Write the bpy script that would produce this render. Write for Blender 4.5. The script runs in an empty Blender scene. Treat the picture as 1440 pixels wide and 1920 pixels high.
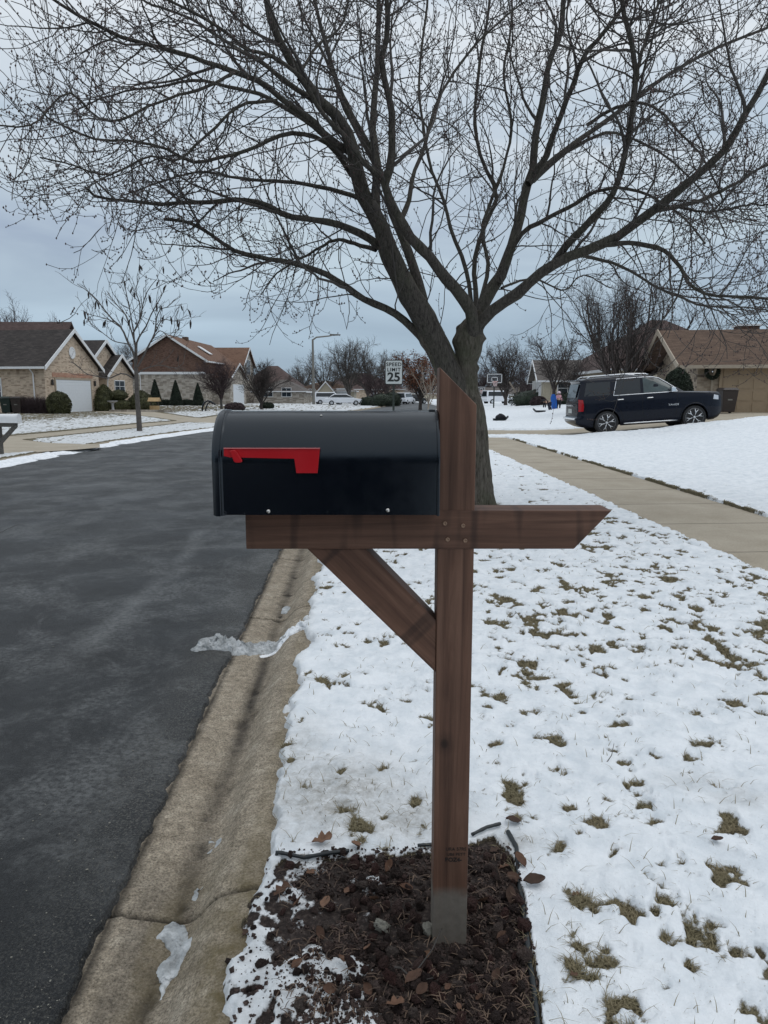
import bpy, bmesh, math, random
import numpy as np
from mathutils import Vector, Matrix
SC = bpy.context.scene
COL = SC.collection
RNG = np.random.default_rng(7)
random.seed(7)
# ------------------------------------------------------------------ camera
F = 1387.0; CZ = 1.44; PITCH = math.radians(9.01)
cp, sp_ = math.cos(PITCH), math.sin(PITCH)
def ray(px, py):
    u = (px-720.0)/F; v = (960.0-py)/F
    return (u, cp+v*sp_, -sp_+v*cp)
def W(px, py, D):
    r = ray(px, py); s = D/r[1]
    return Vector((r[0]*s, D, CZ+r[2]*s))
def G(px, py, z=0.0):
    r = ray(px, py); s = (z-CZ)/r[2]
    return Vector((r[0]*s, r[1]*s, z))
cam = bpy.data.cameras.new('camera'); camo = bpy.data.objects.new('camera', cam); COL.objects.link(camo)
camo.location = (0, 0, CZ); camo.rotation_euler = (math.radians(90)-PITCH, 0, 0)
cam.sensor_fit = 'VERTICAL'; cam.sensor_height = 36; cam.sensor_width = 27; cam.lens = 36*F/1920
cam.clip_start = 0.05; cam.clip_end = 4000
SC.camera = camo
SC.render.resolution_x = 768; SC.render.resolution_y = 1024
SC.view_settings.view_transform = 'Standard'
try: SC.view_settings.look = 'None'
except Exception: pass
SC.view_settings.exposure = 0.0; SC.view_settings.gamma = 1
# ------------------------------------------------------------------ noise
def _h(ix, iy, seed):
    n = (ix.astype(np.int64)*374761393 + iy.astype(np.int64)*668265263 + seed*1274126177) & 0xffffffff
    n = ((n ^ (n >> 13))*1274126177) & 0xffffffff
    n = (n ^ (n >> 16)) & 0xffffffff
    return n.astype(np.float64)/4294967295.0
def vn(x, y, seed=0):
    x = np.asarray(x, dtype=np.float64); y = np.asarray(y, dtype=np.float64)
    ix = np.floor(x); iy = np.floor(y); fx = x-ix; fy = y-iy
    fx = fx*fx*fx*(fx*(fx*6-15)+10); fy = fy*fy*fy*(fy*(fy*6-15)+10)
    ix = ix.astype(np.int64); iy = iy.astype(np.int64)
    a = _h(ix, iy, seed); b = _h(ix+1, iy, seed); c = _h(ix, iy+1, seed); d = _h(ix+1, iy+1, seed)
    return (a*(1-fx)+b*fx)*(1-fy)+(c*(1-fx)+d*fx)*fy
def fbm(x, y, octv=4, seed=0, gain=0.5):
    s = 0; a = 1; t = 0; x = np.asarray(x, float); y = np.asarray(y, float)
    for i in range(octv):
        s = s+a*vn(x, y, seed+i*17); t += a; a *= gain
        x, y = (x*0.8-y*0.6)*2.03+13.7, (x*0.6+y*0.8)*2.03-7.1
    return s/t
def S(t):
    t = np.clip(t, 0, 1); return t*t*(3-2*t)
# ------------------------------------------------------------------ objects
def props(o, label=None, cat=None, group=None, kind=None):
    if label: o['label'] = label
    if cat: o['category'] = cat
    if group: o['group'] = group
    if kind: o['kind'] = kind
    return o
def thing(name, label, cat, loc=(0, 0, 0), rot=(0, 0, 0), group=None):
    o = bpy.data.objects.new(name, None); COL.objects.link(o)
    o.location = loc; o.rotation_euler = rot; o.empty_display_size = 0.2
    return props(o, label, cat, group)
def mk(name, V, Fs, mats=None, parent=None, smooth=False, mi=None, uv=None):
    """V (n,3); Fs list of int arrays (m,k)"""
    if isinstance(Fs, np.ndarray): Fs = [Fs]
    V = np.asarray(V, dtype=np.float32)
    Fs = [np.asarray(f, dtype=np.int32) for f in Fs if len(f)]
    me = bpy.data.meshes.new(name)
    me.vertices.add(len(V)); me.vertices.foreach_set('co', V.ravel())
    li = np.concatenate([f.ravel() for f in Fs]); cnt = np.concatenate([np.full(len(f), f.shape[1], dtype=np.int32) for f in Fs])
    st = np.concatenate([[0], np.cumsum(cnt)[:-1]]).astype(np.int32)
    me.loops.add(len(li)); me.loops.foreach_set('vertex_index', li)
    me.polygons.add(len(cnt)); me.polygons.foreach_set('loop_start', st)
    try: me.polygons.foreach_set('loop_total', cnt)
    except Exception: pass
    if mi is not None: me.polygons.foreach_set('material_index', np.asarray(mi, dtype=np.int32))
    me.polygons.foreach_set('use_smooth', np.full(len(cnt), bool(smooth)))
    if uv is not None:
        l = me.uv_layers.new(name='UVMap'); l.data.foreach_set('uv', np.asarray(uv, dtype=np.float32)[li].ravel())
    me.update(calc_edges=True)
    for m in (mats if isinstance(mats, (list, tuple)) else [mats]):
        if m is not None: me.materials.append(m)
    o = bpy.data.objects.new(name, me); COL.objects.link(o)
    if parent is not None: o.parent = parent
    return o
def attr(o, name, arr):
    a = o.data.attributes.new(name, 'FLOAT', 'POINT'); a.data.foreach_set('value', np.asarray(arr, dtype=np.float32).ravel())
def gridf(nr, nc, wrap=False):
    i = np.arange(nr-1)[:, None]*nc; j = np.arange(nc-1 if not wrap else nc)[None, :]
    j2 = (j+1) % nc
    return np.stack([i+j, i+j2, i+nc+j2, i+nc+j], -1).reshape(-1, 4)
class MB:
    def __init__(s): s.v = []; s.f = []; s.m = []; s.cm = 0
    def add(s, vs, fs):
        b = len(s.v); s.v += [tuple(v) for v in vs]; s.f += [tuple(b+i for i in f) for f in fs]; s.m += [s.cm]*len(fs); return s
    def mat(s, i): s.cm = i; return s
    def box(s, x0, x1, y0, y1, z0, z1):
        v = [(x0, y0, z0), (x1, y0, z0), (x1, y1, z0), (x0, y1, z0), (x0, y0, z1), (x1, y0, z1), (x1, y1, z1), (x0, y1, z1)]
        return s.add(v, [(0, 3, 2, 1), (4, 5, 6, 7), (0, 1, 5, 4), (1, 2, 6, 5), (2, 3, 7, 6), (3, 0, 4, 7)])
    def prism(s, poly, axis, a, b):
        """poly: 2D points in the other two axes (cyclic order), extruded along axis from a to b"""
        def P(p, t):
            if axis == 0: return (t, p[0], p[1])
            if axis == 1: return (p[0], t, p[1])
            return (p[0], p[1], t)
        n = len(poly); v = [P(p, a) for p in poly]+[P(p, b) for p in poly]
        return s.add(v, [tuple(range(n))[::-1], tuple(range(n, 2*n))]+[(i, (i+1) % n, n+(i+1) % n, n+i) for i in range(n)])
    def hull(s, a, b):
        """two matching polygons joined"""
        n = len(a)
        return s.add(list(a)+list(b), [tuple(range(n))[::-1], tuple(range(n, 2*n))]+[(i, (i+1) % n, n+(i+1) % n, n+i) for i in range(n)])
    def tube(s, pts, r, n=8, cap=True):
        pts = [Vector(p) for p in pts]; N = len(pts)
        rs = r if isinstance(r, (list, tuple)) else [r]*N
        vs = []; prev = None
        for i, p in enumerate(pts):
            t = (pts[min(i+1, N-1)]-pts[max(i-1, 0)]).normalized()
            if prev is None:
                ref = Vector((0, 0, 1)) if abs(t.z) < .9 else Vector((1, 0, 0)); u = t.cross(ref).normalized()
            else: u = (prev-t*prev.dot(t)).normalized()
            prev = u; w = t.cross(u)
            for k in range(n):
                a = 2*math.pi*k/n; vs.append(p+(u*math.cos(a)+w*math.sin(a))*rs[i])
        fs = [(i*n+k, i*n+(k+1) % n, (i+1)*n+(k+1) % n, (i+1)*n+k) for i in range(N-1) for k in range(n)]
        if cap: fs += [tuple(range(n))[::-1], tuple(range((N-1)*n, N*n))]
        return s.add(vs, fs)
    def lathe(s, prof, c=(0, 0, 0), n=16, axis=2):
        vs = []
        for r, z in prof:
            for k in range(n):
                a = 2*math.pi*k/n; p = [r*math.cos(a), r*math.sin(a), z]
                if axis == 1: p = [p[0], z, p[1]]
                if axis == 0: p = [z, p[0], p[1]]
                vs.append((c[0]+p[0], c[1]+p[1], c[2]+p[2]))
        N = len(prof)
        fs = [(i*n+k, i*n+(k+1) % n, (i+1)*n+(k+1) % n, (i+1)*n+k) for i in range(N-1) for k in range(n)]
        fs += [tuple(range(n))[::-1], tuple(range((N-1)*n, N*n))]
        return s.add(vs, fs)
    def build(s, name, mats=None, parent=None, smooth=False, bevel=0):
        me = bpy.data.meshes.new(name); me.from_pydata(s.v, [], s.f)
        bm = bmesh.new(); bm.from_mesh(me); bmesh.ops.recalc_face_normals(bm, faces=bm.faces)
        if bevel: bmesh.ops.bevel(bm, geom=[e for e in bm.edges if len(e.link_faces) == 2 and e.calc_face_angle(0) > .5], offset=bevel, segments=2, affect='EDGES', profile=.5)
        uvl = bm.loops.layers.uv.new('UVMap')
        for f in bm.faces:
            nn = f.normal
            if abs(nn.z) > .95: t = Vector((1, 0, 0)); w = Vector((0, 1, 0))
            else:
                t = Vector((-nn.y, nn.x, 0)).normalized(); w = nn.cross(t)
                if w.z < 0: w = -w
            for l in f.loops: l[uvl].uv = (l.vert.co.dot(t), l.vert.co.dot(w))
        bm.to_mesh(me); bm.free()
        if not bevel:
            for p, k in zip(me.polygons, s.m): p.material_index = k
        if smooth: me.shade_smooth()
        for m in (mats if isinstance(mats, (list, tuple)) else [mats]):
            if m is not None: me.materials.append(m)
        o = bpy.data.objects.new(name, me); COL.objects.link(o)
        if parent is not None: o.parent = parent
        return o
def smooth_by_angle(o, ang=40):
    me = o.data; me.shade_smooth()
    bm = bmesh.new(); bm.from_mesh(me)
    for e in bm.edges:
        if len(e.link_faces) != 2 or e.calc_face_angle(0) > math.radians(ang): e.smooth = False
    bm.to_mesh(me); bm.free(); return o
def text_mesh(name, body, size, mat, parent, loc, rot=(0, 0, 0), extrude=.0006, offset=0.0, sx=1.0, space=1.0, ax='CENTER'):
    cu = bpy.data.curves.new(name, 'FONT'); cu.body = body; cu.size = size; cu.extrude = extrude; cu.offset = offset
    cu.align_x = ax; cu.align_y = 'CENTER'; cu.space_character = space
    t = bpy.data.objects.new('tmp', cu); COL.objects.link(t)
    dg = bpy.context.evaluated_depsgraph_get(); me = bpy.data.meshes.new_from_object(t.evaluated_get(dg))
    bpy.data.objects.remove(t); me.materials.clear(); me.materials.append(mat)
    o = bpy.data.objects.new(name, me); COL.objects.link(o); o.parent = parent
    o.location = loc; o.rotation_euler = rot; o.scale = (sx, 1, 1); return o
# ------------------------------------------------------------------ materials
class NT:
    def __init__(s, name, rough=.6, spec=.5, metal=0.0):
        s.m = bpy.data.materials.new(name); s.m.use_nodes = True; s.t = s.m.node_tree; s.t.nodes.clear()
        s.out = s.n('ShaderNodeOutputMaterial'); s.b = s.n('ShaderNodeBsdfPrincipled')
        s.t.links.new(s.b.outputs[0], s.out.inputs[0])
        s.b.inputs['Roughness'].default_value = rough; s.b.inputs['Metallic'].default_value = metal
        s.b.inputs['Specular IOR Level'].default_value = spec
    def n(s, k, **kw):
        nd = s.t.nodes.new(k)
        for a, b in kw.items(): setattr(nd, a, b)
        return nd
    def put(s, sock, v):
        if isinstance(v, bpy.types.NodeSocket): s.t.links.new(v, sock)
        elif isinstance(v, (tuple, list)): sock.default_value = tuple(v)+((1,) if len(v) == 3 and len(sock.default_value) == 4 else ())
        else:
            try: sock.default_value = v
            except Exception: sock.default_value = (v, v, v, 1)[:len(sock.default_value)]
    def co(s, kind='Object', scale=(1, 1, 1), rot=(0, 0, 0)):
        tc = s.n('ShaderNodeTexCoord'); mp = s.n('ShaderNodeMapping')
        s.t.links.new(tc.outputs[kind], mp.inputs[0]); mp.inputs['Scale'].default_value = scale; mp.inputs['Rotation'].default_value = rot
        return mp.outputs[0]
    def noise(s, vec, scale, detail=4, rough=.55, dist=0):
        k = s.n('ShaderNodeTexNoise'); s.put(k.inputs['Vector'], vec); k.inputs['Scale'].default_value = scale
        k.inputs['Detail'].default_value = detail; k.inputs['Roughness'].default_value = rough; k.inputs['Distortion'].default_value = dist
        return k.outputs[0]
    def vor(s, vec, scale, out='Distance', feature='F1'):
        k = s.n('ShaderNodeTexVoronoi'); k.feature = feature; s.put(k.inputs['Vector'], vec); k.inputs['Scale'].default_value = scale; return k.outputs[out]
    def ramp(s, fac, stops):
        k = s.n('ShaderNodeValToRGB'); s.put(k.inputs[0], fac); e = k.color_ramp.elements
        while len(e) < len(stops): e.new(.5)
        for q, (p, c) in zip(e, stops):
            q.position = p; q.color = (c[0], c[1], c[2], 1) if isinstance(c, (tuple, list)) else (c, c, c, 1)
        return k.outputs[0]
    def mix(s, f, a, b, mode='MIX'):
        k = s.n('ShaderNodeMix', data_type='RGBA', blend_type=mode)
        s.put(k.inputs[0], f); s.put(k.inputs[6], a); s.put(k.inputs[7], b); return k.outputs[2]
    def math(s, op, a, b=0.0, c=None):
        k = s.n('ShaderNodeMath', operation=op); s.put(k.inputs[0], a); s.put(k.inputs[1], b)
        if c is not None: s.put(k.inputs[2], c)
        return k.outputs[0]
    def attr(s, name):
        k = s.n('ShaderNodeAttribute', attribute_name=name); return k.outputs['Fac']
    def col(s, v): s.put(s.b.inputs['Base Color'], v); return s
    def rgh(s, v): s.put(s.b.inputs['Roughness'], v); return s
    def bump(s, h, strength=.5, dist=.01):
        k = s.n('ShaderNodeBump'); s.put(k.inputs['Height'], h); k.inputs['Strength'].default_value = strength; k.inputs['Distance'].default_value = dist
        s.t.links.new(k.outputs[0], s.b.inputs['Normal']); return s
def simple(name, c, rough=.6, metal=0, spec=.5, var=.12, scale=8, coat=0):
    t = NT(name, rough, spec, metal); v = t.co()
    nz = t.noise(v, scale, 4)
    lo = tuple(x*(1-var) for x in c); hi = tuple(min(1, x*(1+var)) for x in c)
    t.col(t.ramp(nz, [(.3, lo), (.7, hi)]))
    t.rgh(t.ramp(t.noise(v, scale*2.3, 3), [(.3, max(0, rough-.05)), (.7, min(1, rough+.05))]))
    if coat: t.b.inputs['Coat Weight'].default_value = coat; t.b.inputs['Coat Roughness'].default_value = .06
    return t.m
def brick(name, c1, c2, mortar, bw=.22, bh=.075, c3=None, amt=.5):
    t = NT(name, .85, .2); v = t.co('UV')
    k = t.n('ShaderNodeTexBrick'); t.put(k.inputs['Vector'], v); k.inputs['Scale'].default_value = 1
    k.inputs['Color1'].default_value = (*c1, 1); k.inputs['Color2'].default_value = (*c2, 1); k.inputs['Mortar'].default_value = (*mortar, 1)
    k.inputs['Brick Width'].default_value = bw; k.inputs['Row Height'].default_value = bh; k.inputs['Mortar Size'].default_value = .008; k.inputs['Bias'].default_value = 0
    nz = t.noise(v, 2.5, 5, .7); w = t.n('ShaderNodeTexWhiteNoise')
    vq = t.n('ShaderNodeVectorMath', operation='SNAP'); t.put(vq.inputs[0], v); vq.inputs[1].default_value = (bw, bh, 1)
    t.put(w.inputs['Vector'], vq.outputs[0])
    c = t.mix(t.ramp(w.outputs['Value'], [(amt, 0), (amt+.1, .75)]), k.outputs[0], c3 or c2)
    t.col(t.mix(.5, c, t.ramp(nz, [(.3, .35), (.7, .75)]), 'OVERLAY')); t.bump(k.outputs['Fac'], -.3, .01)
    return t.m
def shingle(name, c1, c2):
    t = NT(name, .9, .2); v = t.co('UV')
    k = t.n('ShaderNodeTexBrick'); t.put(k.inputs['Vector'], v); k.inputs['Scale'].default_value = 1
    k.inputs['Color1'].default_value = (*c1, 1); k.inputs['Color2'].default_value = (*c2, 1); k.inputs['Mortar'].default_value = tuple(x*.6 for x in c1)+(1,)
    k.inputs['Brick Width'].default_value = .3; k.inputs['Row Height'].default_value = .14; k.inputs['Mortar Size'].default_value = .006
    nz = t.noise(v, 1.2, 6, .7)
    t.col(t.mix(.6, k.outputs[0], t.ramp(nz, [(.3, .35), (.7, .7)]), 'OVERLAY')); t.bump(k.outputs['Fac'], -.4, .01)
    return t.m
def bark(name, c1, c2, sc=1.0, green=0.0):
    t = NT(name, .9, .2); v = t.co('Object', (sc*9, sc*9, sc*2.2)); v2 = t.co('Object', (sc, sc, sc))
    n1 = t.noise(v, 3, 7, .7, .8); n2 = t.noise(v2, 2.5, 4)
    c = t.ramp(n1, [(.34, tuple(x*.32 for x in c1)), (.47, c1), (.7, c2)])
    if green: c = t.mix(t.ramp(n2, [(.45, 0), (.7, green)]), c, (.075, .085, .05))
    t.col(c); t.bump(n1, .9, .03/sc); return t.m
def wood(name, axis, c1, c2, c3):
    t = NT(name, .6, .35)
    sc = [42, 42, 42]; sc[axis] = 1.6; v = t.co('Object', tuple(sc)); sc2 = [9, 9, 9]; sc2[axis] = .8; v2 = t.co('Object', tuple(sc2)); v3 = t.co('Object')
    g = t.noise(v, 1, 6, .65, .6); g2 = t.noise(v2, 1, 5, .6, 1.2); b = t.noise(v3, 6, 4)
    c = t.ramp(g, [(.32, c1), (.5, c2), (.72, c3)])
    c = t.mix(.55, c, t.ramp(g2, [(.3, .3), (.7, .72)]), 'OVERLAY')
    c = t.mix(.35, c, t.ramp(b, [(.3, .33), (.7, .68)]), 'OVERLAY')
    return t, c, g, v3
M = {}
def wood_mats():
    c1, c2, c3 = (.064, .031, .020), (.112, .056, .036), (.165, .090, .060)
    for nm, ax in (('wx', 0), ('wz', 2)):
        t, c, g, v = wood('stained_wood_'+nm, ax, c1, c2, c3)
        sx = t.n('ShaderNodeSeparateXYZ'); t.put(sx.inputs[0], v)
        if nm == 'wz':
            # bare concrete-grey foot of the post, ragged upper edge; knot
            edge = t.math('ADD', sx.outputs[2], t.math('MULTIPLY', t.noise(v, 9, 4), .05))
            dirt = t.ramp(edge, [(.155, 1), (.19, 0)])
            c = t.mix(t.math('MULTIPLY', dirt, .85), c, t.mix(t.noise(v, 60, 5), (.10, .09, .075), (.20, .185, .16)))
            kn = t.n('ShaderNodeVectorMath', operation='DISTANCE'); kv = t.n('ShaderNodeMapping'); t.put(kv.inputs[0], v); kv.inputs['Scale'].default_value = (1, 0, .75)
            t.put(kn.inputs[0], kv.outputs[0]); kn.inputs[1].default_value = (-.0205, 0, .566*.75)
            c = t.mix(t.ramp(kn.outputs['Value'], [(.006, .85), (.012, .35), (.03, 0)]), c, (.012, .006, .004))
        else:
            st = t.noise(t.co('Object', (14, 1, 2)), 1, 2)
            c = t.mix(t.ramp(st, [(.56, 0), (.64, .55)]), c, (.018, .010, .008))
        t.col(c); t.bump(g, .35, .002); M[nm] = t.m
wood_mats()
def gen_mats():
    # mailbox paint
    t = NT('black_enamel', .2, .5); v = t.co()
    t.col((.0022, .0034, .0065)); t.rgh(t.ramp(t.noise(v, 22, 5, .7), [(.3, .14), (.7, .24)])); t.bump(t.noise(v, 5, 2), .16, .006); t.b.inputs['Specular Tint'].default_value = (.82, .92, 1, 1); M['black'] = t.m
    M['red'] = simple('red_plastic', (.42, .004, .010), .35, var=.08)
    M['redl'] = simple('pale_red_edge', (.62, .20, .20), .4)  # paler red for the strip along the flag's top
    M['steel'] = simple('zinc_screw', (.6, .58, .55), .28, 1.0)
    M['bronze'] = simple('bronze_screw', (.26, .17, .115), .5, .3)
    M['plastic'] = simple('black_plastic', (.012, .016, .018), .4)
    M['dark'] = simple('dark_void', (.006, .006, .007), .8)
    M['white'] = simple('white_paint', (.72, .73, .74), .5, var=.05)
    M['beige'] = simple('beige_trim', (.36, .30, .23), .6, var=.06)
    M['tan'] = simple('tan_garage_paint', (.34, .25, .16), .6, var=.05)
    M['garwhite'] = simple('white_garage_paint', (.70, .73, .76), .5, var=.04)
    M['glass'] = simple('window_glass', (.03, .04, .05), .08, var=.2, scale=1)
    M['brick'] = brick('beige_brick', (.56, .44, .33), (.44, .34, .255), (.50, .43, .35), c3=(.27, .20, .15), amt=.78)
    M['brickr'] = brick('pinkish_brick', (.42, .22, .15), (.36, .19, .13), (.42, .37, .31))
    M['brickb'] = brick('brown_brick', (.145, .082, .060), (.108, .062, .047), (.17, .12, .095), c3=(.085, .045, .035), amt=.7)
    M['stone'] = brick('mottled_stone', (.40, .33, .25), (.26, .20, .15), (.34, .29, .23), .30, .10, (.07, .05, .04), .78)
    M['stonel'] = brick('pale_stone', (.42, .38, .33), (.28, .25, .21), (.36, .33, .3), .45, .16, (.2, .17, .14), .6)
    M['shg'] = shingle('dark_grey_shingle', (.034, .030, .029), (.058, .050, .047))
    M['shb'] = shingle('red_brown_shingle', (.135, .078, .055), (.175, .105, .074))
    M['sht'] = shingle('brown_shingle', (.085, .055, .040), (.125, .083, .06))
    M['shd'] = shingle('dusky_brown_shingle', (.075, .052, .048), (.10, .07, .065))
    M['shm'] = shingle('grey_shingle', (.10, .09, .085), (.14, .125, .115))
    M['siding'] = simple('pale_siding', (.42, .37, .28), .6)
    M['paint'] = simple('navy_car_paint', (.004, .006, .013), .22, spec=.2, coat=.12, var=.1)
    M['whitecar'] = simple('white_car_paint', (.72, .74, .78), .3, coat=.6, var=.03)
    M['chrome'] = simple('chrome', (.75, .76, .78), .12, 1.0, var=.03)
    M['alloy'] = simple('alloy', (.6, .61, .63), .28, .9, var=.05)
    M['tyre'] = simple('rubber', (.018, .018, .019), .8)
    M['tail'] = simple('tail_lens', (.30, .008, .012), .15)
    M['lens'] = simple('clear_lens', (.55, .57, .60), .12, .3)
    M['cglass'] = simple('car_glass', (.012, .016, .020), .05, var=.1)
    M['cglassl'] = simple('clear_car_glass', (.045, .065, .068), .05, var=.3, scale=3)
    M['pole'] = simple('galvanised_pole', (.20, .19, .17), .5, .4)
    M['signw'] = simple('sign_white', (.50, .53, .52), .45, var=.04)
    M['signk'] = simple('sign_black', (.012, .015, .015), .5)
    M['sgreen'] = simple('sign_post_green', (.02, .028, .022), .6)
    M['binb'] = simple('brown_bin', (.030, .021, .018), .45)
    M['bing'] = simple('green_bin', (.008, .020, .016), .45)
    M['oldwood'] = simple('weathered_grey_wood', (.085, .08, .072), .85, var=.35, scale=20)
    M['bark'] = bark('maple_bark', (.078, .068, .056), (.155, .138, .115), 1.2, .5)
    M['limbbark'] = bark('limb_bark', (.058, .052, .046), (.11, .10, .088), 1.6, .25)
    M['twig'] = simple('twig_bark', (.052, .046, .042), .8, var=.35, scale=6)
    M['bud'] = simple('red_bud', (.050, .022, .020), .6, var=.3)
    M['barkg'] = simple('grey_twig', (.085, .075, .068), .85, var=.3)
    M['barkd'] = simple('dark_twig', (.050, .040, .036), .85, var=.3)
    M['barkp'] = simple('purple_twig', (.058, .038, .040), .85, var=.3)
    M['barkl'] = simple('pale_bark', (.26, .22, .18), .85, var=.2)
    M['shred'] = simple('dry_shred', (.10, .066, .045), .85, var=.6, scale=40)
    M['oakleaf'] = simple('rust_oak_leaf', (.15, .058, .028), .8, var=.4, scale=3)
    M['pod'] = simple('seed_pod', (.018, .012, .010), .7)
    M['yew'] = simple('evergreen_leaf', (.016, .026, .014), .75, var=.5, scale=3)
    M['yewl'] = simple('olive_evergreen_leaf', (.060, .062, .024), .75, var=.5, scale=3)
    M['birdbath'] = simple('grey_cast_stone', (.33, .33, .34), .7)
    M['straw'] = simple('straw_roof', (.38, .26, .13), .8)
    M['brass'] = simple('lamp_metal', (.03, .026, .022), .5)
    # lava rock
    t = NT('lava_rock', .9, .25); v = t.co('Object'); oi = t.n('ShaderNodeObjectInfo')
    base = t.ramp(oi.outputs['Random'], [(0, (.06, .036, .034)), (.4, (.11, .078, .068)), (.7, (.16, .075, .065)), (1, (.26, .21, .185))])
    n1 = t.noise(v, 2.6, 6, .8)
    t.col(t.mix(1, base, t.ramp(n1, [(.35, .35), (.5, .75), (.68, 1)]), 'MULTIPLY')); t.bump(n1, 1, .25); M['rock'] = t.m
    t = NT('pale_rock', .9, .25); v = t.co('Object'); n1 = t.noise(v, 30, 5); t.col(t.ramp(n1, [(.3, (.15, .14, .12)), (.7, (.30, .29, .25))])); t.bump(n1, .5, .006); M['rockp'] = t.m
    t = NT('dead_leaf', .75, .25); v = t.co('Object'); oi = t.n('ShaderNodeObjectInfo')
    base = t.ramp(oi.outputs['Random'], [(0, (.045, .028, .021)), (.5, (.095, .050, .032)), (1, (.15, .085, .055))])
    t.col(t.mix(.5, base, t.ramp(t.noise(v, 4, 4), [(.3, .3), (.7, .7)]), 'OVERLAY')); M['leaf'] = t.m
    # snow lumps
    t = NT('snow_lump', .65, .3); v = t.co('Object'); n1 = t.noise(v, 12, 5, .6); n2 = t.noise(v, 45, 4, .7)
    t.col(t.ramp(n1, [(.3, (.62, .66, .70)), (.6, (.84, .86, .89))])); t.bump(n2, .6, .01); M['snowl'] = t.m
    t = NT('grey_slush', .5, .4); v = t.co('Object'); n1 = t.noise(v, 14, 5, .7); n2 = t.noise(v, 70, 4, .7)
    t.col(t.ramp(n1, [(.3, (.20, .21, .215)), (.5, (.40, .42, .43)), (.7, (.68, .70, .72))])); t.bump(n2, .8, .01); M['slush'] = t.m
    # grass blades
    t = NT('grass_blade', .8, .2); v = t.co('Object'); n1 = t.noise(v, 9, 3); n2 = t.noise(v, 120, 2)
    t.col(t.mix(n2, t.ramp(n1, [(.35, (.15, .125, .07)), (.65, (.085, .085, .042))]), (.30, .25, .16))); M['grass'] = t.m
    # lawn + snow
    t = NT('snowy_lawn', .8, .25); v = t.co('Object')
    s = t.attr('snow'); d = t.attr('dirt'); soil = t.attr('soil')
    nf = t.noise(v, 55, 5, .7); nm_ = t.noise(v, 9, 4, .6); nl = t.noise(v, 1.5, 4)
    sf = t.math('ADD', s, t.math('MULTIPLY', t.math('SUBTRACT', nf, .5), 1.3))
    mask = t.ramp(sf, [(.36, 0), (.66, 1)])
    grass = t.mix(nf, t.ramp(nm_, [(.3, (.085, .070, .042)), (.7, (.11, .10, .055))]), (.24, .205, .13))
    soilc = t.ramp(nf, [(.3, (.010, .008, .007)), (.52, (.030, .022, .020)), (.7, (.085, .068, .058))])
    grass = t.mix(1, grass, t.ramp(t.noise(v, 170, 4, .8), [(.36, .25), (.6, 1)]), 'MULTIPLY')
    g = t.mix(soil, grass, soilc)
    snow = t.ramp(nm_, [(.3, (.62, .665, .705)), (.6, (.77, .80, .83))])
    speck = t.ramp(t.noise(v, 130, 2, .5), [(.68, 0), (.74, .35)])
    snow = t.mix(speck, snow, (.25, .20, .13))
    dn = t.math('MULTIPLY', d, t.ramp(t.noise(v, 24, 5, .75), [(.3, .15), (.68, 1)]))
    snow = t.mix(dn, snow, (.17, .15, .115))
    t.col(t.mix(mask, g, snow)); t.rgh(t.mix(mask, .9, .6))
    t.bump(t.math('ADD', t.math('MULTIPLY', nf, .5), t.noise(v, 20, 5, .65)), .5, .02); M['ground'] = t.m
    # asphalt
    t = NT('asphalt', .7, .35); v = t.co('Object')
    agg = t.vor(v, 160); n1 = t.noise(v, 260, 3, .7); n2 = t.noise(v, .9, 5, .6); n3 = t.noise(t.co('Object', (1, .8, 1)), 1.5, 9, .75, .3)
    e = t.attr('edge')
    base = t.ramp(n2, [(.3, (.042, .045, .049)), (.7, (.074, .077, .080))])
    grit = t.ramp(t.noise(v, 150, 3, .75), [(.30, .12), (.47, .38), (.60, .62), (.72, 1)])
    c = t.mix(1, base, grit, 'MULTIPLY')
    pat = t.ramp(t.noise(v, 6, 5, .7), [(.3, .62), (.7, 1)]); c = t.mix(1, c, pat, 'MULTIPLY')
    worn = t.ramp(n3, [(.46, 0), (.60, .7)])
    c = t.mix(t.math('MULTIPLY', worn, t.ramp(t.noise(v, 40, 4, .7), [(.38, .1), (.6, 1)])), c, (.165, .17, .17))
    c = t.mix(t.math('MULTIPLY', e, t.ramp(t.noise(v, 120, 4, .8), [(.50, 0), (.60, 1)])), c, (.15, .145, .13))
    stn = t.attr('streak'); c = t.mix(t.math('MULTIPLY', stn, t.ramp(t.noise(v, 30, 4, .7), [(.35, .1), (.6, 1)])), c, (.16, .165, .165))
    c = t.mix(1, c, t.ramp(t.attr('seal'), [(0, 1), (1, .55)]), 'MULTIPLY')
    t.col(c); t.rgh(t.ramp(n2, [(.3, .42), (.7, .65)])); t.bump(t.math('ADD', n1, agg), .8, .008); M['asphalt'] = t.m
    # concrete curb
    t = NT('curb_concrete', .85, .25); v = t.co('Object')
    n1 = t.noise(v, 180, 4, .7); n2 = t.noise(v, 7, 5, .65); n3 = t.vor(v, 95); st = t.attr('stain'); mo = t.attr('moss'); cr = t.attr('crack')
    c = t.ramp(n2, [(.3, (.46, .385, .29)), (.55, (.62, .53, .41)), (.75, (.76, .67, .54))])
    c = t.mix(1, c, t.ramp(t.noise(v, 130, 4, .8), [(.33, .18), (.46, .55), (.56, .78), (.68, 1)]), 'MULTIPLY')
    c = t.mix(1, c, t.ramp(t.noise(v, 28, 4, .7), [(.3, .6), (.65, 1)]), 'MULTIPLY')
    c = t.mix(t.ramp(n3, [(.16, .55), (.26, 0)]), c, (.50, .44, .35))
    sn = t.math('MULTIPLY', st, t.ramp(t.noise(v, 5, 5, .65), [(.3, .45), (.6, 1)]))
    c = t.mix(sn, c, (.040, .034, .028))
    mn = t.math('MULTIPLY', mo, t.ramp(t.noise(v, 12, 5, .65), [(.35, .35), (.6, 1)]))
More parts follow.
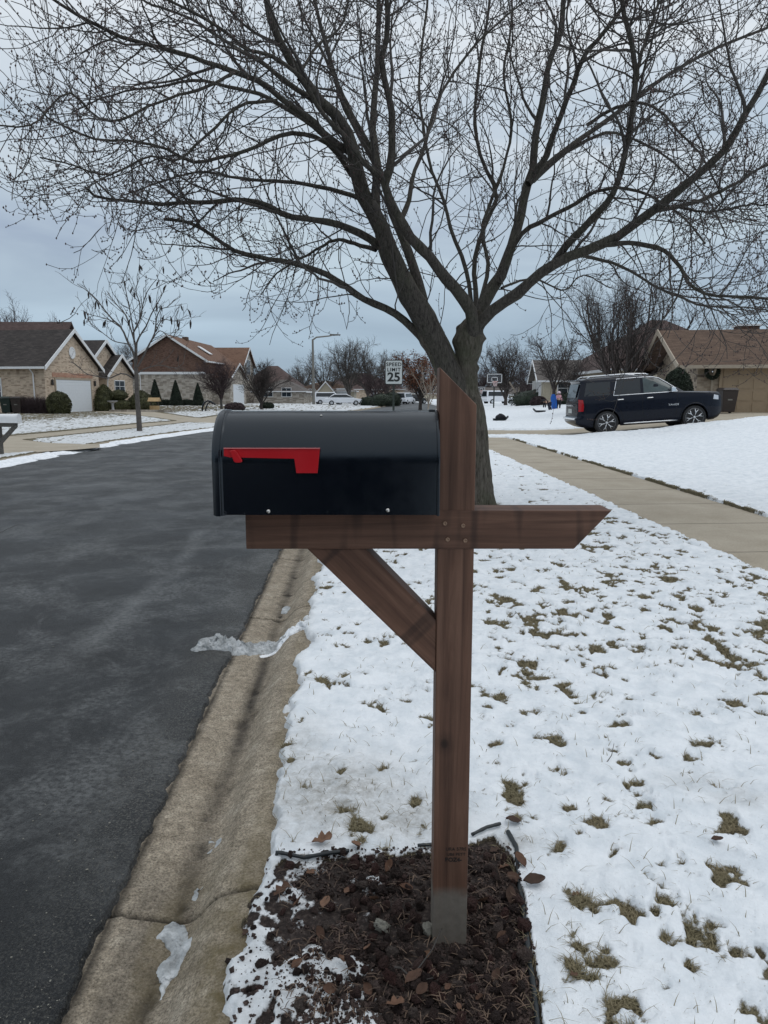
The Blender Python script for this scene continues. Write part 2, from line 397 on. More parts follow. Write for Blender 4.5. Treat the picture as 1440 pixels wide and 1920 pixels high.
    c = t.mix(mn, c, t.mix(n1, (.085, .066, .032), (.20, .16, .085)))
    c = t.mix(cr, c, (.010, .009, .008))
    t.col(c); t.bump(t.math('ADD', n1, t.math('MULTIPLY', n3, 1.2)), .8, .008); M['curb'] = t.m
    # pavement concrete
    t = NT('pavement_concrete', .85, .25); v = t.co('Object'); n1 = t.noise(v, 60, 4, .7); n2 = t.noise(v, 1.3, 5, .65); j = t.attr('joint')
    c = t.ramp(n2, [(.3, (.30, .26, .20)), (.7, (.40, .355, .285))]); c = t.mix(.4, c, t.ramp(n1, [(.3, .3), (.7, .7)]), 'OVERLAY')
    t.col(t.mix(j, c, (.06, .05, .038))); t.bump(n1, .3, .004); M['pave'] = t.m
gen_mats()
# ------------------------------------------------------------------ world
SUN_EL, SUN_AZ = 63.0, 95.0
SC.view_settings.exposure = .22
w = bpy.data.worlds.new('World'); SC.world = w; w.use_nodes = True; nt = w.node_tree; nt.nodes.clear()
wo = nt.nodes.new('ShaderNodeOutputWorld'); bg = nt.nodes.new('ShaderNodeBackground'); nt.links.new(bg.outputs[0], wo.inputs[0])
sky = nt.nodes.new('ShaderNodeTexSky'); sky.sky_type = 'NISHITA'; sky.sun_disc = False
sky.sun_elevation = math.radians(SUN_EL); sky.sun_rotation = math.radians(SUN_AZ)
tc = nt.nodes.new('ShaderNodeTexCoord'); sep = nt.nodes.new('ShaderNodeSeparateXYZ'); nt.links.new(tc.outputs['Generated'], sep.inputs[0])
rp = nt.nodes.new('ShaderNodeValToRGB'); nt.links.new(sep.outputs[2], rp.inputs[0])
el = rp.color_ramp.elements
SK = [(0.0, (.29, .38, .47)), (.07, (.31, .40, .49)), (.2, (.42, .495, .57)), (.42, (.62, .675, .73)), (1.0, (.86, .90, .94))]
while len(el) < len(SK): el.new(.5)
for q, (p_, c_) in zip(el, SK): q.position = p_; q.color = (*c_, 1)
mp = nt.nodes.new('ShaderNodeMapping'); mp.inputs['Scale'].default_value = (1.2, 1.2, 6); nt.links.new(tc.outputs['Generated'], mp.inputs[0])
nz = nt.nodes.new('ShaderNodeTexNoise'); nt.links.new(mp.outputs[0], nz.inputs[0]); nz.inputs['Scale'].default_value = 1.7; nz.inputs['Detail'].default_value = 5; nz.inputs['Roughness'].default_value = .5; nz.inputs['Distortion'].default_value = .4
r2 = nt.nodes.new('ShaderNodeValToRGB'); nt.links.new(nz.outputs[0], r2.inputs[0])
r2.color_ramp.elements[0].position = .3; r2.color_ramp.elements[0].color = (.33, .345, .37, 1); r2.color_ramp.elements[1].position = .7; r2.color_ramp.elements[1].color = (.67, .67, .66, 1)
mx = nt.nodes.new('ShaderNodeMix'); mx.data_type = 'RGBA'; mx.blend_type = 'OVERLAY'; mx.inputs[0].default_value = .8
nt.links.new(rp.outputs[0], mx.inputs[6]); nt.links.new(r2.outputs[0], mx.inputs[7])
# cloud deck radiance is expressed in the sky's own (bright) units, then dimmed with it
sc_ = nt.nodes.new('ShaderNodeMix'); sc_.data_type = 'RGBA'; sc_.blend_type = 'MULTIPLY'; sc_.inputs[0].default_value = 1; sc_.inputs[7].default_value = (10, 10, 10, 1)
nt.links.new(mx.outputs[2], sc_.inputs[6])
m2 = nt.nodes.new('ShaderNodeMix'); m2.data_type = 'RGBA'; m2.inputs[0].default_value = .93
nt.links.new(sky.outputs[0], m2.inputs[6]); nt.links.new(sc_.outputs[2], m2.inputs[7]); nt.links.new(m2.outputs[2], bg.inputs[0])
bg.inputs[1].default_value = .1
sl = bpy.data.lights.new('sun', 'SUN'); sl.energy = .5; sl.angle = math.radians(40); sl.color = (1, .97, .93)
so = bpy.data.objects.new('sun', sl); COL.objects.link(so)
_e = math.radians(SUN_EL); _a = math.radians(SUN_AZ)
sd = Vector((math.sin(_a)*math.cos(_e), math.cos(_a)*math.cos(_e), math.sin(_e)))
so.rotation_euler = (-sd).to_track_quat('-Z', 'Y').to_euler(); so.location = (0, 0, 30)
# ------------------------------------------------------------------ layout of the ground
_ys = np.linspace(-60, 1600, 6641)
_sl = -.040+.165*S((_ys-13)/20)*(1-.9*S((_ys-70)/60))
_x0 = np.cumsum(_sl)*(_ys[1]-_ys[0]); _x0 = _x0-np.interp(0, _ys, _x0)
_p = [G(120, 1920, -.1), G(358, 1400, -.1), G(525, 1035, -.1)]
_off = sum(p.x-np.interp(p.y, _ys, _x0) for p in _p)/3
def xa(y): return np.interp(y, _ys, _x0)+_off          # right asphalt edge
_pl = [G(4, 868, -.1), G(130, 850, -.1), G(200, 838, -.1), G(300, 826, -.1), G(390, 812, -.1)]
ROADW = sum(np.interp(p.y, _ys, _x0)+_off-p.x for p in _pl[:4])/4
def xl(y): return xa(y)-ROADW
_sh25 = float(xa(25))
_w0a, _w0b = G(1440, 1078), G(920, 845); _w1a, _w1b = G(1440, 962), G(960, 821)
def wx0(y): return _w0a.x+(_w0b.x-_w0a.x)*(np.minimum(y, 34)-_w0a.y)/(_w0b.y-_w0a.y)+np.where(y > 34, xa(y)-xa(34.), 0)
def wx1(y): return wx0(y)+1.52
def basez(x, y):
    x = np.asarray(x, float); y = np.asarray(y, float)
    t = x-xa(y); tl = xl(y)-x
    fade = 1-.75*S((y-58)/25)
    r = .66*S((x-5.6)/10)*fade*S((y+4)/14)
    l = .22*S((tl-2.5)/12)
    far = .5*S((np.hypot(x, y)-250)/900)
    return r+l+far
def bz(x, y): return float(basez(x, y))
def seg_dist(x, y, pts, closed=True):
    d = np.full(x.shape, 1e9); n = len(pts)
    for i in range(n if closed else n-1):
        ax, ay = pts[i]; bx, by = pts[(i+1) % n]
        dx, dy = bx-ax, by-ay; L = dx*dx+dy*dy+1e-12
        t = np.clip(((x-ax)*dx+(y-ay)*dy)/L, 0, 1)
        d = np.minimum(d, np.hypot(x-ax-t*dx, y-ay-t*dy))
    return d
def poly_sd(x, y, pts):
    ins = np.zeros(x.shape, bool); n = len(pts)
    for i in range(n):
        ax, ay = pts[i]; bx, by = pts[(i+1) % n]
        if ay == by: continue
        c = ((ay > y) != (by > y)) & (x < (bx-ax)*(y-ay)/(by-ay)+ax)
        ins ^= c
    d = seg_dist(x, y, pts); return np.where(ins, d, -d)
def GP(pts, z=0.0): return [(G(a, b, z).x, G(a, b, z).y) for a, b in pts]
# paved areas given as two edge polylines (ruled sheets)
def ruled(a, b): return a+b[::-1]
DRIVE_R = ([(2.2, 28.0), (5.0, 26.3), (8.0, 25.2), (11.0, 25.3), (14.0, 26.5), (24.0, 26.0)], [(2.2, 31.0), (5.0, 30.6), (8.0, 30.3), (11.0, 31.5), (14.2, 34.4), (24.0, 32.6)])
_sl_lo = GP([(-700, 905), (-300, 862), (-60, 834), (47, 824), (150, 813), (254, 802.5), (356, 791), (420, 784)]); _sl_up = GP([(-700, 870), (-300, 845), (-60, 824), (9, 819.5), (99, 811.5), (262, 795.5), (356, 788), (420, 779)])
WALK_L = (_sl_lo, _sl_up)
APRON_L = (GP([(-160, 862), (9, 851), (79, 846), (140, 842), (187, 838)]), GP([(-160, 832), (9, 822), (40, 824.5), (90, 830), (187, 834)]))
DRIVE_L = (GP([(180, 776), (230, 778), (300, 783), (356, 788.5), (410, 790)], .1), GP([(180, 772), (240, 771.5), (300, 776), (356, 781), (410, 783)], .1))
PAVED = [ruled(*DRIVE_R), ruled(*WALK_L), ruled(*APRON_L), ruled(*DRIVE_L)]
BED = GP([(415, 1800), (455, 1640), (520, 1600), (660, 1602), (800, 1598), (925, 1572), (968, 1610), (985, 1700), (1003, 1800), (1020, 1920), (1050, 2300), (330, 2300)])
PATCH = [(960, 1505, 34, 46), (985, 1545, 26, 14), (1180, 1470, 22, 50), (1195, 1500, 34, 24), (1108, 1557, 28, 22), (1118, 1314, 32, 14), (1000, 1280, 46, 13), (985, 1268, 20, 10), (712, 1212, 40, 10), (632, 1218, 22, 10), (740, 1200, 26, 8), (1062, 1136, 30, 8), (1095, 1124, 50, 7), (1240, 1184, 20, 8), (1336, 1188, 24, 9), (1420, 1206, 20, 8), (1165, 1712, 30, 26), (1175, 1740, 26, 14), (1118, 1820, 44, 24), (1130, 1790, 18, 20), (1285, 1826, 36, 22), (1235, 1665, 26, 12), (784, 1436, 18, 10), (1298, 1398, 28, 11), (752, 1318, 26, 10), (1068, 1527, 26, 8), (1040, 1462, 30, 10), (1060, 1300, 14, 24), (930, 1220, 16, 26), (948, 1175, 24, 6), (1294, 1352, 24, 9), (1120, 1370, 18, 20), (1315, 1230, 26, 8), (830, 1500, 10, 6), (700, 1395, 22, 6), (1200, 1232, 30, 7), (690, 1275, 20, 6), (930, 1405, 10, 6), (1180, 1113, 20, 5), (1070, 1228, 24, 7), (1430, 1840, 14, 30), (1040, 1905, 30, 18)]
PATCHW = []
for a, b, ra, rb in PATCH:
    if b > 1600: ra *= .6; rb *= .6
    else: ra *= .85; rb *= .85
    c = G(a, b); e = G(a+ra, b); f = G(a, b-rb); PATCHW.append((c.x, c.y, abs(e.x-c.x)+.005, abs(f.y-c.y)+.005))
DIRTY = [(G(620, 1500).x, G(620, 1500).y, .28, .28, .85), (G(760, 1545).x, G(760, 1545).y, .2, .16, .7), (G(1390, 1515).x, G(1390, 1515).y, .12, .08, .4), (G(1300, 1480).x, G(1300, 1480).y, .14, .08, .3), (G(560, 1420).x, G(560, 1420).y, .12, .3, .5), (G(960, 1590).x, G(960, 1590).y, .08, .06, .7), (G(500, 1640).x, G(500, 1640).y, .15, .1, .4)]
def terrain(x, y):
    """returns z, snow, dirt, soil"""
    x = np.asarray(x, float); y = np.asarray(y, float); r = np.hypot(x, y)
    t = x-xa(y); tl = xl(y)-x; b = basez(x, y)
    near = 1-S((r-25)/40)
    n1 = fbm(x*1.1, y*1.1, 4, 3); n2 = fbm(x*5, y*5, 4, 11); n3 = fbm(x*19, y*19, 3, 23)
    m1 = fbm(x*4.2, y*3.4, 5, 31, .6)
    # patchiness
    left = S((tl-1.5)/1.0); rightlawn = S((x-wx1(y)-.05)/.4)
    dens = .220+.060*S((y-2.6)/1.2)*(1-S((y-7)/3))*S((x-.4)/.5)
    dens = dens+left*(.05+.16*S((tl-8)/5)*(1-S((y-75)/20)))-rightlawn*.14
    m2 = fbm(x*11, y*8, 4, 37, .6); snow = S((m1*.26+m2*.50+n3*.24-dens-.085)/.13)
    p = np.zeros_like(x)
    for cx, cy, ra, rb in PATCHW:
        q = ((x-cx)/ra)**2+((y-cy)/rb)**2
        p = np.maximum(p, np.exp(-q*.9)*np.where(q < 12, 1, 0))
    snow = snow*(1-S((p+(m2-.5)*1.9+(n3-.5)*1.9-.58)/.85))
    snow = snow*(1-.97*S(1.2-np.hypot((x-1.22)/.42, (y-9.55)/.42)+(n2-.5)*.8))   # bare ring round the trunk
    th = (.012+.024*n1+.034*(n2-.5)+.016*(n3-.5)+.030*(fbm(x*9.5, y*9.5, 3, 17)-.5))*(.35+.65*S((t-.4)/.3)); th = th*(1-.75*S((poly_sd(x, y, BED)+.3)/.3))
    th = th+.028*rightlawn
    z = b+.012+snow*th+(1-snow)*(.006*(n3-.5))
    z = z+near*.010*(fbm(x*2.7, y*2.7, 3, 71)-.5)
    dirt = np.zeros_like(x)
    for cx, cy, ra, rb, a in DIRTY:
        dirt = np.maximum(dirt, a*np.exp(-((x-cx)/ra)**2-((y-cy)/rb)**2))
    # edge by the curb : dirty and thin
    e = t-(.405+.05*(fbm(y*3.1, y*0+.3, 3, 5)-.5)*2+.03*(n3-.5)*2+.05*(n2-.5))
    e = e+.09*S((2.15-y)/.5)*(fbm(y*9, x*9, 3, 77)-.3)
    # meltwater tongue across the curb
    dirt = np.maximum(dirt, .45*S(1-e/.10))
    bed = poly_sd(x, y, BED)+(.10*(n2-.5)+.05*(n3-.5)+.04*(n1-.5))*np.where(x > .3, .3, 1.2); soil = S((bed+.03)/.05)
    if bed.max() > -.3:
        sx = S((x+.30-.18*(n2-.5)*3-.10*S((1.62-y)/.3)-.06*S((y-1.95)/.15))/.32)                        # snow lies on the left of the bed
        bs = S((fbm(x*22, y*22, 4, 91)-.22-.44*sx)/.16)*(1-sx*.98)
        bs = bs*(1-S((y-1.95)/.2)*0)
        snow = np.where(bed > 0, np.minimum(snow, bs), snow)
        z = np.where(bed > 0, b+.004+snow*(.004+.012*n2)+.022*(n2-.5)*soil, z)
        dirt = np.where(bed > 0, np.maximum(dirt, .35), dirt)
    # right road side
    rt = t > -ROADW/2; e = np.where(rt, e, 9.0)
    cut = S(e/.05)
    z = np.where(e < .05, b-.055+(z-b+.055)*cut, z); z = np.where(e < 0, -.4, z)
    # left road side
    el_ = tl-(.45+.08*(fbm(y*1.3, y*0+4.3, 3, 15)-.5)*2)
    el_ = np.where(rt, 9.0, el_)
    z = np.where(el_ < .12, b-.05+(z-b+.05)*S(el_/.12), z); z = np.where(el_ < 0, -.4, z)
    snow = np.where((el_ < .1), snow*.15, snow)
    # pavements
    w0 = wx0(y)+.03*(fbm(y*2.2, y*0+9, 3, 8)-.5)*2+.02*(n3-.5); w1 = wx1(y)
    inw = np.minimum(x-w0, w1-x)
    inw = np.where((y > -40) & (y < 25.2+.4*(n1-.5)) | (y > 31), inw, -1)
    edgeR = (x > w1) & (x < w1+.065+.09*(n2-.5)) & (y < 25) & (y > -30)
    lip = S((fbm(y*1.7, y*0+2, 3, 19)-.33)/.15)
    snow = np.where(edgeR, snow*(1-.95*lip), snow); z = np.where(edgeR, np.maximum(b+.016+.03*n2, z*.5+.5*(b+.03)), z)
    z = np.where(inw > 0, b-.12, z)
    for P in PAVED:
        sd = poly_sd(x, y, P)+(.12*(fbm(x*1.1, y*1.1, 4, 44)-.5)+.06*(n2-.5))*S((r-5)/10)
        z = np.where(sd > 0, b-.12, z)
        if P is PAVED[0]: z = z+np.where((sd < 0) & (sd > -.9) & (y < 29), .08*S((x-6)/2)*S((sd+.9)/.5)*S(-sd/.12)*(.5+n1), 0)
        else: snow = np.where((sd > -.35) & (sd < 0) & (tl > 2.9), snow*.25, snow)
    # ploughed streaks in far snow
    snow = np.where(y < -1.5, np.maximum(snow, S((m1-.2)/.2)), snow)
    return z, snow, dirt, soil
def build_ground():
    az = np.concatenate([np.linspace(-180, -60, 40)[:-1], np.linspace(-60, -31, 50)[:-1], np.linspace(-31, 31, 640), np.linspace(31, 60, 50)[1:], np.linspace(60, 180, 40)[1:-1]])
    r = np.concatenate([[.02, .3, .6, .9], np.exp(np.linspace(math.log(1.15), math.log(60), 900)), np.exp(np.linspace(math.log(60.6), math.log(1500), 150))])
    A, R = np.meshgrid(np.radians(az), r); X = R*np.sin(A); Y = R*np.cos(A)
    z, s, d, so_ = terrain(X, Y)
    V = np.stack([X, Y, z], -1).reshape(-1, 3)
    o = mk('snowy_ground', V, gridf(len(r), len(az), wrap=True), M['ground'], smooth=True)
    attr(o, 'snow', s); attr(o, 'dirt', d); attr(o, 'soil', so_)
    props(o, 'snow covered lawns with brown grass showing through', kind='structure')
build_ground()
def sheet(name, A, B, mat, nu, nv, dz=0.0, label=None, ext=.0, jx=None, kind='structure'):
    """ruled sheet between polylines A and B draped on the terrain"""
    def rs(P, n):
        P = np.array(P, float); L = np.concatenate([[0], np.cumsum(np.hypot(*np.diff(P, axis=0).T))]); q = np.linspace(0, L[-1], n)
        return np.stack([np.interp(q, L, P[:, 0]), np.interp(q, L, P[:, 1])], -1)
    a = rs(A, nu); b = rs(B, nu)
    if ext:
        d = b-a; d /= np.linalg.norm(d, axis=1)[:, None]; a = a-d*ext; b = b+d*ext
    t = np.linspace(0, 1, nv)[None, :, None]; P = a[:, None]*(1-t)+b[:, None]*t
    z = basez(P[..., 0], P[..., 1])+dz
    o = mk(name, np.concatenate([P, z[..., None]], -1).reshape(-1, 3), gridf(nu, nv), mat, smooth=True)
    return props(o, label, kind=kind)
def pavements():
    ys = np.concatenate([np.arange(-30, 3, .5), np.arange(3, 14, .02), np.arange(14, 34, .06), np.arange(34, 120, .5)])
    u = np.linspace(0, 1, 16); Y = np.repeat(ys[:, None], 16, 1); X0 = wx0(ys)-.1; X1 = wx1(ys)+.04
    X = X0[:, None]*(1-u)+X1[:, None]*u
    J = np.abs(((Y-5.02-.06*X) % 1.52)-.76); jn = np.clip(1-(.76-J)/(.014+.0012*Y), 0, 1)
    Z = basez(X, Y)-.004-.006*jn
    o = mk('sidewalk', np.stack([X, Y, Z], -1).reshape(-1, 3), gridf(len(ys), 16), M['pave'], smooth=True); attr(o, 'joint', jn*.85)
    props(o, 'concrete sidewalk running along the right lawn', kind='structure')
    sheet('driveway', *DRIVE_R, M['pave'], 120, 30, -.006, 'concrete driveway under the dark car', ext=.3)
    sheet('sidewalk', *WALK_L, M['pave'], 120, 6, -.006, 'concrete sidewalk across the street', ext=.3)
    sheet('driveway', *APRON_L, M['pave'], 40, 16, -.002, 'concrete driveway apron behind the white mailbox', ext=.2)
    sheet('driveway', *DRIVE_L, M['pave'], 60, 16, -.002, 'concrete driveway of the beige brick house', ext=.3)
pavements()
def road():
    ys = np.concatenate([np.arange(-50, 1, 1.), np.arange(1.0, 9, .012), np.arange(9, 30, .08), np.arange(30, 240, 1.)])
    near = ys < 9.5
    wob = (.014*(fbm(ys*2.1, ys*0+1, 4, 61)-.5)*2+.024*(fbm(ys*11, ys*0+1, 5, 62, .65)-.5)*2)*np.where(ys < 20, 1, 0)
    s = np.concatenate([np.linspace(0, .02, 3), np.linspace(.03, .6, 36), np.linspace(.65, ROADW-.02, 60)])
    Xe = xa(ys)-wob
    X = Xe[:, None]-s[None, :]-.007; Y = np.repeat(ys[:, None], len(s), 1)
    crown = .07*np.sin(np.clip(s/ROADW, 0, 1)*math.pi)[None, :]
    rough = .006*(fbm(X*60, Y*60, 3, 5)-.5)*np.exp(-s/.25)[None, :]+.004*(fbm(X*9, Y*9, 3, 6)-.5)
    Z = -.088+crown+rough-.02*(s < .004)[None, :]
    o = mk('road', np.stack([X, Y, Z], -1).reshape(-1, 3), gridf(len(ys), len(s)), M['asphalt'], smooth=True)
    attr(o, 'edge', np.exp(-((s-.10)/.16)**2)[None, :]*np.ones_like(X)*.8)
    st = np.zeros_like(X); lines = [([(10, 1345), (48, 1307), (120, 1245), (211, 1177), (270, 1125), (335, 1072), (374, 1000)], .05, .9)]
    for L, wd, a in lines:
        d = seg_dist(X, Y, GP(L, -.08), False); st = np.maximum(st, a*np.exp(-(d/(wd*(.6+fbm(X*3, Y*3, 2, 9))))**2)*S((fbm(X*2, Y*1.2, 3, 29)-.28)/.25))
    for off, wd, a in ((1.7, .35, .22), (2.6, .2, .2), (3.5, .3, .3), (4.8, .25, .25), (5.8, .3, .2)):
        st = np.maximum(st, a*np.exp(-((s[None, :]-off-.25*np.sin(Y*.3))/wd)**2)*S((fbm(X*1.5, Y*.5, 4, 39)-.35)/.3)*S((Y-4)/4))
    attr(o, 'streak', st); attr(o, 'seal', np.clip(S((2.9-Y+.9*(fbm(X*1.3, Y*1.3, 3, 88)-.5))/1.2), 0, 1))
    props(o, 'dark asphalt residential street', kind='structure')
    # curb and gutter, right
    yc = np.concatenate([np.arange(-20, .8, .4), np.arange(.8, 9, .010), np.arange(9, 20, .05), np.arange(20, 110, .5)])
    prof = [(-.09, -.115), (-.03, -.106), (0, -.104), (.03, -.105), (.07, -.108), (.11, -.113), (.15, -.119), (.19, -.124), (.215, -.125), (.235, -.121), (.255, -.108), (.275, -.088), (.295, -.066), (.315, -.047), (.335, -.034), (.36, -.025), (.39, -.018), (.43, -.016), (.47, -.022), (.56, -.09)]
    pr = []
    for (a, b), (c, d) in zip(prof[:-1], prof[1:]): pr += [(a, b), ((a+c)/2, (b+d)/2)]
    pr.append(prof[-1]); ps = np.array([p[0] for p in pr]); pz = np.array([p[1] for p in pr])
    wav = .006*(fbm(yc*1.3, yc*0, 3, 66)-.5)*2
    Y = np.repeat(yc[:, None], len(ps), 1); X = xa(yc)[:, None]+ps[None, :]+wav[:, None]*S((ps-.1)/.2)[None, :]
    Z = pz[None, :]+.0035*(fbm(X*25, Y*25, 4, 51)-.5)
    jy = [G(300, 1712, -.1).y, G(505, 1157, -.1).y]; sp = 1.9
    cr = np.zeros_like(X)
    for j in jy+[jy[1]+sp*k for k in range(1, 12)]:
        w_ = .007+.0018*j; d = np.abs(Y-j-.012*(fbm(X*20, Y*0, 3, 53)-.5)*2); k = np.clip(1-d/w_, 0, 1); k = np.sqrt(k); cr = np.maximum(cr, k*.95); Z = Z-.018*k
    # spalled pits in the flow line
    pit = S((fbm(X*16, Y*9, 3, 58)-.68)/.06)*np.exp(-((ps-.20)/.05)**2)[None, :]; Z = Z-.008*pit
    o = mk('curb', np.stack([X, Y, Z], -1).reshape(-1, 3), gridf(len(yc), len(ps)), M['curb'], smooth=True)
    wn = fbm(Y*1.2, Y*0+3, 3, 57); ctr = .195+.02*(wn-.5)
    st = np.exp(-((ps[None, :]-ctr)/.040)**2)*(.6+.7*(wn-.3))+.5*pit+1.0*np.exp(-((ps-.002)/.016)**2)[None, :]
    low = S((2.35-Y)/.35); st = np.maximum(st, .45*low*(ps < .2)[None, :]*S((fbm(X*6, Y*3, 3, 59)-.3)/.2))
    attr(o, 'stain', np.clip(st, 0, 1)); attr(o, 'crack', cr)
    attr(o, 'moss', np.clip(.75*S((ps-.29)/.08)[None, :]*S((2.6-Y)/1.0)*S((fbm(X*7, Y*4, 3, 64)-.3)/.2)+.35*S((ps-.36)/.04)[None, :]+.5*low*S((fbm(X*5, Y*2, 3, 60)-.45)/.15), 0, 1))
    props(o, 'concrete curb and gutter beside the asphalt', kind='structure')
    # left curb
    yc = np.concatenate([np.arange(-20, 12, 1.), np.arange(12, 36, .1), np.arange(36, 110, .6)])
    Y = np.repeat(yc[:, None], len(ps), 1); X = xl(yc)[:, None]-ps[None, :]*1.15
    Z = pz[None, :]+.006*(fbm(X*9, Y*9, 3, 52)-.5)
    o = mk('curb', np.stack([X, Y, Z], -1).reshape(-1, 3)[:, :], gridf(len(yc), len(ps))[:, ::-1], M['curb'], smooth=True)
    attr(o, 'stain', np.exp(-((ps-.2)/.05)**2)[None, :]*np.ones_like(X)*.3); attr(o, 'crack', X*0); attr(o, 'moss', X*0+.15)
    props(o, 'concrete curb across the street', kind='structure')
    # thin ridge of snow lying in the far gutter
    t = np.linspace(-.12, .42, 14); yk = np.arange(12.5, 34, .06); Y = np.repeat(yk[:, None], 14, 1)
    wid = .35+.7*fbm(yk*.5, yk*0, 3, 81); u = np.linspace(0, 1, 14)
    c0 = -.35+.3*S((20-yk)/6)*-1; X = xl(yk)[:, None]-(c0[:, None]*0+(-.35*wid[:, None]+u[None, :]*(.40+.35*wid[:, None])))
    h = .09*np.sin(u*math.pi)[None, :]**.6*S((fbm(X*1.7, Y*1.7, 3, 83)-.27)/.2)*(.4+.8*fbm(X*5, Y*5, 3, 84))
    Z = -.10+.05*u[None, :]**2*1.6+h-.018
    o = mk('gutter_snow', np.stack([X, Y, Z], -1).reshape(-1, 3), gridf(len(yk), 14), M['snowl'], smooth=True)
    props(o, 'thin ridge of snow in the far gutter', kind='stuff')
road()
# ------------------------------------------------------------------ grass blades
def blades():
    n = 900000
    az = RNG.uniform(math.radians(-29), math.radians(29), n); r = np.exp(RNG.uniform(math.log(1.3), math.log(26), n))
    x = r*np.sin(az); y = r*np.cos(az)
    t = x-xa(y)
    k = (t > .42); k &= ~((x > wx0(y)-.02) & (x < wx1(y)+.02)); x = x[k]; y = y[k]; r = r[k]
    z, s, d, so_ = terrain(x, y)
    dens = np.clip((.55-s)/.5, 0, 1)
    edge = (x > wx1(y)) & (x < wx1(y)+.15) & (s < .6)
    pr = dens*(1-so_)*np.where(r < 6, 1.0, .7)+.004*(s > .5)*(so_ < .5)*(r < 8)+.5*edge*(1-so_)
    # thin dirty snow shows stray blades
    pr += .014*d*(so_ < .5)
    k = RNG.random(len(x)) < pr; x = x[k]; y = y[k]; z = z[k]; r = r[k]; s = s[k]
    if len(x) > 170000:
        q = RNG.permutation(len(x))[:170000]; x = x[q]; y = y[q]; z = z[q]; r = r[q]; s = s[q]
    m = len(x); h = RNG.uniform(.006, .022, m)*np.where(s > .5, 1.3, 1); wd = .0006+.00030*r
    a = RNG.uniform(0, 2*math.pi, m); bx = np.cos(a); by = np.sin(a); lean = RNG.uniform(.8, 3.2, m)*h
    pa = a+math.pi/2; px_ = np.cos(pa)*wd; py_ = np.sin(pa)*wd
    P0 = np.stack([x-px_, y-py_, z-.004], -1); P1 = np.stack([x+px_, y+py_, z-.004], -1)
    mx_ = x+bx*lean*.4; my_ = y+by*lean*.4; P2 = np.stack([mx_+px_*.7, my_+py_*.7, z+h*.65], -1); P3 = np.stack([mx_-px_*.7, my_-py_*.7, z+h*.65], -1)
    P4 = np.stack([x+bx*lean, y+by*lean, z+h*.9], -1)
    V = np.stack([P0, P1, P2, P3, P4], 1).reshape(-1, 3); b = np.arange(m)[:, None]*5
    o = mk('grass', V, [b+np.array([[0, 1, 2, 3]]), b+np.array([[3, 2, 4]])], M['grass'])
    props(o, 'dry winter grass blades poking through thin snow', kind='stuff')
blades()
# ------------------------------------------------------------------ rocks, leaves, gravel, slush
def rock_mesh(name, seed, mat, sub=4, rough=.75):
    bm = bmesh.new(); bmesh.ops.create_icosphere(bm, subdivisions=sub, radius=1)
    rg = np.random.default_rng(seed); ax = rg.uniform(.7, 1.25, 3); pl = [(Vector(rg.normal(size=3)).normalized(), rg.uniform(.55, .85)) for _ in range(9)]
    from mathutils import noise as mn
    for v in bm.verts:
        c = v.co.copy()
        for nrm, d in pl:
            k = c.dot(nrm)
            if k > d: c -= nrm*(k-d)*.85
        c *= 1+rough*.35*mn.noise(c*1.7+Vector((seed, 0, 0)))+rough*.30*mn.noise(c*4.5+Vector((0, seed, 0)))+rough*.16*mn.noise(c*10+Vector((seed, seed, 0)))
        v.co = Vector((c.x*ax[0], c.y*ax[1], c.z*ax[2]*.8))
    me = bpy.data.meshes.new(name); bm.to_mesh(me); bm.free(); me.materials.append(mat); me.shade_smooth(); return me
ROCKS = [rock_mesh('lava_rock', i, M['rock']) for i in range(9)]
def place_rock(me, x, y, sz, label, group, name='lava_rock', zf=.25):
    z = float(terrain(np.array([x]), np.array([y]))[0][0])
    o = bpy.data.objects.new(name, me); COL.objects.link(o); o.location = (x, y, z+sz*zf); o.scale = (sz,)*3
    o.rotation_euler = tuple(RNG.uniform(0, 6.28, 3)); return props(o, label, 'rock', group)
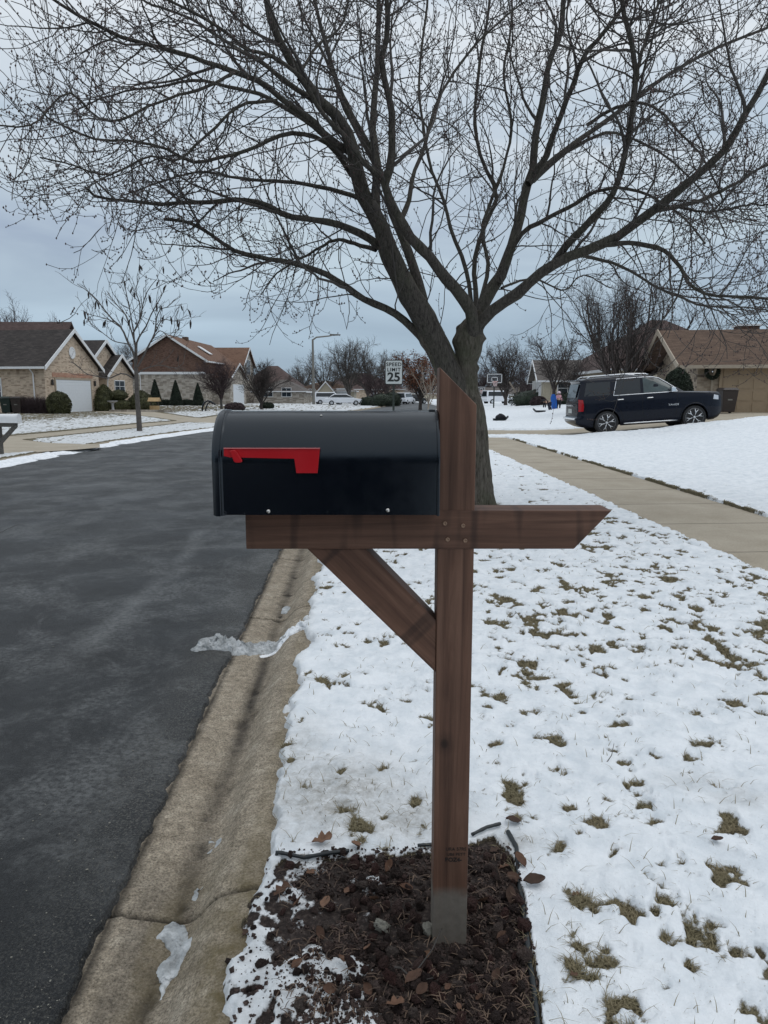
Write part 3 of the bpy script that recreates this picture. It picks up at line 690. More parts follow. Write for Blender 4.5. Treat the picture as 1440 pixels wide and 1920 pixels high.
def bed():
    # individual rocks in the heap
    cand = []
    n = 0; tries = 0
    while n < 215 and tries < 9000:
        tries += 1
        px = RNG.uniform(540, 985); py = RNG.uniform(1600, 1925); g = G(px, py)
        if poly_sd(np.array([g.x]), np.array([g.y]), BED)[0] < .015: continue
        w_ = S((px-560)/180)*.9+.1
        if RNG.random() > w_: continue
        if .10 < g.x < .245 and 1.72 < g.y < 1.88: continue
        sz = RNG.uniform(.009, .0185)*(1.15 if py > 1680 and px > 700 else .95)
        if any((g.x-a)**2+(g.y-b)**2 < (.75*(sz+c))**2 for a, b, c in cand): continue
        cand.append((g.x, g.y, sz)); n += 1
        place_rock(ROCKS[n % 9], g.x, g.y, sz, 'dark reddish brown lava rock packed in the bed at the foot of the post', 'lava rocks heaped round the post', zf=RNG.uniform(.3, .8))
    # scattered rocks on the snow, left of the bed
    for px, py, s_ in [(530, 1712, 12), (475, 1745, 9), (505, 1757, 10), (430, 1800, 12), (490, 1818, 15), (520, 1798, 9), (486, 1861, 14), (590, 1712, 13), (500, 1690, 8), (560, 1660, 9), (620, 1680, 12), (545, 1745, 8), (585, 1765, 11), (440, 1765, 8), (468, 1862, 10), (520, 1880, 9), (610, 1740, 9), (650, 1648, 9), (545, 1690, 8), (478, 1702, 7), (600, 1650, 8), (556, 1838, 14), (584, 1850, 12), (575, 1806, 12), (612, 1790, 10), (470, 1790, 7), (430, 1868, 9), (450, 1905, 9), (566, 1900, 11), (540, 1770, 7), (640, 1625, 8), (572, 1640, 7)]:
        g = G(px, py); sz = s_*.5/F*2.35
        place_rock(ROCKS[int(px) % 9], g.x, g.y, sz*1.0, 'small dark lava rock lying apart on the snow beside the bed', 'lava rocks scattered on the snow', zf=.35)
    me = rock_mesh('pale_rock', 77, M['rockp']); g = G(718, 1748); place_rock(me, g.x, g.y, .024, 'pale grey rounded stone among the dark lava rocks', None, 'pale_stone', .5)
    me = rock_mesh('pale_rock', 78, M['rockp']); g = G(806, 1752); place_rock(me, g.x, g.y, .021, 'grey rough stone touching the foot of the wooden post', None, 'grey_stone', .5)
    # small chips: nobody could count them
    xs = []; ys = []
    k = 26000; px = RNG.uniform(430, 1010, k); py = RNG.uniform(1590, 1935, k)
    gx = np.empty(k); gy = np.empty(k)
    for i in range(k): g = G(px[i], py[i]); gx[i] = g.x; gy[i] = g.y
    sd = poly_sd(gx, gy, BED); pr = np.where(sd > 0, .06+.94*S((gx+.33)/.28), 0)*S((fbm(gx*9, gy*9, 3, 7)-.25)/.2)
    m = RNG.random(k) < pr*.55; gx = gx[m]; gy = gy[m]; z = terrain(gx, gy)[0]; n = len(gx); r = RNG.exponential(.0024, n)+.0016; r = np.minimum(r, .010)
    base = np.array([(1, 0, 0), (-1, 0, 0), (0, 1, 0), (0, -1, 0), (0, 0, 1), (0, 0, -1)], float)
    V = base[None]*r[:, None, None]*RNG.uniform(.5, 1.3, (n, 6, 1)); Q = np.linalg.qr(RNG.normal(size=(n, 3, 3)))[0]
    V = np.einsum('nij,nkj->nki', Q, V)+np.stack([gx, gy, z+r*.3], -1)[:, None]
    f = np.array([(0, 2, 4), (2, 1, 4), (1, 3, 4), (3, 0, 4), (2, 0, 5), (1, 2, 5), (3, 1, 5), (0, 3, 5)])
    o = mk('lava_gravel', V.reshape(-1, 3), (np.arange(n)[:, None, None]*6+f[None]).reshape(-1, 3), M['rock'])
    props(o, 'fine crushed lava gravel and mulch chips', kind='stuff')
bed()
def grit():
    n = 1500; px = RNG.uniform(-40, 560, n); py = 1000+930*RNG.random(n)**.8; gx = np.empty(n); gy = np.empty(n)
    for i in range(n): g = G(px[i], py[i], -.08); gx[i] = g.x; gy[i] = g.y
    t = xa(gy)-gx; k = (t > .015) & (RNG.random(n) < .25+.75*np.exp(-t/.12)); gx = gx[k]; gy = gy[k]; t = t[k]; n = len(gx)
    r = np.minimum(RNG.exponential(.0010, n)+.0010, .005); z = -.088+.07*np.sin(np.clip(t/ROADW, 0, 1)*math.pi)+.003
    base = np.array([(1, 0, 0), (-1, 0, 0), (0, 1, 0), (0, -1, 0), (0, 0, .6), (0, 0, -.6)], float); V = base[None]*r[:, None, None]*RNG.uniform(.6, 1.5, (n, 6, 1))+np.stack([gx, gy, z], -1)[:, None]
    f = np.array([(0, 2, 4), (2, 1, 4), (1, 3, 4), (3, 0, 4), (2, 0, 5), (1, 2, 5), (3, 1, 5), (0, 3, 5)])
    o = mk('road_grit', V.reshape(-1, 3), (np.arange(n)[:, None, None]*6+f[None]).reshape(-1, 3), M['rockp']); props(o, 'pale grit and tiny pebbles strewn over the asphalt', kind='stuff')
grit()
def shreds():
    n = 1500; px = RNG.uniform(520, 1000, n); py = RNG.uniform(1610, 1930, n); gx = np.empty(n); gy = np.empty(n)
    for i in range(n): g = G(px[i], py[i]); gx[i] = g.x; gy[i] = g.y
    sd = poly_sd(gx, gy, BED); k = (sd > .02) & (RNG.random(n) < .15+.5*S((fbm(gx*7, gy*7, 3, 70)-.35)/.3)); gx = gx[k]; gy = gy[k]; n = len(gx); z = terrain(gx, gy)[0]+RNG.uniform(.008, .022, n)
    a = RNG.uniform(0, 6.283, n); L = RNG.uniform(.004, .020, n); w_ = RNG.uniform(.0005, .0016, n); t = RNG.uniform(-.35, .35, n); dx, dy = np.cos(a), np.sin(a)
    A = np.stack([gx-dx*L-dy*w_, gy-dy*L+dx*w_, z-t*L], -1); B = np.stack([gx-dx*L+dy*w_, gy-dy*L-dx*w_, z-t*L], -1); C = np.stack([gx+dx*L+dy*w_*.6, gy+dy*L-dx*w_*.6, z+t*L], -1); D_ = np.stack([gx+dx*L-dy*w_*.6, gy+dy*L+dx*w_*.6, z+t*L], -1)
    Mi = np.stack([gx, gy, z+.003], -1); V = np.stack([A, B, Mi+np.stack([dy*w_, -dx*w_, w_*0], -1), C, D_, Mi-np.stack([dy*w_, -dx*w_, w_*0], -1)], 1).reshape(-1, 3); b = np.arange(n)[:, None]*6
    o = mk('mulch_shreds', V, np.concatenate([b+np.array([[0, 1, 2, 5]]), b+np.array([[5, 2, 3, 4]])]), M['shred']); props(o, 'dry stems and bark shreds mixed through the lava rock bed', kind='stuff')
shreds()
def leaf_mesh(seed, kind):
    rg = np.random.default_rng(seed); n = 9; V = []; curl = rg.uniform(.2, .9); tw = rg.uniform(-.5, .5); lob = kind == 'lobed'
    rows = 9
    for i in range(rows):
        t = i/(rows-1); w_ = math.sin(math.pi*min(1, t*.96+.02))**.8*.33
        if lob: w_ *= 1+.5*math.sin(t*math.pi*5+.6)
        for j in range(5):
            s_ = (j-2)/2; x = (t-.5)+.05*s_*s_; y = s_*w_; z = curl*.5*(abs(s_)**1.5)*w_*1.3+.25*curl*((t-.5)**2)*2+tw*(t-.5)*y+.02*rg.normal()
            V.append((x, y, z))
    me = bpy.data.meshes.new('dead_leaf'); F_ = [tuple(q) for q in gridf(rows, 5)]
    V2 = V+[(v[0], v[1], v[2]-.02) for v in V]; b = len(V)
    F2 = F_+[tuple(b+i for i in q[::-1]) for q in F_]
    st = len(V2); V2 += [(-.5, -.008, .03), (-.5, .008, .03), (-.78, .006, .08), (-.78, -.006, .08)]; F2.append((st, st+1, st+2, st+3))
    me.from_pydata(V2, [], F2); me.materials.append(M['leaf']); me.shade_smooth(); return me
LEAVES = [leaf_mesh(i, 'lobed' if i % 2 else 'oval') for i in range(6)]
def leaf(px, py, L, label, k=0, rot=None, tilt=.3, group=None, lift=.008):
    g = G(px, py); z = float(terrain(np.array([g.x]), np.array([g.y]))[0][0])
    d = math.hypot(g.y, CZ)
    o = bpy.data.objects.new('dead_leaf', LEAVES[k % 6]); COL.objects.link(o); s_ = L/F*d*.8
    o.scale = (s_, s_, s_); o.location = (g.x, g.y, z+lift+s_*.08); o.rotation_euler = (RNG.uniform(-tilt, tilt), RNG.uniform(-tilt, tilt), rot if rot is not None else RNG.uniform(0, 6.28))
    return props(o, label, 'leaf', group)
leaf(436, 1722, 42, 'rust coloured curled leaf on the snow near the curb, outermost on its side', 1, .4)
leaf(462, 1742, 26, 'small reddish leaf on snow just inside the curled rust one', 3, 1.2)
leaf(604, 1590, 44, 'brown crumpled leaf just above the black edging strip', 1, .1)
leaf(668, 1600, 30, 'dull brown leaf half in snow behind the rock heap', 0, 2.1)
leaf(582, 1640, 26, 'orange brown leaf lying below the cut black edging strip', 3, 1.0)
leaf(610, 1700, 34, 'pale tan leaf standing among small rocks at the snow edge', 2, 1.4, .6)
leaf(528, 1680, 40, 'brown torn leaf on the snowy left side of the bed', 5, .8)
leaf(1000, 1670, 46, 'large grey brown oval leaf lying on the snow right of the bed', 0, .1, .1)
leaf(976, 1630, 38, 'curled brown leaf on the right bed edge above the large oval leaf', 2, 1.9, .4)
leaf(955, 1690, 38, 'reddish folded leaf upright between rocks right of the post', 4, 1.3, .9)
leaf(940, 1770, 38, 'dull red leaf lying on rocks below the folded upright leaf', 4, .9, .5)
leaf(944, 1634, 26, 'light tan torn leaf beside the curled brown one', 1, .6, .5)
leaf(965, 1655, 34, 'dark flat leaf tucked beneath the large oval leaf', 0, 2.6, .3)
leaf(962, 1556, 36, 'dark grey curled leaf in the grass tuft behind the post', 2, .1, .3)
leaf(926, 1600, 24, 'small tan leaf on the snow just right of the post', 3, .5)
leaf(775, 1852, 44, 'long tan leaf lying across rocks in the middle of the heap', 2, .7, .3, lift=.02)
leaf(790, 1876, 30, 'small straw coloured leaf near the bottom of the rock heap', 4, .6, .3, lift=.02)
leaf(740, 1905, 36, 'yellowish leaf lowest in the rock heap', 5, .2, .3, lift=.02)
leaf(556, 1828, 26, 'orange leaf on the reddish rocks left of the heap', 0, .8)
leaf(1342, 1602, 26, 'single black leaf alone on the open snow', 0, .1, .1)
leaf(1078, 1692, 16, 'tiny dark leaf scrap on snow right of the bed', 1, .4)
leaf(1075, 1845, 20, 'brown leaf scrap in the lower grass patch', 3, .4)
leaf(290, 1694, 16, 'rusty leaf scrap in the crack beside the asphalt', 3, .4)
leaf(140, 1528, 9, 'tiny tan leaf fragment alone on the asphalt', 0, .4)
for px, py in [(560, 1700), (600, 1760), (650, 1680), (690, 1790), (640, 1820), (620, 1880), (700, 1700), (760, 1680), (840, 1860), (900, 1880), (930, 1840), (860, 1900), (690, 1870), (730, 1640), (910, 1700), (800, 1800)]:
    leaf(px, py, RNG.uniform(16, 30), 'small dull brown leaf scrap caught between lava rocks', int(px) % 6, None, .9, 'small leaf scraps in the rock bed', .014)
def lump(name, pts, rad, mat, label, cat, z0=None, squash=.6, seed=0, amp=.35):
    """irregular heap of snow along a polyline on the ground"""
    bm = bmesh.new(); rg = np.random.default_rng(seed)
    P = [G(a, b, -.08) for a, b in pts]; V = []; nU = 110; nV = 48
    L = [0]
    for a, b in zip(P[:-1], P[1:]): L.append(L[-1]+(b-a).length)
    for i in range(nU):
        s_ = L[-1]*i/(nU-1); k = max(j for j in range(len(L)) if L[j] <= s_+1e-9); k = min(k, len(P)-2); f = (s_-L[k])/(L[k+1]-L[k])
        c = P[k].lerp(P[k+1], f); t = (P[k+1]-P[k]).normalized(); n_ = Vector((-t.y, t.x, 0)); rr = rad[k]*(1-f)+rad[k+1]*f
        endf = min(1, min(i, nU-1-i)/5.0)**.5
        for j in range(nV):
            u = -1+2*j/(nV-1); x = c.x+n_.x*u*rr*endf; y = c.y+n_.y*u*rr*endf
            V.append([x, y, 0, (1-u*u)**.6*endf*rr])
    V = np.array(V); x, y = V[:, 0], V[:, 1]
    e = fbm(x*38, y*38, 5, seed+5, .7); h = V[:, 3]*squash*np.clip(1-2.2*amp+4.4*amp*e, .05, 3)
    x = x+.08*(fbm(x*16, y*16, 4, seed)-.5); y = y+.08*(fbm(x*16, y*16, 4, seed+1)-.5)
    t = x-xa(y); gz = np.interp(t, [-.5, -.01, .0, .2, .235, .335, .6], [-.082, -.088, -.104, -.124, -.121, -.034, .012])
    o = mk(name, np.stack([x, y, gz-(.004 if squash < .4 else .010)+h], -1), gridf(nU, nV), mat, smooth=True); return props(o, label, cat)
lump('slush_heap', [(362, 1222), (400, 1208), (440, 1212), (480, 1214)], [.03, .085, .07, .06], M['slush'], 'grey slush heap spread over the edge of the asphalt', 'snow', seed=3, squash=.8)
lump('slush_patch', [(428, 1214), (470, 1210), (510, 1204), (540, 1200)], [.07, .085, .09, .05], M['slush'], 'wet grey slush crossing the concrete gutter', 'snow', seed=8, squash=.55)
lump('snow_ridge', [(485, 1221), (512, 1212), (535, 1202), (562, 1195), (592, 1192)], [.02, .03, .05, .07, .06], M['snowl'], 'white snow ridge reaching from the lawn onto the curb', 'snow', seed=12, squash=.7)
lump('ice_patch', [(352, 1668), (368, 1650), (382, 1634)], [.012, .024, .010], M['slush'], 'short strip of ice in the gutter above the cracked joint', 'ice', seed=15, squash=.39)
lump('ice_patch', [(310, 1850), (322, 1790), (330, 1720), (345, 1705)], [.014, .036, .034, .02], M['slush'], 'long strip of old ice in the gutter below the cracked joint', 'ice', seed=18, squash=.38)
lump('ice_patch', [(388, 1572), (400, 1560), (404, 1545)], [.008, .014, .008], M['slush'], 'small ring of ice in the dark gutter stain', 'ice', seed=21, squash=.39)
lump('ice_patch', [(532, 1140), (540, 1126)], [.02, .02], M['slush'], 'ice patch in the gutter just behind the slush', 'ice', seed=24, squash=.39)
def edging(pts, r, label, lift=.01, name='edging_strip', flat=.6):
    P = []
    for a, b in pts:
        g = G(a, b); z = float(terrain(np.array([g.x]), np.array([g.y]))[0][0]); P.append(Vector((g.x, g.y, z+lift)))
    Q = []
    for i in range(len(P)-1):
        for k in range(6): Q.append(P[i].lerp(P[i+1], k/6))
    Q.append(P[-1]); mb = MB(); mb.tube(Q, [r*(.85+.3*random.random()) for _ in Q], 10); o = mb.build(name, M['plastic'], smooth=True); return props(o, label, 'garden edging')
edging([(479, 1604), (520, 1610), (570, 1616), (620, 1613), (655, 1610)], .0065, 'black plastic edging strip lying cut on the snow left of the post')
edging([(783, 1600), (815, 1597)], .006, 'short black edging end just left of the post')
edging([(885, 1580), (912, 1566), (938, 1560)], .006, 'black edging piece curving up right behind the post')
edging([(952, 1572), (968, 1600), (974, 1660), (984, 1730), (992, 1800), (1002, 1870), (1012, 1960)], .0075, 'long black edging strip along the right side of the bed', .004)
def twigs():
    for i, (a, b, c, d, lab) in enumerate([(0, 1004, 38, 986, 'thin fallen twig lying on the road at its far side'), (740, 1832, 812, 1850, 'bent dry stem lying over the rocks'), (1110, 1462, 1152, 1448, 'thin dry twig lying on the open snow')]):
        p = G(a, b, -.03 if i == 0 else 0); q = G(c, d, -.03 if i == 0 else 0); zz = .0 if i == 0 else .04
        if i == 0: zz = .045
        mb = MB(); pts = [p.lerp(q, k/6)+Vector((0, random.uniform(-.01, .01), zz*.5+random.uniform(0, .012))) for k in range(7)]
        mb.tube(pts, [.003*(1-k/9) for k in range(7)], 5); m_ = pts[3]
        mb.tube([m_, m_+Vector((.05, .06, .02)), m_+Vector((.09, .16, .02))], [.002, .0015, .001], 5)
        props(mb.build('fallen_twig', M['twig']), lab, 'twig')
twigs()
# ------------------------------------------------------------------ mailbox on its post
PD = 1.76
def mailbox():
    px0, px1 = .129, .2185; pc = (px0+px1)/2; w_ = px1-px0; d_ = .089
    root = thing('mailbox_post', 'brown stained wooden post with cross arm and diagonal brace carrying the black mailbox', 'post', (pc, PD+d_/2, 0))
    hw = w_/2; hd = d_/2; z_arm1 = W(1000, 957, PD).z; z_arm0 = W(1000, 1029, PD).z; dz = z_arm1-z_arm0
    zt1 = W(823, 688, PD).z; zt0 = W(890, 759, PD).z
    mb = MB(); mb.prism([(-hw, -.12), (hw, -.12), (hw, zt0), (-hw+.001, zt1)], 1, -hd, hd)
    mb.build('post', M['wz'], root, bevel=.0022)
    xl_, xr_ = W(461, 1000, PD).x-pc, W(1147, 957, PD).x-pc; xr0 = W(1076, 1029, PD).x-pc
    a = MB(); a.prism([(xl_, z_arm0), (xr0, z_arm0), (xr_, z_arm1), (xl_, z_arm1)], 1, -hd-.0025, hd+.0025); a.build('cross_arm', M['wx'], root, bevel=.0022)
    # brace, built along its own x axis
    A = W(575, 1031, PD); B = W(685, 1031, PD); C = W(820, 1165, PD); Dd = W(820, 1262, PD)
    pa = Vector((A.x, 0, z_arm0)); pb = Vector((B.x, 0, z_arm0)); pc_ = Vector((px0, 0, C.z)); pd = Vector((px0, 0, Dd.z))
    ang = math.atan2(pd.z-pa.z, pd.x-pa.x); R = Matrix.Rotation(ang, 4, 'Y'); Ri = Matrix.Rotation(ang, 4, 'Y')
    cen = (pa+pb+pc_+pd)/4; mb = MB(); loc = []
    for p in (pa, pd, pc_, pb):
        q = Ri @ (p-cen); loc.append((q.x, q.z))
    mb.prism(loc, 1, -hd+.004, hd-.004); o = mb.build('brace', M['wx'], root, bevel=.002); o.location = (cen.x-pc, 0, cen.z); o.rotation_euler = (0, -ang, 0)
    for sx_, sy_ in ((834, 981), (868, 985), (839, 1011), (872, 1013)):
        p = W(sx_, sy_, PD); s = MB(); s.lathe([(.0045, -.0022), (.0052, -.0040), (.0046, -.0052), (.0030, -.0048), (.0022, -.0030)], n=12, axis=1); s.build('screw', M['bronze'], root, smooth=True).location = (p.x-pc, -hd-.0010, p.z)
    st = bpy.data.objects.new('x', None)
    for txt, px_, py_, sz, off in (('URA 57RS', 855, 1592, .0125, 0), ('UB6 PETT', 855, 1602, .0115, 0), ('BOZ4-', 850, 1612, .0155, .0006)):
        p = W(px_, py_, PD); text_mesh('stamp', txt, sz, M['stamp'], root, (p.x-pc, -hd-.0006, p.z), (math.pi/2, 0, 0), .0003, off)
    bpy.data.objects.remove(st)
    # the box itself
    side = PD+.045-.12; bc = PD+.045
    x0, x1 = W(400, 900, side).x, W(824, 900, side).x; z0 = z_arm1+.001; z1 = 1.402; H = z1-z0; R_ = .12
    box = thing('mailbox', 'glossy black metal mailbox with red flag on the wooden cross arm', 'mailbox', ((x0+x1)/2, bc, z0))
    hx = (x1-x0)/2
    def prof(r, zb, top, n=26):
        hs = top-r; P = [(-r, zb), (-r, zb+.01), (-r, hs*.5), (-r, hs)]
        P += [(-r*math.cos(math.pi*k/n), hs+r*math.sin(math.pi*k/n)) for k in range(1, n)]
        return P+[(r, hs), (r, hs*.5), (r, zb+.01), (r, zb)]
    def shell(xs, rs, name, n=26, mat=M['black'], caps=True, par=box):
        m = MB(); k0 = None
        for x, (r, zb, tp) in zip(xs, rs):
            m.v += [(x, y, z) for y, z in prof(r, zb, tp, n)]
        L = len(prof(*rs[0], n))
        for i in range(len(xs)-1):
            for j in range(L): m.f.append((i*L+j, i*L+(j+1) % L, (i+1)*L+(j+1) % L, (i+1)*L+j)); m.m.append(0)
        if caps: m.f += [tuple(range(L)), tuple(range((len(xs)-1)*L, len(xs)*L))[::-1]]; m.m += [0, 0]
        return smooth_by_angle(m.build(name, mat, par), 35)
    nx = 24; xs = list(np.linspace(-hx+.016, hx-.004, nx)); shell(xs, [(R_, 0, H)]*nx, 'body', 40)
    xs = [-hx-.003, -hx+.001, -hx+.006, -hx+.014, -hx+.016, -hx+.019, -hx+.022]; shell(xs, [(R_-.003, -.001, H-.002), (R_+.0005, -.002, H+.001), (R_+.003, -.003, H+.0035), (R_+.003, -.003, H+.0035), (R_+.0012, -.002, H+.0015), (R_+.0025, -.002, H+.0028), (R_+.0003, -.001, H+.0004)], 'door', 40)
    xs = [hx-.006, hx-.005, hx-.001, hx+.001]; shell(xs, [(R_+.0004, -.001, H+.0004), (R_+.003, -.002, H+.003), (R_+.003, -.002, H+.003), (R_+.001, -.001, H+.001)], 'rear_cap', 40)
    # curved door pull
    h = MB(); hy = -.004
    def L(px, py): p = W(px, py, bc); return (p.x-box.location.x, hy, p.z-z0)
    h.tube([L(400, 757), L(396, 753), L(390, 751.5), L(384, 755), L(380.5, 763), L(380, 771)], [.0022, .0022, .002, .002, .002, .0016], 8)
    h.tube([(a, b+.022, c) for a, b, c in [L(401, 759), L(397, 756), L(391, 754), L(386, 757), L(383, 765), L(382, 771)]], [.0018]*6, 8)
    h.build('door_pull', M['black'], box, smooth=True)
    l = MB(); l.box(hx-.020, hx-.006, -.016, .016, H-.010, H+.003); l.build('rear_tab', M['black'], box, bevel=.002)
    def sp(px, py): p = W(px, py, side-.003); return (p.x-box.location.x, p.z-z0)
    fl = MB(); P = [sp(420, 841), sp(420, 855), sp(432, 857.5), sp(552, 860), sp(556, 887), sp(595.5, 887), sp(600, 841)]
    fl.prism(P, 1, -R_-.006, -R_-.003); f = fl.build('flag', M['red'], box, bevel=.0005)
    e = MB(); a0 = sp(420, 841); a1 = sp(600, 841); e.box(a0[0], a1[0], -R_-.0085, -R_-.003, a0[1], a0[1]+.0016); e.build('flag_edge', M['redl'], f)
    pv = MB(); P = [sp(432, 846), sp(434, 844), sp(441, 843.5), sp(444, 846), sp(455, 862), sp(455, 865), sp(452, 867), sp(443, 867), sp(440, 865)]
    pv.prism(P, 1, -R_-.012, -R_-.0065); pv.build('flag_pivot', M['red'], f, bevel=.0012)
    for a, b, r in ((503, 959, .0048), (727, 957, .0048)):
        x, z = sp(a, b); s = MB(); s.lathe([(r, 0), (r, -.0012), (r*.85, -.003), (r*.4, -.004), (.0003, -.0042)], n=14, axis=1); s.build('screw', M['steel'], box, smooth=True).location = (x, -R_, z)
    for a, b, r in ((420, 963, .0052), (458, 963, .0018), (614, 960, .0018), (806, 953, .0015)):
        x, z = sp(a, b); s = MB(); s.lathe([(r, .0005), (r, -.0012), (r*.6, -.0014), (r*.55, -.0004)], n=14, axis=1); s.build('rivet', M['black'], box, smooth=True).location = (x, -R_, z)
    p = W(602, 766, bc-.05); s = MB(); s.lathe([(.003, -.001), (.003, .001), (.0015, .002)], n=10); s.build('rivet', M['steel'], box, smooth=True).location = (p.x-box.location.x, -.05, H-.0105)
M['stamp'] = simple('faded_ink', (.012, .007, .005), .7)
mailbox()
# ------------------------------------------------------------------ trees
def tubesV(P, R, n):
    """P (B,N,3), R (B,N) -> verts, quads"""
    B, N, _ = P.shape
    T = np.empty_like(P); T[:, 1:-1] = P[:, 2:]-P[:, :-2]; T[:, 0] = P[:, 1]-P[:, 0]; T[:, -1] = P[:, -1]-P[:, -2]
    T /= np.linalg.norm(T, axis=2, keepdims=True)+1e-9
    mean = P[:, -1]-P[:, 0]; ax = np.argmin(np.abs(mean), axis=1); ref = np.eye(3)[ax][:, None, :]
    U = np.cross(T, np.broadcast_to(ref, T.shape)); U /= np.linalg.norm(U, axis=2, keepdims=True)+1e-9; Wv = np.cross(T, U)
    a = np.arange(n)*2*math.pi/n
    V = P[:, :, None]+R[:, :, None, None]*(U[:, :, None]*np.cos(a)[:, None]+Wv[:, :, None]*np.sin(a)[:, None])
    V = V.reshape(-1, 3); b = (np.arange(B)*N*n)[:, None, None, None]; i = (np.arange(N-1)*n)[None, :, None]; k = np.arange(n)[None, None, :]; k2 = (k+1) % n
    b = b.reshape(B, 1, 1)
    F_ = np.stack([b+i+k, b+i+k2, b+i+n+k2, b+i+n+k], -1).reshape(-1, 4)
    return V, F_
class Acc:
    def __init__(s): s.V = []; s.F = {}; s.n = 0
    def add(s, V, F_):
        s.V.append(V); s.F.setdefault(F_.shape[1], []).append(F_+s.n); s.n += len(V)
    def mesh(s, name, mat, parent, smooth=True):
        return mk(name, np.concatenate(s.V), [np.concatenate(v) for v in s.F.values()], mat, parent, smooth)
def unit(v): return v/(np.linalg.norm(v, axis=-1, keepdims=True)+1e-9)
def grow(rg, start, d, L, npts, wig, up, curl=None):
    """vectorised: start (B,3) dir (B,3) L (B,) -> P (B,npts,3). up: (npts,) upward pull per step or (B,npts)"""
    B = len(start); P = np.empty((B, npts, 3)); P[:, 0] = start; d = unit(d.copy()); st = (L/(npts-1))[:, None]
    up = np.broadcast_to(up, (B, npts)); side = unit(rg.normal(size=(B, 3)))*(curl if curl is not None else 0)
    for i in range(1, npts):
        d = unit(d+rg.normal(size=(B, 3))*wig+side+np.array([0, 0, 1.])*up[:, i:i+1]); P[:, i] = P[:, i-1]+d*st
    return P
def spawn(rg, P, R, k, tmin, tmax, spread, fwd, upb, rat=.6, even=True):
    """k children per branch: start, dir, parent radius, t"""
    B, N, _ = P.shape
    if even: t = (np.arange(k)[None]+rg.uniform(.1, .9, (B, k)))/k
    else: t = rg.random((B, k))
    t = tmin+t*(tmax-tmin); x = t*(N-1)-1e-6; i = np.floor(x).astype(int); i = np.clip(i, 0, N-2); f = (x-i)[..., None]; b = np.arange(B)[:, None]
    s = P[b, i]*(1-f)+P[b, i+1]*f; T = unit(P[b, i+1]-P[b, i]); r = R[b, i]*(1-f[..., 0])+R[b, i+1]*f[..., 0]
    q = rg.normal(size=s.shape); q = unit(q-T*(q*T).sum(-1, keepdims=True))
    d = unit(T*fwd+q*spread+np.array([0, 0, 1.])*upb)
    return s.reshape(-1, 3), d.reshape(-1, 3), r.reshape(-1), t.reshape(-1)
def taper(r0, r1, n): return r0[:, None]+(r1-r0)[:, None]*np.linspace(0, 1, n)[None]**.8
def octas(C, r, el=1.5, d=None):
    n = len(C); base = np.array([(1, 0, 0), (-1, 0, 0), (0, 1, 0), (0, -1, 0), (0, 0, el), (0, 0, -el)], float)
    f = np.array([(0, 2, 4), (2, 1, 4), (1, 3, 4), (3, 0, 4), (2, 0, 5), (1, 2, 5), (3, 1, 5), (0, 3, 5)])
    return (base[None]*r[:, None, None]+C[:, None]).reshape(-1, 3), (np.arange(n)[:, None, None]*6+f[None]).reshape(-1, 3)
def resample(P, n):
    P = np.array(P, float)
    # Catmull-Rom then arc-length
    Q = np.vstack([2*P[0]-P[1], P, 2*P[-1]-P[-2]]); out = []
    for i in range(1, len(Q)-2):
        p0, p1, p2, p3 = Q[i-1:i+3]
        for t in np.linspace(0, 1, 12, endpoint=False): out.append(.5*((2*p1)+(-p0+p2)*t+(2*p0-5*p1+4*p2-p3)*t*t+(-p0+3*p1-3*p2+p3)*t**3))
    out.append(Q[-2]); out = np.array(out); L = np.concatenate([[0], np.cumsum(np.linalg.norm(np.diff(out, axis=0), axis=1))]); q = np.linspace(0, L[-1], n)
    return np.stack([np.interp(q, L, out[:, k]) for k in range(out.shape[1])], -1)
TD = 9.6
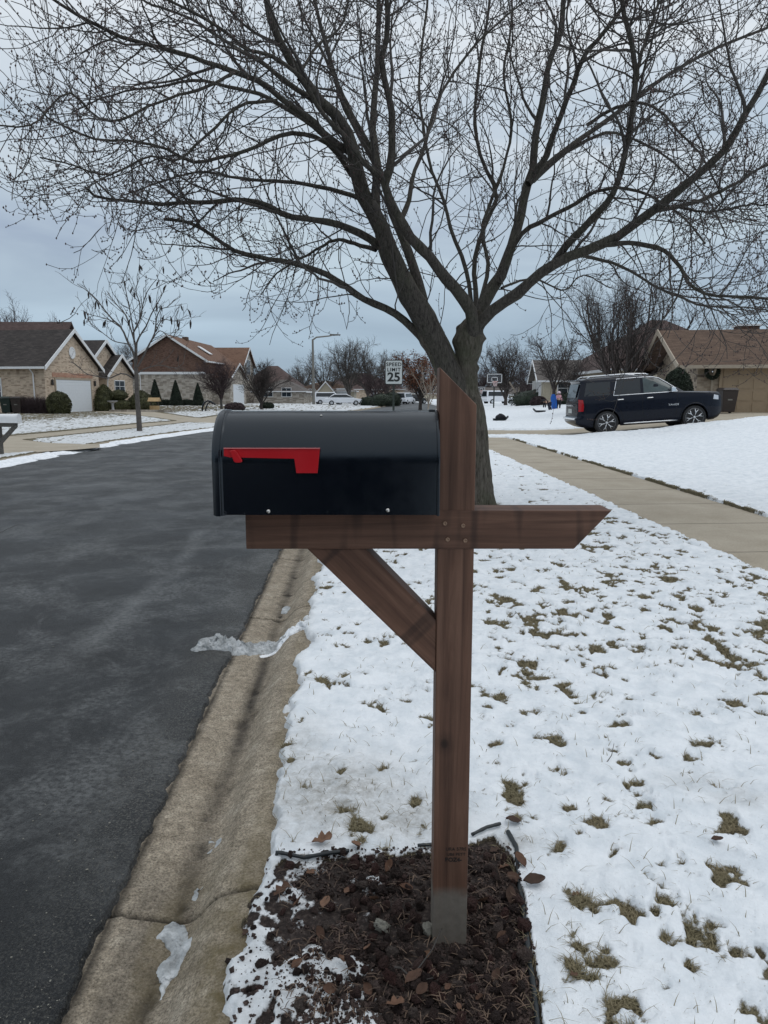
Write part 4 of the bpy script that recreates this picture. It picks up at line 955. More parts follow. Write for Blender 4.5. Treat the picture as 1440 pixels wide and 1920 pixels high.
LIMBS = [  # (pixel path, start width, end width, depth start, depth end)
 ([(884, 800), (862, 740), (838, 688), (800, 608), (767, 554), (733, 487), (717, 442), (696, 400), (679, 370), (667, 325), (655, 267), (624, 215), (599, 194), (565, 146), (530, 94), (502, 28), (488, -60)], 52, 9, .05, -1.3),
 ([(735, 490), (718, 455), (707, 400), (710, 312), (703, 243), (707, 194), (714, 104), (716, 35), (712, -80)], 22, 9, -.3, .9),
 ([(795, 585), (787, 545), (767, 480), (752, 440), (735, 400), (722, 344), (700, 300), (672, 250), (640, 180), (620, 100), (600, 20), (590, -60)], 24, 7, -.1, 1.6),
 ([(893, 600), (887, 590), (862, 548), (833, 517), (808, 483), (775, 450), (757, 421), (738, 385), (724, 350), (738, 298), (742, 222), (735, 174), (724, 115), (735, 59), (728, -40)], 28, 7, .0, -1.9),
 ([(724, 345), (700, 322), (679, 302), (650, 262), (600, 215), (560, 150), (500, 110), (450, 97), (417, 73), (365, 38), (312, 14), (250, -20)], 13, 4, -.9, -2.4),
 ([(800, 645), (783, 625), (750, 592), (708, 571), (675, 558), (654, 544), (625, 525), (583, 504), (542, 492), (500, 483), (473, 477), (438, 467), (400, 442), (362, 421), (310, 411)], 19, 6, .0, -.9),
 ([(712, 462), (693, 448), (658, 430), (630, 420), (582, 413), (537, 403), (495, 382), (450, 375), (428, 375), (355, 378), (313, 383), (279, 381), (206, 375), (171, 366), (154, 349)], 18, 4, -.2, -1.5),
 ([(705, 468), (676, 462), (640, 452), (617, 455), (585, 476), (554, 495), (520, 520), (495, 560)], 11, 3, -.2, .8),
 ([(655, 283), (637, 274), (617, 257), (582, 222), (533, 187), (485, 149), (450, 135), (396, 115), (347, 101), (299, 87), (243, 73), (201, 56), (149, 31), (108, 7), (60, -30)], 17, 4, -.6, -2.6),
 ([(598, 194), (537, 153), (485, 115), (450, 97), (417, 73), (365, 38), (312, 17), (271, 0), (220, -30)], 12, 4, -.9, .2),
 ([(660, 330), (620, 275), (582, 257), (547, 253), (502, 267), (450, 288), (382, 305), (347, 300), (302, 278), (243, 269), (180, 269), (94, 233), (69, 208)], 11, 3, -.5, -2.0),
 ([(640, 290), (600, 245), (560, 215), (497, 180), (444, 167), (389, 153), (347, 149), (302, 160), (243, 170), (180, 190), (132, 212)], 12, 3, -.6, .7),
 ([(686, 385), (672, 372), (606, 354), (537, 345), (450, 340), (399, 326), (347, 330), (288, 347), (226, 368)], 12, 3, -.3, 1.2),
 ([(520, 188), (450, 200), (380, 260), (330, 300), (280, 290), (200, 330), (130, 308), (80, 295)], 7, 2.5, -1.5, -2.6),
 ([(440, 135), (380, 165), (300, 190), (200, 225), (130, 170), (60, 225), (-20, 228)], 7, 2.5, -2.0, -3.1),
 ([(879, 590), (896, 560), (894, 533), (896, 475), (917, 412), (933, 362), (905, 300), (890, 220), (900, 120), (915, 20), (925, -60)], 15, 6, .1, 1.9),
 ([(752, 412), (768, 368), (775, 326), (797, 274), (818, 208), (842, 156), (884, 97), (930, 50), (990, 0)], 12, 4, -.8, .6),
 ([(895, 598), (905, 580), (921, 550), (942, 517), (954, 479), (967, 437), (975, 417), (985, 365), (1002, 319), (1009, 243), (1020, 191), (1034, 121), (1055, 69), (1061, 0), (1065, -80)], 30, 9, .0, .9),
 ([(1000, 328), (1022, 300), (1037, 260), (1054, 215), (1079, 156), (1096, 111), (1134, 62), (1176, 7), (1200, -50)], 15, 6, .3, -1.1),
 ([(990, 345), (1023, 312), (1079, 267), (1134, 229), (1190, 187), (1252, 142), (1287, 121), (1357, 83), (1440, 49), (1500, 20)], 14, 5, .3, 1.7),
 ([(893, 612), (905, 600), (930, 577), (971, 550), (1000, 525), (1050, 490), (1099, 472), (1162, 445), (1200, 415), (1237, 391), (1275, 359), (1312, 329), (1350, 295), (1376, 265), (1388, 236), (1419, 187), (1440, 146), (1475, 60)], 27, 8, .0, -1.8),
 ([(1035, 498), (1069, 449), (1110, 411), (1140, 377), (1159, 340), (1170, 306), (1181, 250), (1186, 215), (1193, 139), (1183, 80), (1168, 10), (1160, -60)], 17, 7, -.35, -2.6),
 ([(1186, 190), (1197, 132), (1211, 69), (1228, 14), (1245, -50)], 9, 5, -2.0, -1.8),
 ([(1190, 423), (1219, 400), (1275, 389), (1331, 370), (1387, 340), (1440, 310), (1520, 285)], 12, 5, -.8, .1),
 ([(1095, 473), (1125, 460), (1181, 454), (1237, 466), (1267, 490), (1297, 539), (1350, 554), (1436, 559), (1500, 575)], 13, 4, -.5, -1.9),
 ([(1090, 478), (1102, 482), (1162, 501), (1219, 535), (1275, 561), (1312, 576), (1387, 580), (1450, 592)], 9, 3, -.5, .8),
 ([(935, 530), (975, 441), (1024, 411), (1087, 377), (1125, 355), (1181, 349), (1237, 366), (1290, 400), (1330, 450)], 12, 3, .1, -1.4),
 ([(1000, 340), (1060, 285), (1134, 248), (1183, 257), (1242, 288), (1291, 330), (1340, 390), (1370, 450)], 9, 3, .4, 1.6),
 ([(1100, 235), (1150, 205), (1200, 198), (1235, 212), (1270, 250), (1315, 302), (1350, 380)], 8, 3, .9, -.4),
 ([(885, 592), (880, 540), (868, 490), (845, 430), (835, 380), (812, 320), (800, 260), (790, 160), (800, 60), (810, -40)], 12, 5, .2, 2.2),
 ([(940, 540), (970, 530), (1010, 527), (1060, 545), (1100, 520), (1150, 545)], 6, 2.5, .0, 1.3),
 ([(1275, 389), (1330, 395), (1400, 380), (1450, 385)], 6, 3, -.6, -1.6),
 ([(899, 570), (915, 500), (905, 420), (940, 330), (960, 240), (945, 140), (960, 40), (955, -50)], 10, 4, .1, 1.5),
 ([(560, 150), (590, 90), (640, 40), (660, -40)], 7, 4, -1.1, -.2), ([(710, 300), (660, 220), (610, 120), (560, 30), (540, -40)], 9, 4, .2, 1.3),
 ([(1440, 49), (1500, -40)], 6, 3, 1.6, 2.2)]
def main_tree():
    rg = np.random.default_rng(21)
    base = G(893, 938); base.y = 9.62; base.x = W(893, 940, 9.62).x
    root = thing('maple_tree', 'large bare maple tree with two heavy forks rising behind the mailbox', 'tree', (base.x, base.y, 0))
    O = np.array([base.x, base.y, 0])
    # trunk as a displaced tube
    path = [(900, 985, 92, 0), (899, 968, 84, 0), (897, 950, 76, 0), (893, 920, 66, 0), (889, 870, 61, 0), (885, 820, 60, 0), (880, 770, 58, 0), (876, 735, 46, 0), (874, 710, 34, 0), (873, 690, 20, 0)]
    def tub(path, name, nr=90, ns=64, bumps=(), amp=.012):
        A = []
        for a, b, w_, dz in path:
            p = W(a, b, TD+dz); A.append((p.x, p.y, p.z, w_/2/F*TD))
        A[0] = (A[0][0], A[0][1], min(A[0][2], -.1) if name == 'trunk' else A[0][2], A[0][3])
        Q = resample(A, nr); P = Q[None, :, :3]; R = Q[None, :, 3]
        V, F_ = tubesV(P, R, ns); V = V.reshape(nr, ns, 3); c = P[0][:, None]; dv = V-c; a = np.arange(ns)/ns*2*math.pi
        ridg = np.abs(fbm(np.cos(a)[None]*4.5+P[0][:, 2:3]*1.1, np.sin(a)[None]*4.5+P[0][:, 2:3]*1.9, 4, 3)-.5)*2
        ridg = ridg+.6*(fbm(np.cos(a)[None]*11+P[0][:, 2:3]*2, np.sin(a)[None]*11+P[0][:, 2:3]*5, 3, 9)-.5)
        lump_ = fbm(np.cos(a)[None]*1.2+5+P[0][:, 2:3]*2.2, np.sin(a)[None]*1.2+P[0][:, 2:3]*2.2, 3, 4)-.5
        k = 1+(1.7*amp*(ridg-.3)+.035*lump_)/np.maximum(R[0][:, None], .03)
        if name == 'trunk':
            h = np.clip((.22-P[0][:, 2:3])/.3, 0, 1); k = k+h**1.5*(.22*np.sin(a*5+1.2)[None]+.25*np.cos(a-.1)[None])
        V = c+dv*k[..., None]
        for bx, by, br, bh in bumps:
            p = np.array(W(bx, by, TD-.02)); d = np.linalg.norm((V-p)*np.array([1, .8, 1]), axis=2); g = np.exp(-(d/br)**2)[..., None]; V = V+unit(V-c)*g*bh
        return mk(name, V.reshape(-1, 3)-O, F_, M['bark'], root, True)
    tub(path, 'trunk')
    tub([(884, 800, 52, 0), (868, 752, 52, 0), (852, 715, 50, 0), (838, 688, 48, -.02), (818, 645, 46, -.05), (800, 608, 45, -.07), (783, 578, 41, -.09), (767, 554, 38, -.10), (748, 515, 37, -.14), (733, 487, 35, -.18), (722, 455, 33, -.24)], 'limb', 110, 40, [(793, 640, .10, .035), (760, 560, .08, .02)], .008)
    tub([(880, 790, 50, 0), (877, 740, 42, 0), (876, 705, 38, 0), (875, 680, 40, 0), (878, 655, 50, 0), (879, 632, 50, 0), (884, 616, 44, 0), (893, 602, 34, 0), (902, 588, 24, 0)], 'limb', 90, 40, [(858, 640, .07, .05), (907, 632, .06, .07), (898, 690, .04, .04), (862, 616, .04, .04), (858, 700, .04, .03)], .010)
    # limbs
    n0 = 26; P0 = []; R0 = []
    for pts, w0, w1, d0, d1 in LIMBS:
        if abs(pts[0][0]-890) < 16 and abs(pts[0][1]-600) < 16: pts = [(880, 655), (886, 625)]+pts[1:]
        m = len(pts); A = []
        for i, (a, b) in enumerate(pts):
            f = i/(m-1); p = W(a, b, TD+d0+(d1-d0)*f**1.1); A.append((p.x, p.y, p.z, (w0+(w1-w0)*f**.75)/2/F*(TD+d0)))
        Q = resample(A, n0); P0.append(Q[:, :3]); R0.append(Q[:, 3]*(.84 if w0 < 20 else .93))
    P0 = np.array(P0); R0 = np.array(R0); jit = np.cumsum(rg.normal(size=P0.shape)*.006, axis=1); P0 = P0+jit-jit[:, :1]
    Vl, Fl = tubesV(P0, R0*(1+.05*rg.normal(size=R0.shape)), 14); mk('limbs', Vl-O, Fl, M['limbbark'], root, True)
    acc = Acc()
    bud = []
    # extra limbs going to and fro in depth
    s, d, r, t = spawn(rg, P0, R0, 5, .3, .92, .8, .75, .22); L = rg.uniform(.9, 2.0, len(s))*(1.1-.5*t)
    r0 = np.minimum(r*.62, .022); P1 = grow(rg, s, d, L, 12, .12, np.linspace(.02, .08, 12)); R1 = taper(r0, r0*.28, 12)
    acc.add(*tubesV(P1, R1, 7))
    def second(P, R, k, Lr, tmin, rmax, seedup):
        s, d, r, t = spawn(rg, P, R, k, tmin, .98, .85, .62, 0)
        low = (s[:, 2] < 3.0)
        L = rg.uniform(*Lr, len(s))*(1.15-.55*t)
        r0 = np.minimum(r*.6, rmax*rg.uniform(.6, 1, len(s)))
        up = np.where(low[:, None], np.linspace(-.16, .26, 9)[None], np.linspace(-.03, .16, 9)[None])*rg.uniform(.4, 1.3, (len(s), 1))
        P_ = grow(rg, s, d, L, 9, .13, up); R_ = taper(r0, np.full(len(s), .0036), 9); acc.add(*tubesV(P_, R_, 5)); return P_, R_
    A1, B1 = second(P0, R0, 13, (.7, 1.7), .12, .011, 0)
    A2, B2 = second(P1, R1, 6, (.4, 1.1), .1, .008, 0)
    P2 = np.concatenate([A1, A2]); R2 = np.concatenate([B1, B2])
    def third(P, R, k, Lr):
        s, d, r, t = spawn(rg, P, R, k, .12, 1.0, .75, .7, .05); L = rg.uniform(*Lr, len(s))*(1.1-.4*t)
        low = (s[:, 2] < 3.2)[:, None]; up = np.where(low, np.linspace(-.12, .34, 6)[None], np.linspace(0, .22, 6)[None])*rg.uniform(.3, 1.4, (len(s), 1))
        P_ = grow(rg, s, d, L, 6, .14, up); R_ = taper(np.minimum(r*.8, .0050), np.full(len(s), .0028), 6); acc.add(*tubesV(P_, R_, 3)); return P_, R_
    P3, R3 = third(P2, R2, 3, (.22, .62))
    P3b, R3b = third(P0[:, 8:], R0[:, 8:], 7, (.15, .5))
    P3 = np.concatenate([P3, P3b]); R3 = np.concatenate([R3, R3b])
    # spurs with buds
    s, d, r, t = spawn(rg, P3, R3, 2, .25, 1.0, .9, .8, .1); L = rg.uniform(.02, .075, len(s)); P4 = grow(rg, s, d, L, 2, .1, np.array([0, .2])); R4 = taper(np.full(len(s), .0024), np.full(len(s), .0022), 2)
    acc.add(*tubesV(P4, R4, 3))
    C = np.concatenate([P4[:, -1], P3[:, -1], P3[:, 4]+rg.normal(size=P3[:, 3].shape)*.003, P3[:, 3]+rg.normal(size=P3[:, 3].shape)*.004]); V, F_ = octas(C-O, rg.uniform(.005, .0095, len(C)))
    acc.V = [v-O for v in acc.V]
    cr = acc.mesh('crown', M['twig'], root); b = mk('buds', V, F_, M['bud'], cr)
    print('main tree', len(P2), len(P3), len(P4), acc.n)
main_tree()
def leafball(C, r, n, rg):
    return None
def bare_tree(name, label, base, h, crown_w, mat, seed=1, trunk_r=.12, fork=.3, nl=7, style='spread', tw=.010, k=(8, 7, 5), group=None, trunkmat=None, lean=0, up=None, leaves=None, fine=3):
    """base Vector; h total height m; crown_w width m"""
    rg = np.random.default_rng(seed); root = thing(name, label, 'tree', tuple(base), group=group); th = h*fork
    tp = np.array([[(0+lean*f, .0, h*fork*f*1.02) for f in np.linspace(0, 1, 7)]])+rg.normal(size=(1, 7, 3))*[[[.02, .02, 0]]]*np.linspace(0, 1, 7)[None, :, None]
    tp[0, 0, 2] = -.15
    acc = Acc(); acc.add(*tubesV(tp, taper(np.array([trunk_r]), np.array([trunk_r*.72]), 7), 10)); acc.mesh('trunk', trunkmat or mat, root)
    acc = Acc(); top = tp[0, -1]
    az = np.arange(nl)*2*math.pi/nl+rg.uniform(-.4, .4, nl); z0 = tp[0, 4:, :][rg.integers(0, 3, nl)]
    H = h-th; W_ = crown_w/2
    if style == 'vase': out = W_*rg.uniform(.25, .95, nl)/H
    elif style == 'upright': out = W_*rg.uniform(.35, 1.0, nl)/H
    else: out = W_*rg.uniform(.3, 1.15, nl)/H
    d = np.stack([np.cos(az)*out, np.sin(az)*out, np.ones(nl)], -1); L = np.minimum(np.hypot(H, out*H), H*1.25)*rg.uniform(.8, 1.0, nl)
    upv = {'spread': np.linspace(-.04, .03, 14), 'vase': np.linspace(-.03, .10, 14), 'upright': np.concatenate([np.full(3, -.25), np.full(11, .16)])}[style]
    if style == 'upright': d = np.stack([np.cos(az)*out*1.4, np.sin(az)*out*1.4, np.ones(nl)], -1)
    P0 = grow(rg, z0, d, L, 14, .07, upv); r0 = np.full(nl, trunk_r*.5); R0 = taper(r0, r0*.25, 14); acc.add(*tubesV(P0, R0, 6))
    s, dd, r, t = spawn(rg, P0, R0, k[0], .12, .95, .8, .8, .35 if style == 'upright' else .1); L = rg.uniform(.25, .5, len(s))*H*(1.15-.6*t)
    P1 = grow(rg, s, dd, L, 9, .10, np.linspace(.1, .18, 9) if style == 'upright' else np.linspace(0, .06, 9)); R1 = taper(r*.55, np.full(len(s), tw*.8), 9); acc.add(*tubesV(P1, R1, 4))
    s, dd, r, t = spawn(rg, P1, R1, k[1], .15, .98, .8, .8, .3 if style == 'upright' else .1); L = rg.uniform(.12, .26, len(s))*H*(1.1-.4*t)
    P2 = grow(rg, s, dd, L, 6, .12, np.full(6, .12 if style == 'upright' else .03)); R2 = taper(np.minimum(r*.7, tw), np.full(len(s), tw*.5), 6); acc.add(*tubesV(P2, R2, 3))
    if fine > 2 and k[2]:
        s, dd, r, t = spawn(rg, P2, R2, k[2], .15, 1, .8, .8, .1); L = rg.uniform(.05, .11, len(s))*H
        P3 = grow(rg, s, dd, L, 4, .12, np.full(4, .05)); acc.add(*tubesV(P3, taper(np.full(len(s), tw*.5), np.full(len(s), tw*.3), 4), 3))
    cr = acc.mesh('crown', mat, root)
    if leaves:
        m_, nlf, sz = leaves; C = P2.reshape(-1, 3); C = C[rg.integers(0, len(C), nlf)]+rg.normal(size=(nlf, 3))*.12
        q = rg.normal(size=(nlf, 2, 3)); u = unit(q[:, 0])*sz; v = unit(q[:, 1])*sz
        V = np.stack([C-u, C+v*.6, C+u, C-v*.6], 1).reshape(-1, 3); mk('leaves', V, np.arange(nlf*4).reshape(-1, 4), m_, cr)
    return root, P0, P1, P2
# ------------------------------------------------------------------ evergreen shrubs
def shrub(name, label, base, prof, mat, n=2600, sz=.05, seed=1, group=None, cat='shrub', core=True, wob=.12):
    """prof: list of (radius, height); leafy clump built of many small faces over a lumpy body of revolution"""
    rg = np.random.default_rng(seed); pr = np.array(prof, float); z = rg.random(n*2)*pr[-1, 1]; r = np.interp(z, pr[:, 1], pr[:, 0])
    k = rg.random(n*2) < (r/pr[:, 0].max()*.8+.2); z = z[k][:n]; r = r[k][:n]; m = len(z); a = rg.uniform(0, 2*math.pi, m)
    lump_ = 1+wob*2*(fbm(np.cos(a)*1.6+z*1.3+seed, np.sin(a)*1.6+z*1.1, 3, seed)-.5)
    rr = r*lump_*(1-.22*rg.random(m)**2); P = np.stack([np.cos(a)*rr, np.sin(a)*rr, z+rg.normal(size=m)*.02], -1)
    q = rg.normal(size=(m, 2, 3)); u = unit(q[:, 0])*sz*rg.uniform(.6, 1.3, (m, 1)); v = unit(q[:, 1])*sz*.6
    V = np.stack([P-u, P+v, P+u, P-v], 1).reshape(-1, 3)
    # inner body
    nn = 20; rows = len(prof); aa = np.arange(nn)/nn*2*math.pi
    IV = np.array([(math.cos(t)*max(.02, rad*.84), math.sin(t)*max(.02, rad*.84), h*.98) for rad, h in prof for t in aa])
    o = mk(name, np.concatenate([V, IV]), [np.arange(m*4).reshape(-1, 4), gridf(rows, nn, wrap=True)+m*4], mat)
    o.location = base; return props(o, label, cat, group)
def dome(w_, h): return [(w_*.40, 0), (w_*.48, h*.2), (w_*.5, h*.4), (w_*.46, h*.62), (w_*.34, h*.84), (w_*.18, h*.95), (.03, h)]
def cone(w_, h): return [(w_*.42, 0), (w_*.5, h*.10), (w_*.42, h*.3), (w_*.27, h*.6), (w_*.13, h*.85), (.04, h)]
# ------------------------------------------------------------------ houses
def gwing(root, x0, x1, y0, y1, ridge, zb, eave, apex, wall, roof, fascia, ov=.35, oh=.35, walls=True, gut=True, upper=None, uz=None, name='wall'):
    """a wing with a gabled roof; ridge 'x' or 'y'"""
    if walls:
        mb = MB()
        zt = eave if uz is None else uz
        if ridge == 'x':
            c = (y0+y1)/2
            if uz is None: mb.prism([(y0, zb), (y1, zb), (y1, eave), (c, apex-.1), (y0, eave)], 0, x0, x1)
            else: mb.box(x0, x1, y0, y1, zb, uz)
        else:
            c = (x0+x1)/2
            if uz is None: mb.prism([(x0, zb), (x1, zb), (x1, eave), (c, apex-.1), (x0, eave)], 1, y0, y1)
            else: mb.box(x0, x1, y0, y1, zb, uz)
        mb.build(name, wall, root)
        if uz is not None:
            mb = MB()
            if ridge == 'x': c = (y0+y1)/2; mb.prism([(y0, uz+.002), (y1, uz+.002), (y1, eave), (c, apex-.1), (y0, eave)], 0, x0, x1)
            else: c = (x0+x1)/2; mb.prism([(x0, uz+.002), (x1, uz+.002), (x1, eave), (c, apex-.1), (x0, eave)], 1, y0, y1)
            mb.build('upper_wall', upper, root)
    if ridge == 'x': a0, a1, b0, b1 = y0, y1, x0-oh, x1+oh; ax = 0
    else: a0, a1, b0, b1 = x0, x1, y0-oh, y1+oh; ax = 1
    c = (a0+a1)/2; half = (a1-a0)/2; sl = (apex-eave)/half; e0 = eave-sl*ov; th = .16
    mb = MB(); mb.prism([(a0-ov, e0), (a0-ov, e0+th*.6), (c, apex+th), (a1+ov, e0+th*.6), (a1+ov, e0), (c, apex)], ax, b0, b1); rf = mb.build('roof', roof, root)
    # rake boards and gutters
    for bb, s in ((b0, -1), (b1, 1)):
        mb = MB(); mb.prism([(a0-ov-.03, e0-.14), (a0-ov-.03, e0+.13), (c, apex+.22), (c, apex-.05)], ax, bb+.002*s, bb+.05*s)
        mb.prism([(a1+ov+.03, e0-.14), (a1+ov+.03, e0+.13), (c, apex+.22), (c, apex-.05)], ax, bb+.002*s, bb+.05*s); mb.build('fascia', fascia, root)
    if gut:
        for a, s in ((a0-ov, -1), (a1+ov, 1)):
            mb = MB(); p0, p1 = (a-.13, a-.002) if s < 0 else (a+.002, a+.13)
            if ax == 0: mb.box(b0+.03, b1-.03, p0, p1, e0-.06, e0+.09)
            else: mb.box(p0, p1, b0+.03, b1-.03, e0-.06, e0+.09)
            mb.build('gutter', fascia, root)
        # flat soffit
        mb = MB()
        if ax == 0: mb.box(b0+.06, b1-.06, a0-ov+.02, a0-.003, e0-.04, e0-.01); mb.box(b0+.06, b1-.06, a1+.003, a1+ov-.02, e0-.04, e0-.01)
        else: mb.box(a0-ov+.02, a0-.003, b0+.06, b1-.06, e0-.04, e0-.01); mb.box(a1+.003, a1+ov-.02, b0+.06, b1-.06, e0-.04, e0-.01)
        mb.build('soffit', fascia, root)
    return rf
def window(root, face, a0, a1, z0, z1, pos, frame, nv=2, nh=2, s=-1):
    """face 'y' : plane y=pos facing s; face 'x' : plane x=pos"""
    f = MB(); t = .07
    def B(u0, u1, w0, w1, d0, d1, mb):
        if face == 'y': mb.box(u0, u1, min(pos+s*d0, pos+s*d1), max(pos+s*d0, pos+s*d1), w0, w1)
        else: mb.box(min(pos+s*d0, pos+s*d1), max(pos+s*d0, pos+s*d1), u0, u1, w0, w1)
    B(a0, a1, z1-t, z1, .003, .06, f); B(a0, a1, z0, z0+t, .003, .06, f); B(a0, a0+t, z0+t, z1-t, .003, .06, f); B(a1-t, a1, z0+t, z1-t, .003, .06, f)
    for i in range(1, nv): u = a0+(a1-a0)*i/nv; B(u-.02, u+.02, z0+t, z1-t, .003, .05, f)
    for i in range(1, nh): w_ = z0+(z1-z0)*i/nh; B(a0+t, a1-t, w_-.018, w_+.018, .003, .045, f)
    fr = f.build('window', frame, root); g = MB(); B(a0+t*.5, a1-t*.5, z0+t*.5, z1-t*.5, .002, .02, g); g.build('pane', M['glass'], fr)
    return fr
def garage(root, face, a0, a1, z0, z1, pos, mat, s=-1, rows=4, cols=0, frame=None):
    d = MB(); n = rows*3 if not cols else rows; h = (z1-z0)/n
    def B(u0, u1, w0, w1, d0, d1, mb):
        if face == 'y': mb.box(u0, u1, min(pos+s*d0, pos+s*d1), max(pos+s*d0, pos+s*d1), w0, w1)
        else: mb.box(min(pos+s*d0, pos+s*d1), max(pos+s*d0, pos+s*d1), u0, u1, w0, w1)
    B(a0, a1, z0, z1, .003, .02, d)
    for i in range(n):
        if cols:
            for c in range(cols): u = a0+(a1-a0)*c/cols; B(u+.06, u+(a1-a0)/cols-.06, z0+i*h+.06, z0+(i+1)*h-.06, .021, .045, d)
        else: B(a0+.01, a1-.01, z0+i*h+.012, z0+(i+1)*h-.012, .021, .04, d)
    d.build('garage_door', mat, root); f = MB(); t = .12
    B(a0-t, a0-.002, z0, z1+t, .004, .07, f); B(a1+.002, a1+t, z0, z1+t, .004, .07, f); B(a0, a1, z1+.002, z1+t, .004, .07, f); f.build('door_frame', frame or M['white'], root)
def downspout(root, x, y, z0, z1, mat, dy=-.35, dx=0):
    mb = MB(); mb.tube([(x+dx, y+dy, z1), (x+dx*.9, y+dy*.9, z1-.08), (x+dx*.15, y+dy*.15, z1-.32), (x, y, z1-.45), (x, y, z0+.15), (x+dx*.3, y+dy*.3, z0+.05)], .045, 8); mb.build('downspout', mat, root)
def lantern(root, x, y, z):
    mb = MB(); mb.lathe([(.03, 0), (.09, .05), (.07, .30), (.11, .32), (.02, .42)], (x, y, z), 8); mb.build('wall_lamp', M['brass'], root)
def hipped(root, x0, x1, y0, y1, z, apex, rl, roof, th=.1, ax='x', fascia=None):
    cx, cy = (x0+x1)/2, (y0+y1)/2
    R = [(cx-rl/2, cy, apex), (cx+rl/2, cy, apex)] if ax == 'x' else [(cx, cy-rl/2, apex), (cx, cy+rl/2, apex)]
    mb = MB(); v = [(x0, y0, z), (x1, y0, z), (x1, y1, z), (x0, y1, z)]+R
    f = [(0, 1, 5, 4), (1, 2, 5), (2, 3, 4, 5), (3, 0, 4)] if ax == 'x' else [(0, 1, 4), (1, 2, 5, 4), (2, 3, 5), (3, 0, 4, 5)]
    mb.add(v, f+[(0, 3, 2, 1)]); mb.build('roof', roof, root)
    mb = MB(); mb.box(x0-.05, x1+.05, y0-.05, y0-.002, z-.09, z+.03); mb.box(x0-.05, x0-.002, y0, y1, z-.18, z+.03); mb.box(x1+.002, x1+.05, y0, y1, z-.18, z+.03); mb.build('fascia', fascia or M['white'], root)
def houses():
    # --- left brick house, frame with +x toward the street
    ang = math.radians(-7)
    def loc(x, y): c, s_ = math.cos(ang), math.sin(ang); return c*x-s_*y, s_*x+c*y
    C0 = W(88, 772, 50); gz = bz(C0.x, C0.y); r = thing('brick_house', 'beige brick house with dark roof, three front gables and a white garage door', 'house', (C0.x, C0.y, gz), (0, 0, ang))
    e1 = 3.42-gz; a1 = W(137, 622, 53.5).z-gz
    gwing(r, -24, 0, 0, 7.2, 'x', -.3, e1, a1, M['brick'], M['shg'], M['white'], .35, .30)
    garage(r, 'x', 1.25, 5.9, 0, 2.25, 0, M['garwhite'], 1, 4, frame=M['beige'])
    mb = MB(); mb.box(.003, .022, .9, 6.3, 2.42, 2.72); mb.build('brick_lintel', M['brickr'], r)
    mb = MB(); mb.lathe([(.34, 0), (.42, .02), (.42, .05), (.34, .055), (.33, .03)], (.002, 3.6, a1-1.45), 20, 0); mb.build('vent', M['white'], r).scale = (1, 1, 1)
    lantern(r, .1, .75, 1.85); lantern(r, .1, 6.45, 1.85)
    window(r, 'y', -5.2, -3.1, .95, 2.35, 0, M['white'], 3, 3)
    downspout(r, -.75, -.09, 0, e1-.25, M['white'])
    for k in (-6.2, -1.9*1.5-.1): mb = MB(); mb.box(k, k+.45, 2.3, 2.7, a1-1.1, a1-.78); mb.build('roof_vent', M['sht'], r)
    # second (tall) gable and low entry gable
    gwing(r, -14, -1.4, 7.2, 14.6, 'x', -.3, 3.15-gz, W(206, 643, 62).z-gz, M['brick'], M['shg'], M['white'], .3, .3, gut=False)
    gwing(r, -6, -.8, 9.9, 14.6, 'x', -.3, 3.0-gz, W(234, 670, 63).z-gz, M['brick'], M['shg'], M['white'], .3, .3, gut=False)
    window(r, 'x', 11.2, 13.0, .9, 2.4, -.8, M['white'], 2, 3, 1); window(r, 'x', 7.9, 9.2, .8, 2.4, -1.4, M['white'], 2, 3, 1)
    downspout(r, -.72, 9.98, 0, 2.6, M['white'], 0, .1)
    # --- brown brick two-storey house
    L0 = W(252, 758, 90); gz = bz(L0.x, L0.y); r = thing('brick_house', 'two storey brown brick house with orange brown roof behind three clipped cones', 'house', (L0.x, L0.y, gz), (0, 0, math.radians(-2)))
    w_ = W(388, 758, 90).x-L0.x; ez = W(320, 674, 90).z-gz; az = W(316, 630, 90).z-gz; uz = W(320, 700, 90).z-gz
    gwing(r, 0, w_, 0, 19, 'y', -.3, ez, az, M['stonel'], M['shb'], M['white'], .45, .4, upper=M['brickb'], uz=uz)
    mb = MB(); mb.box(-.2, w_+.1, -.12, -.003, uz-.12, uz+.16); mb.build('belt_board', M['white'], r)
    mb = MB(); mb.box(w_*.68, w_*.68+2.4, 4.2, 4.35, 0, .1); o = mb.build('skylight', M['white'], r); sl = (az-ez)/(w_/2); o.location = (0, 0, 0)
    o.data.transform(Matrix.Translation((-w_*.8, -4.2, 0))); o.rotation_euler = (0, math.atan(sl), math.radians(0)); o.location = (w_*.78, 6.2, az-sl*(w_*.28)+.25); o.scale = (.75, 9, 1)
    mb = MB(); mb.box(w_*.5-.05, w_*.5+.55, 6, 6.8, az-.35, az+.35); mb.build('roof_vent', M['sht'], r)
    gwing(r, w_*.5, w_+1.0, 15.5, 23.0, 'x', -.3, ez, W(452, 653, 108).z-gz, M['stonel'], M['shb'], M['white'], .35, .35, gut=False)
    gwing(r, w_-2, w_+2.2, 3.0, 12.0, 'x', -.3, uz-.4, uz+1.3, M['stonel'], M['shb'], M['white'], .3, .3, gut=False)
    garage(r, 'x', 4.6, 10.4, 0, 2.4, w_+2.2, M['garwhite'], 1, 4); window(r, 'x', 18, 20.6, 4.1, 6.2, w_+1.0, M['white'], 3, 2, 1)
    downspout(r, .9, -.08, 0, uz-.1, M['white'], -.1)
    # --- roof far left
    p = W(-60, 690, 84); r = thing('ranch_house', 'brown roofed house mostly hidden behind the beige brick house', 'house', (p.x, p.y, bz(p.x, p.y)))
    gz = bz(p.x, p.y); gwing(r, -14, 9, 0, 12, 'x', 0, 3.2, W(0, 606, 90).z-gz, M['siding'], M['shd'], M['shd'])
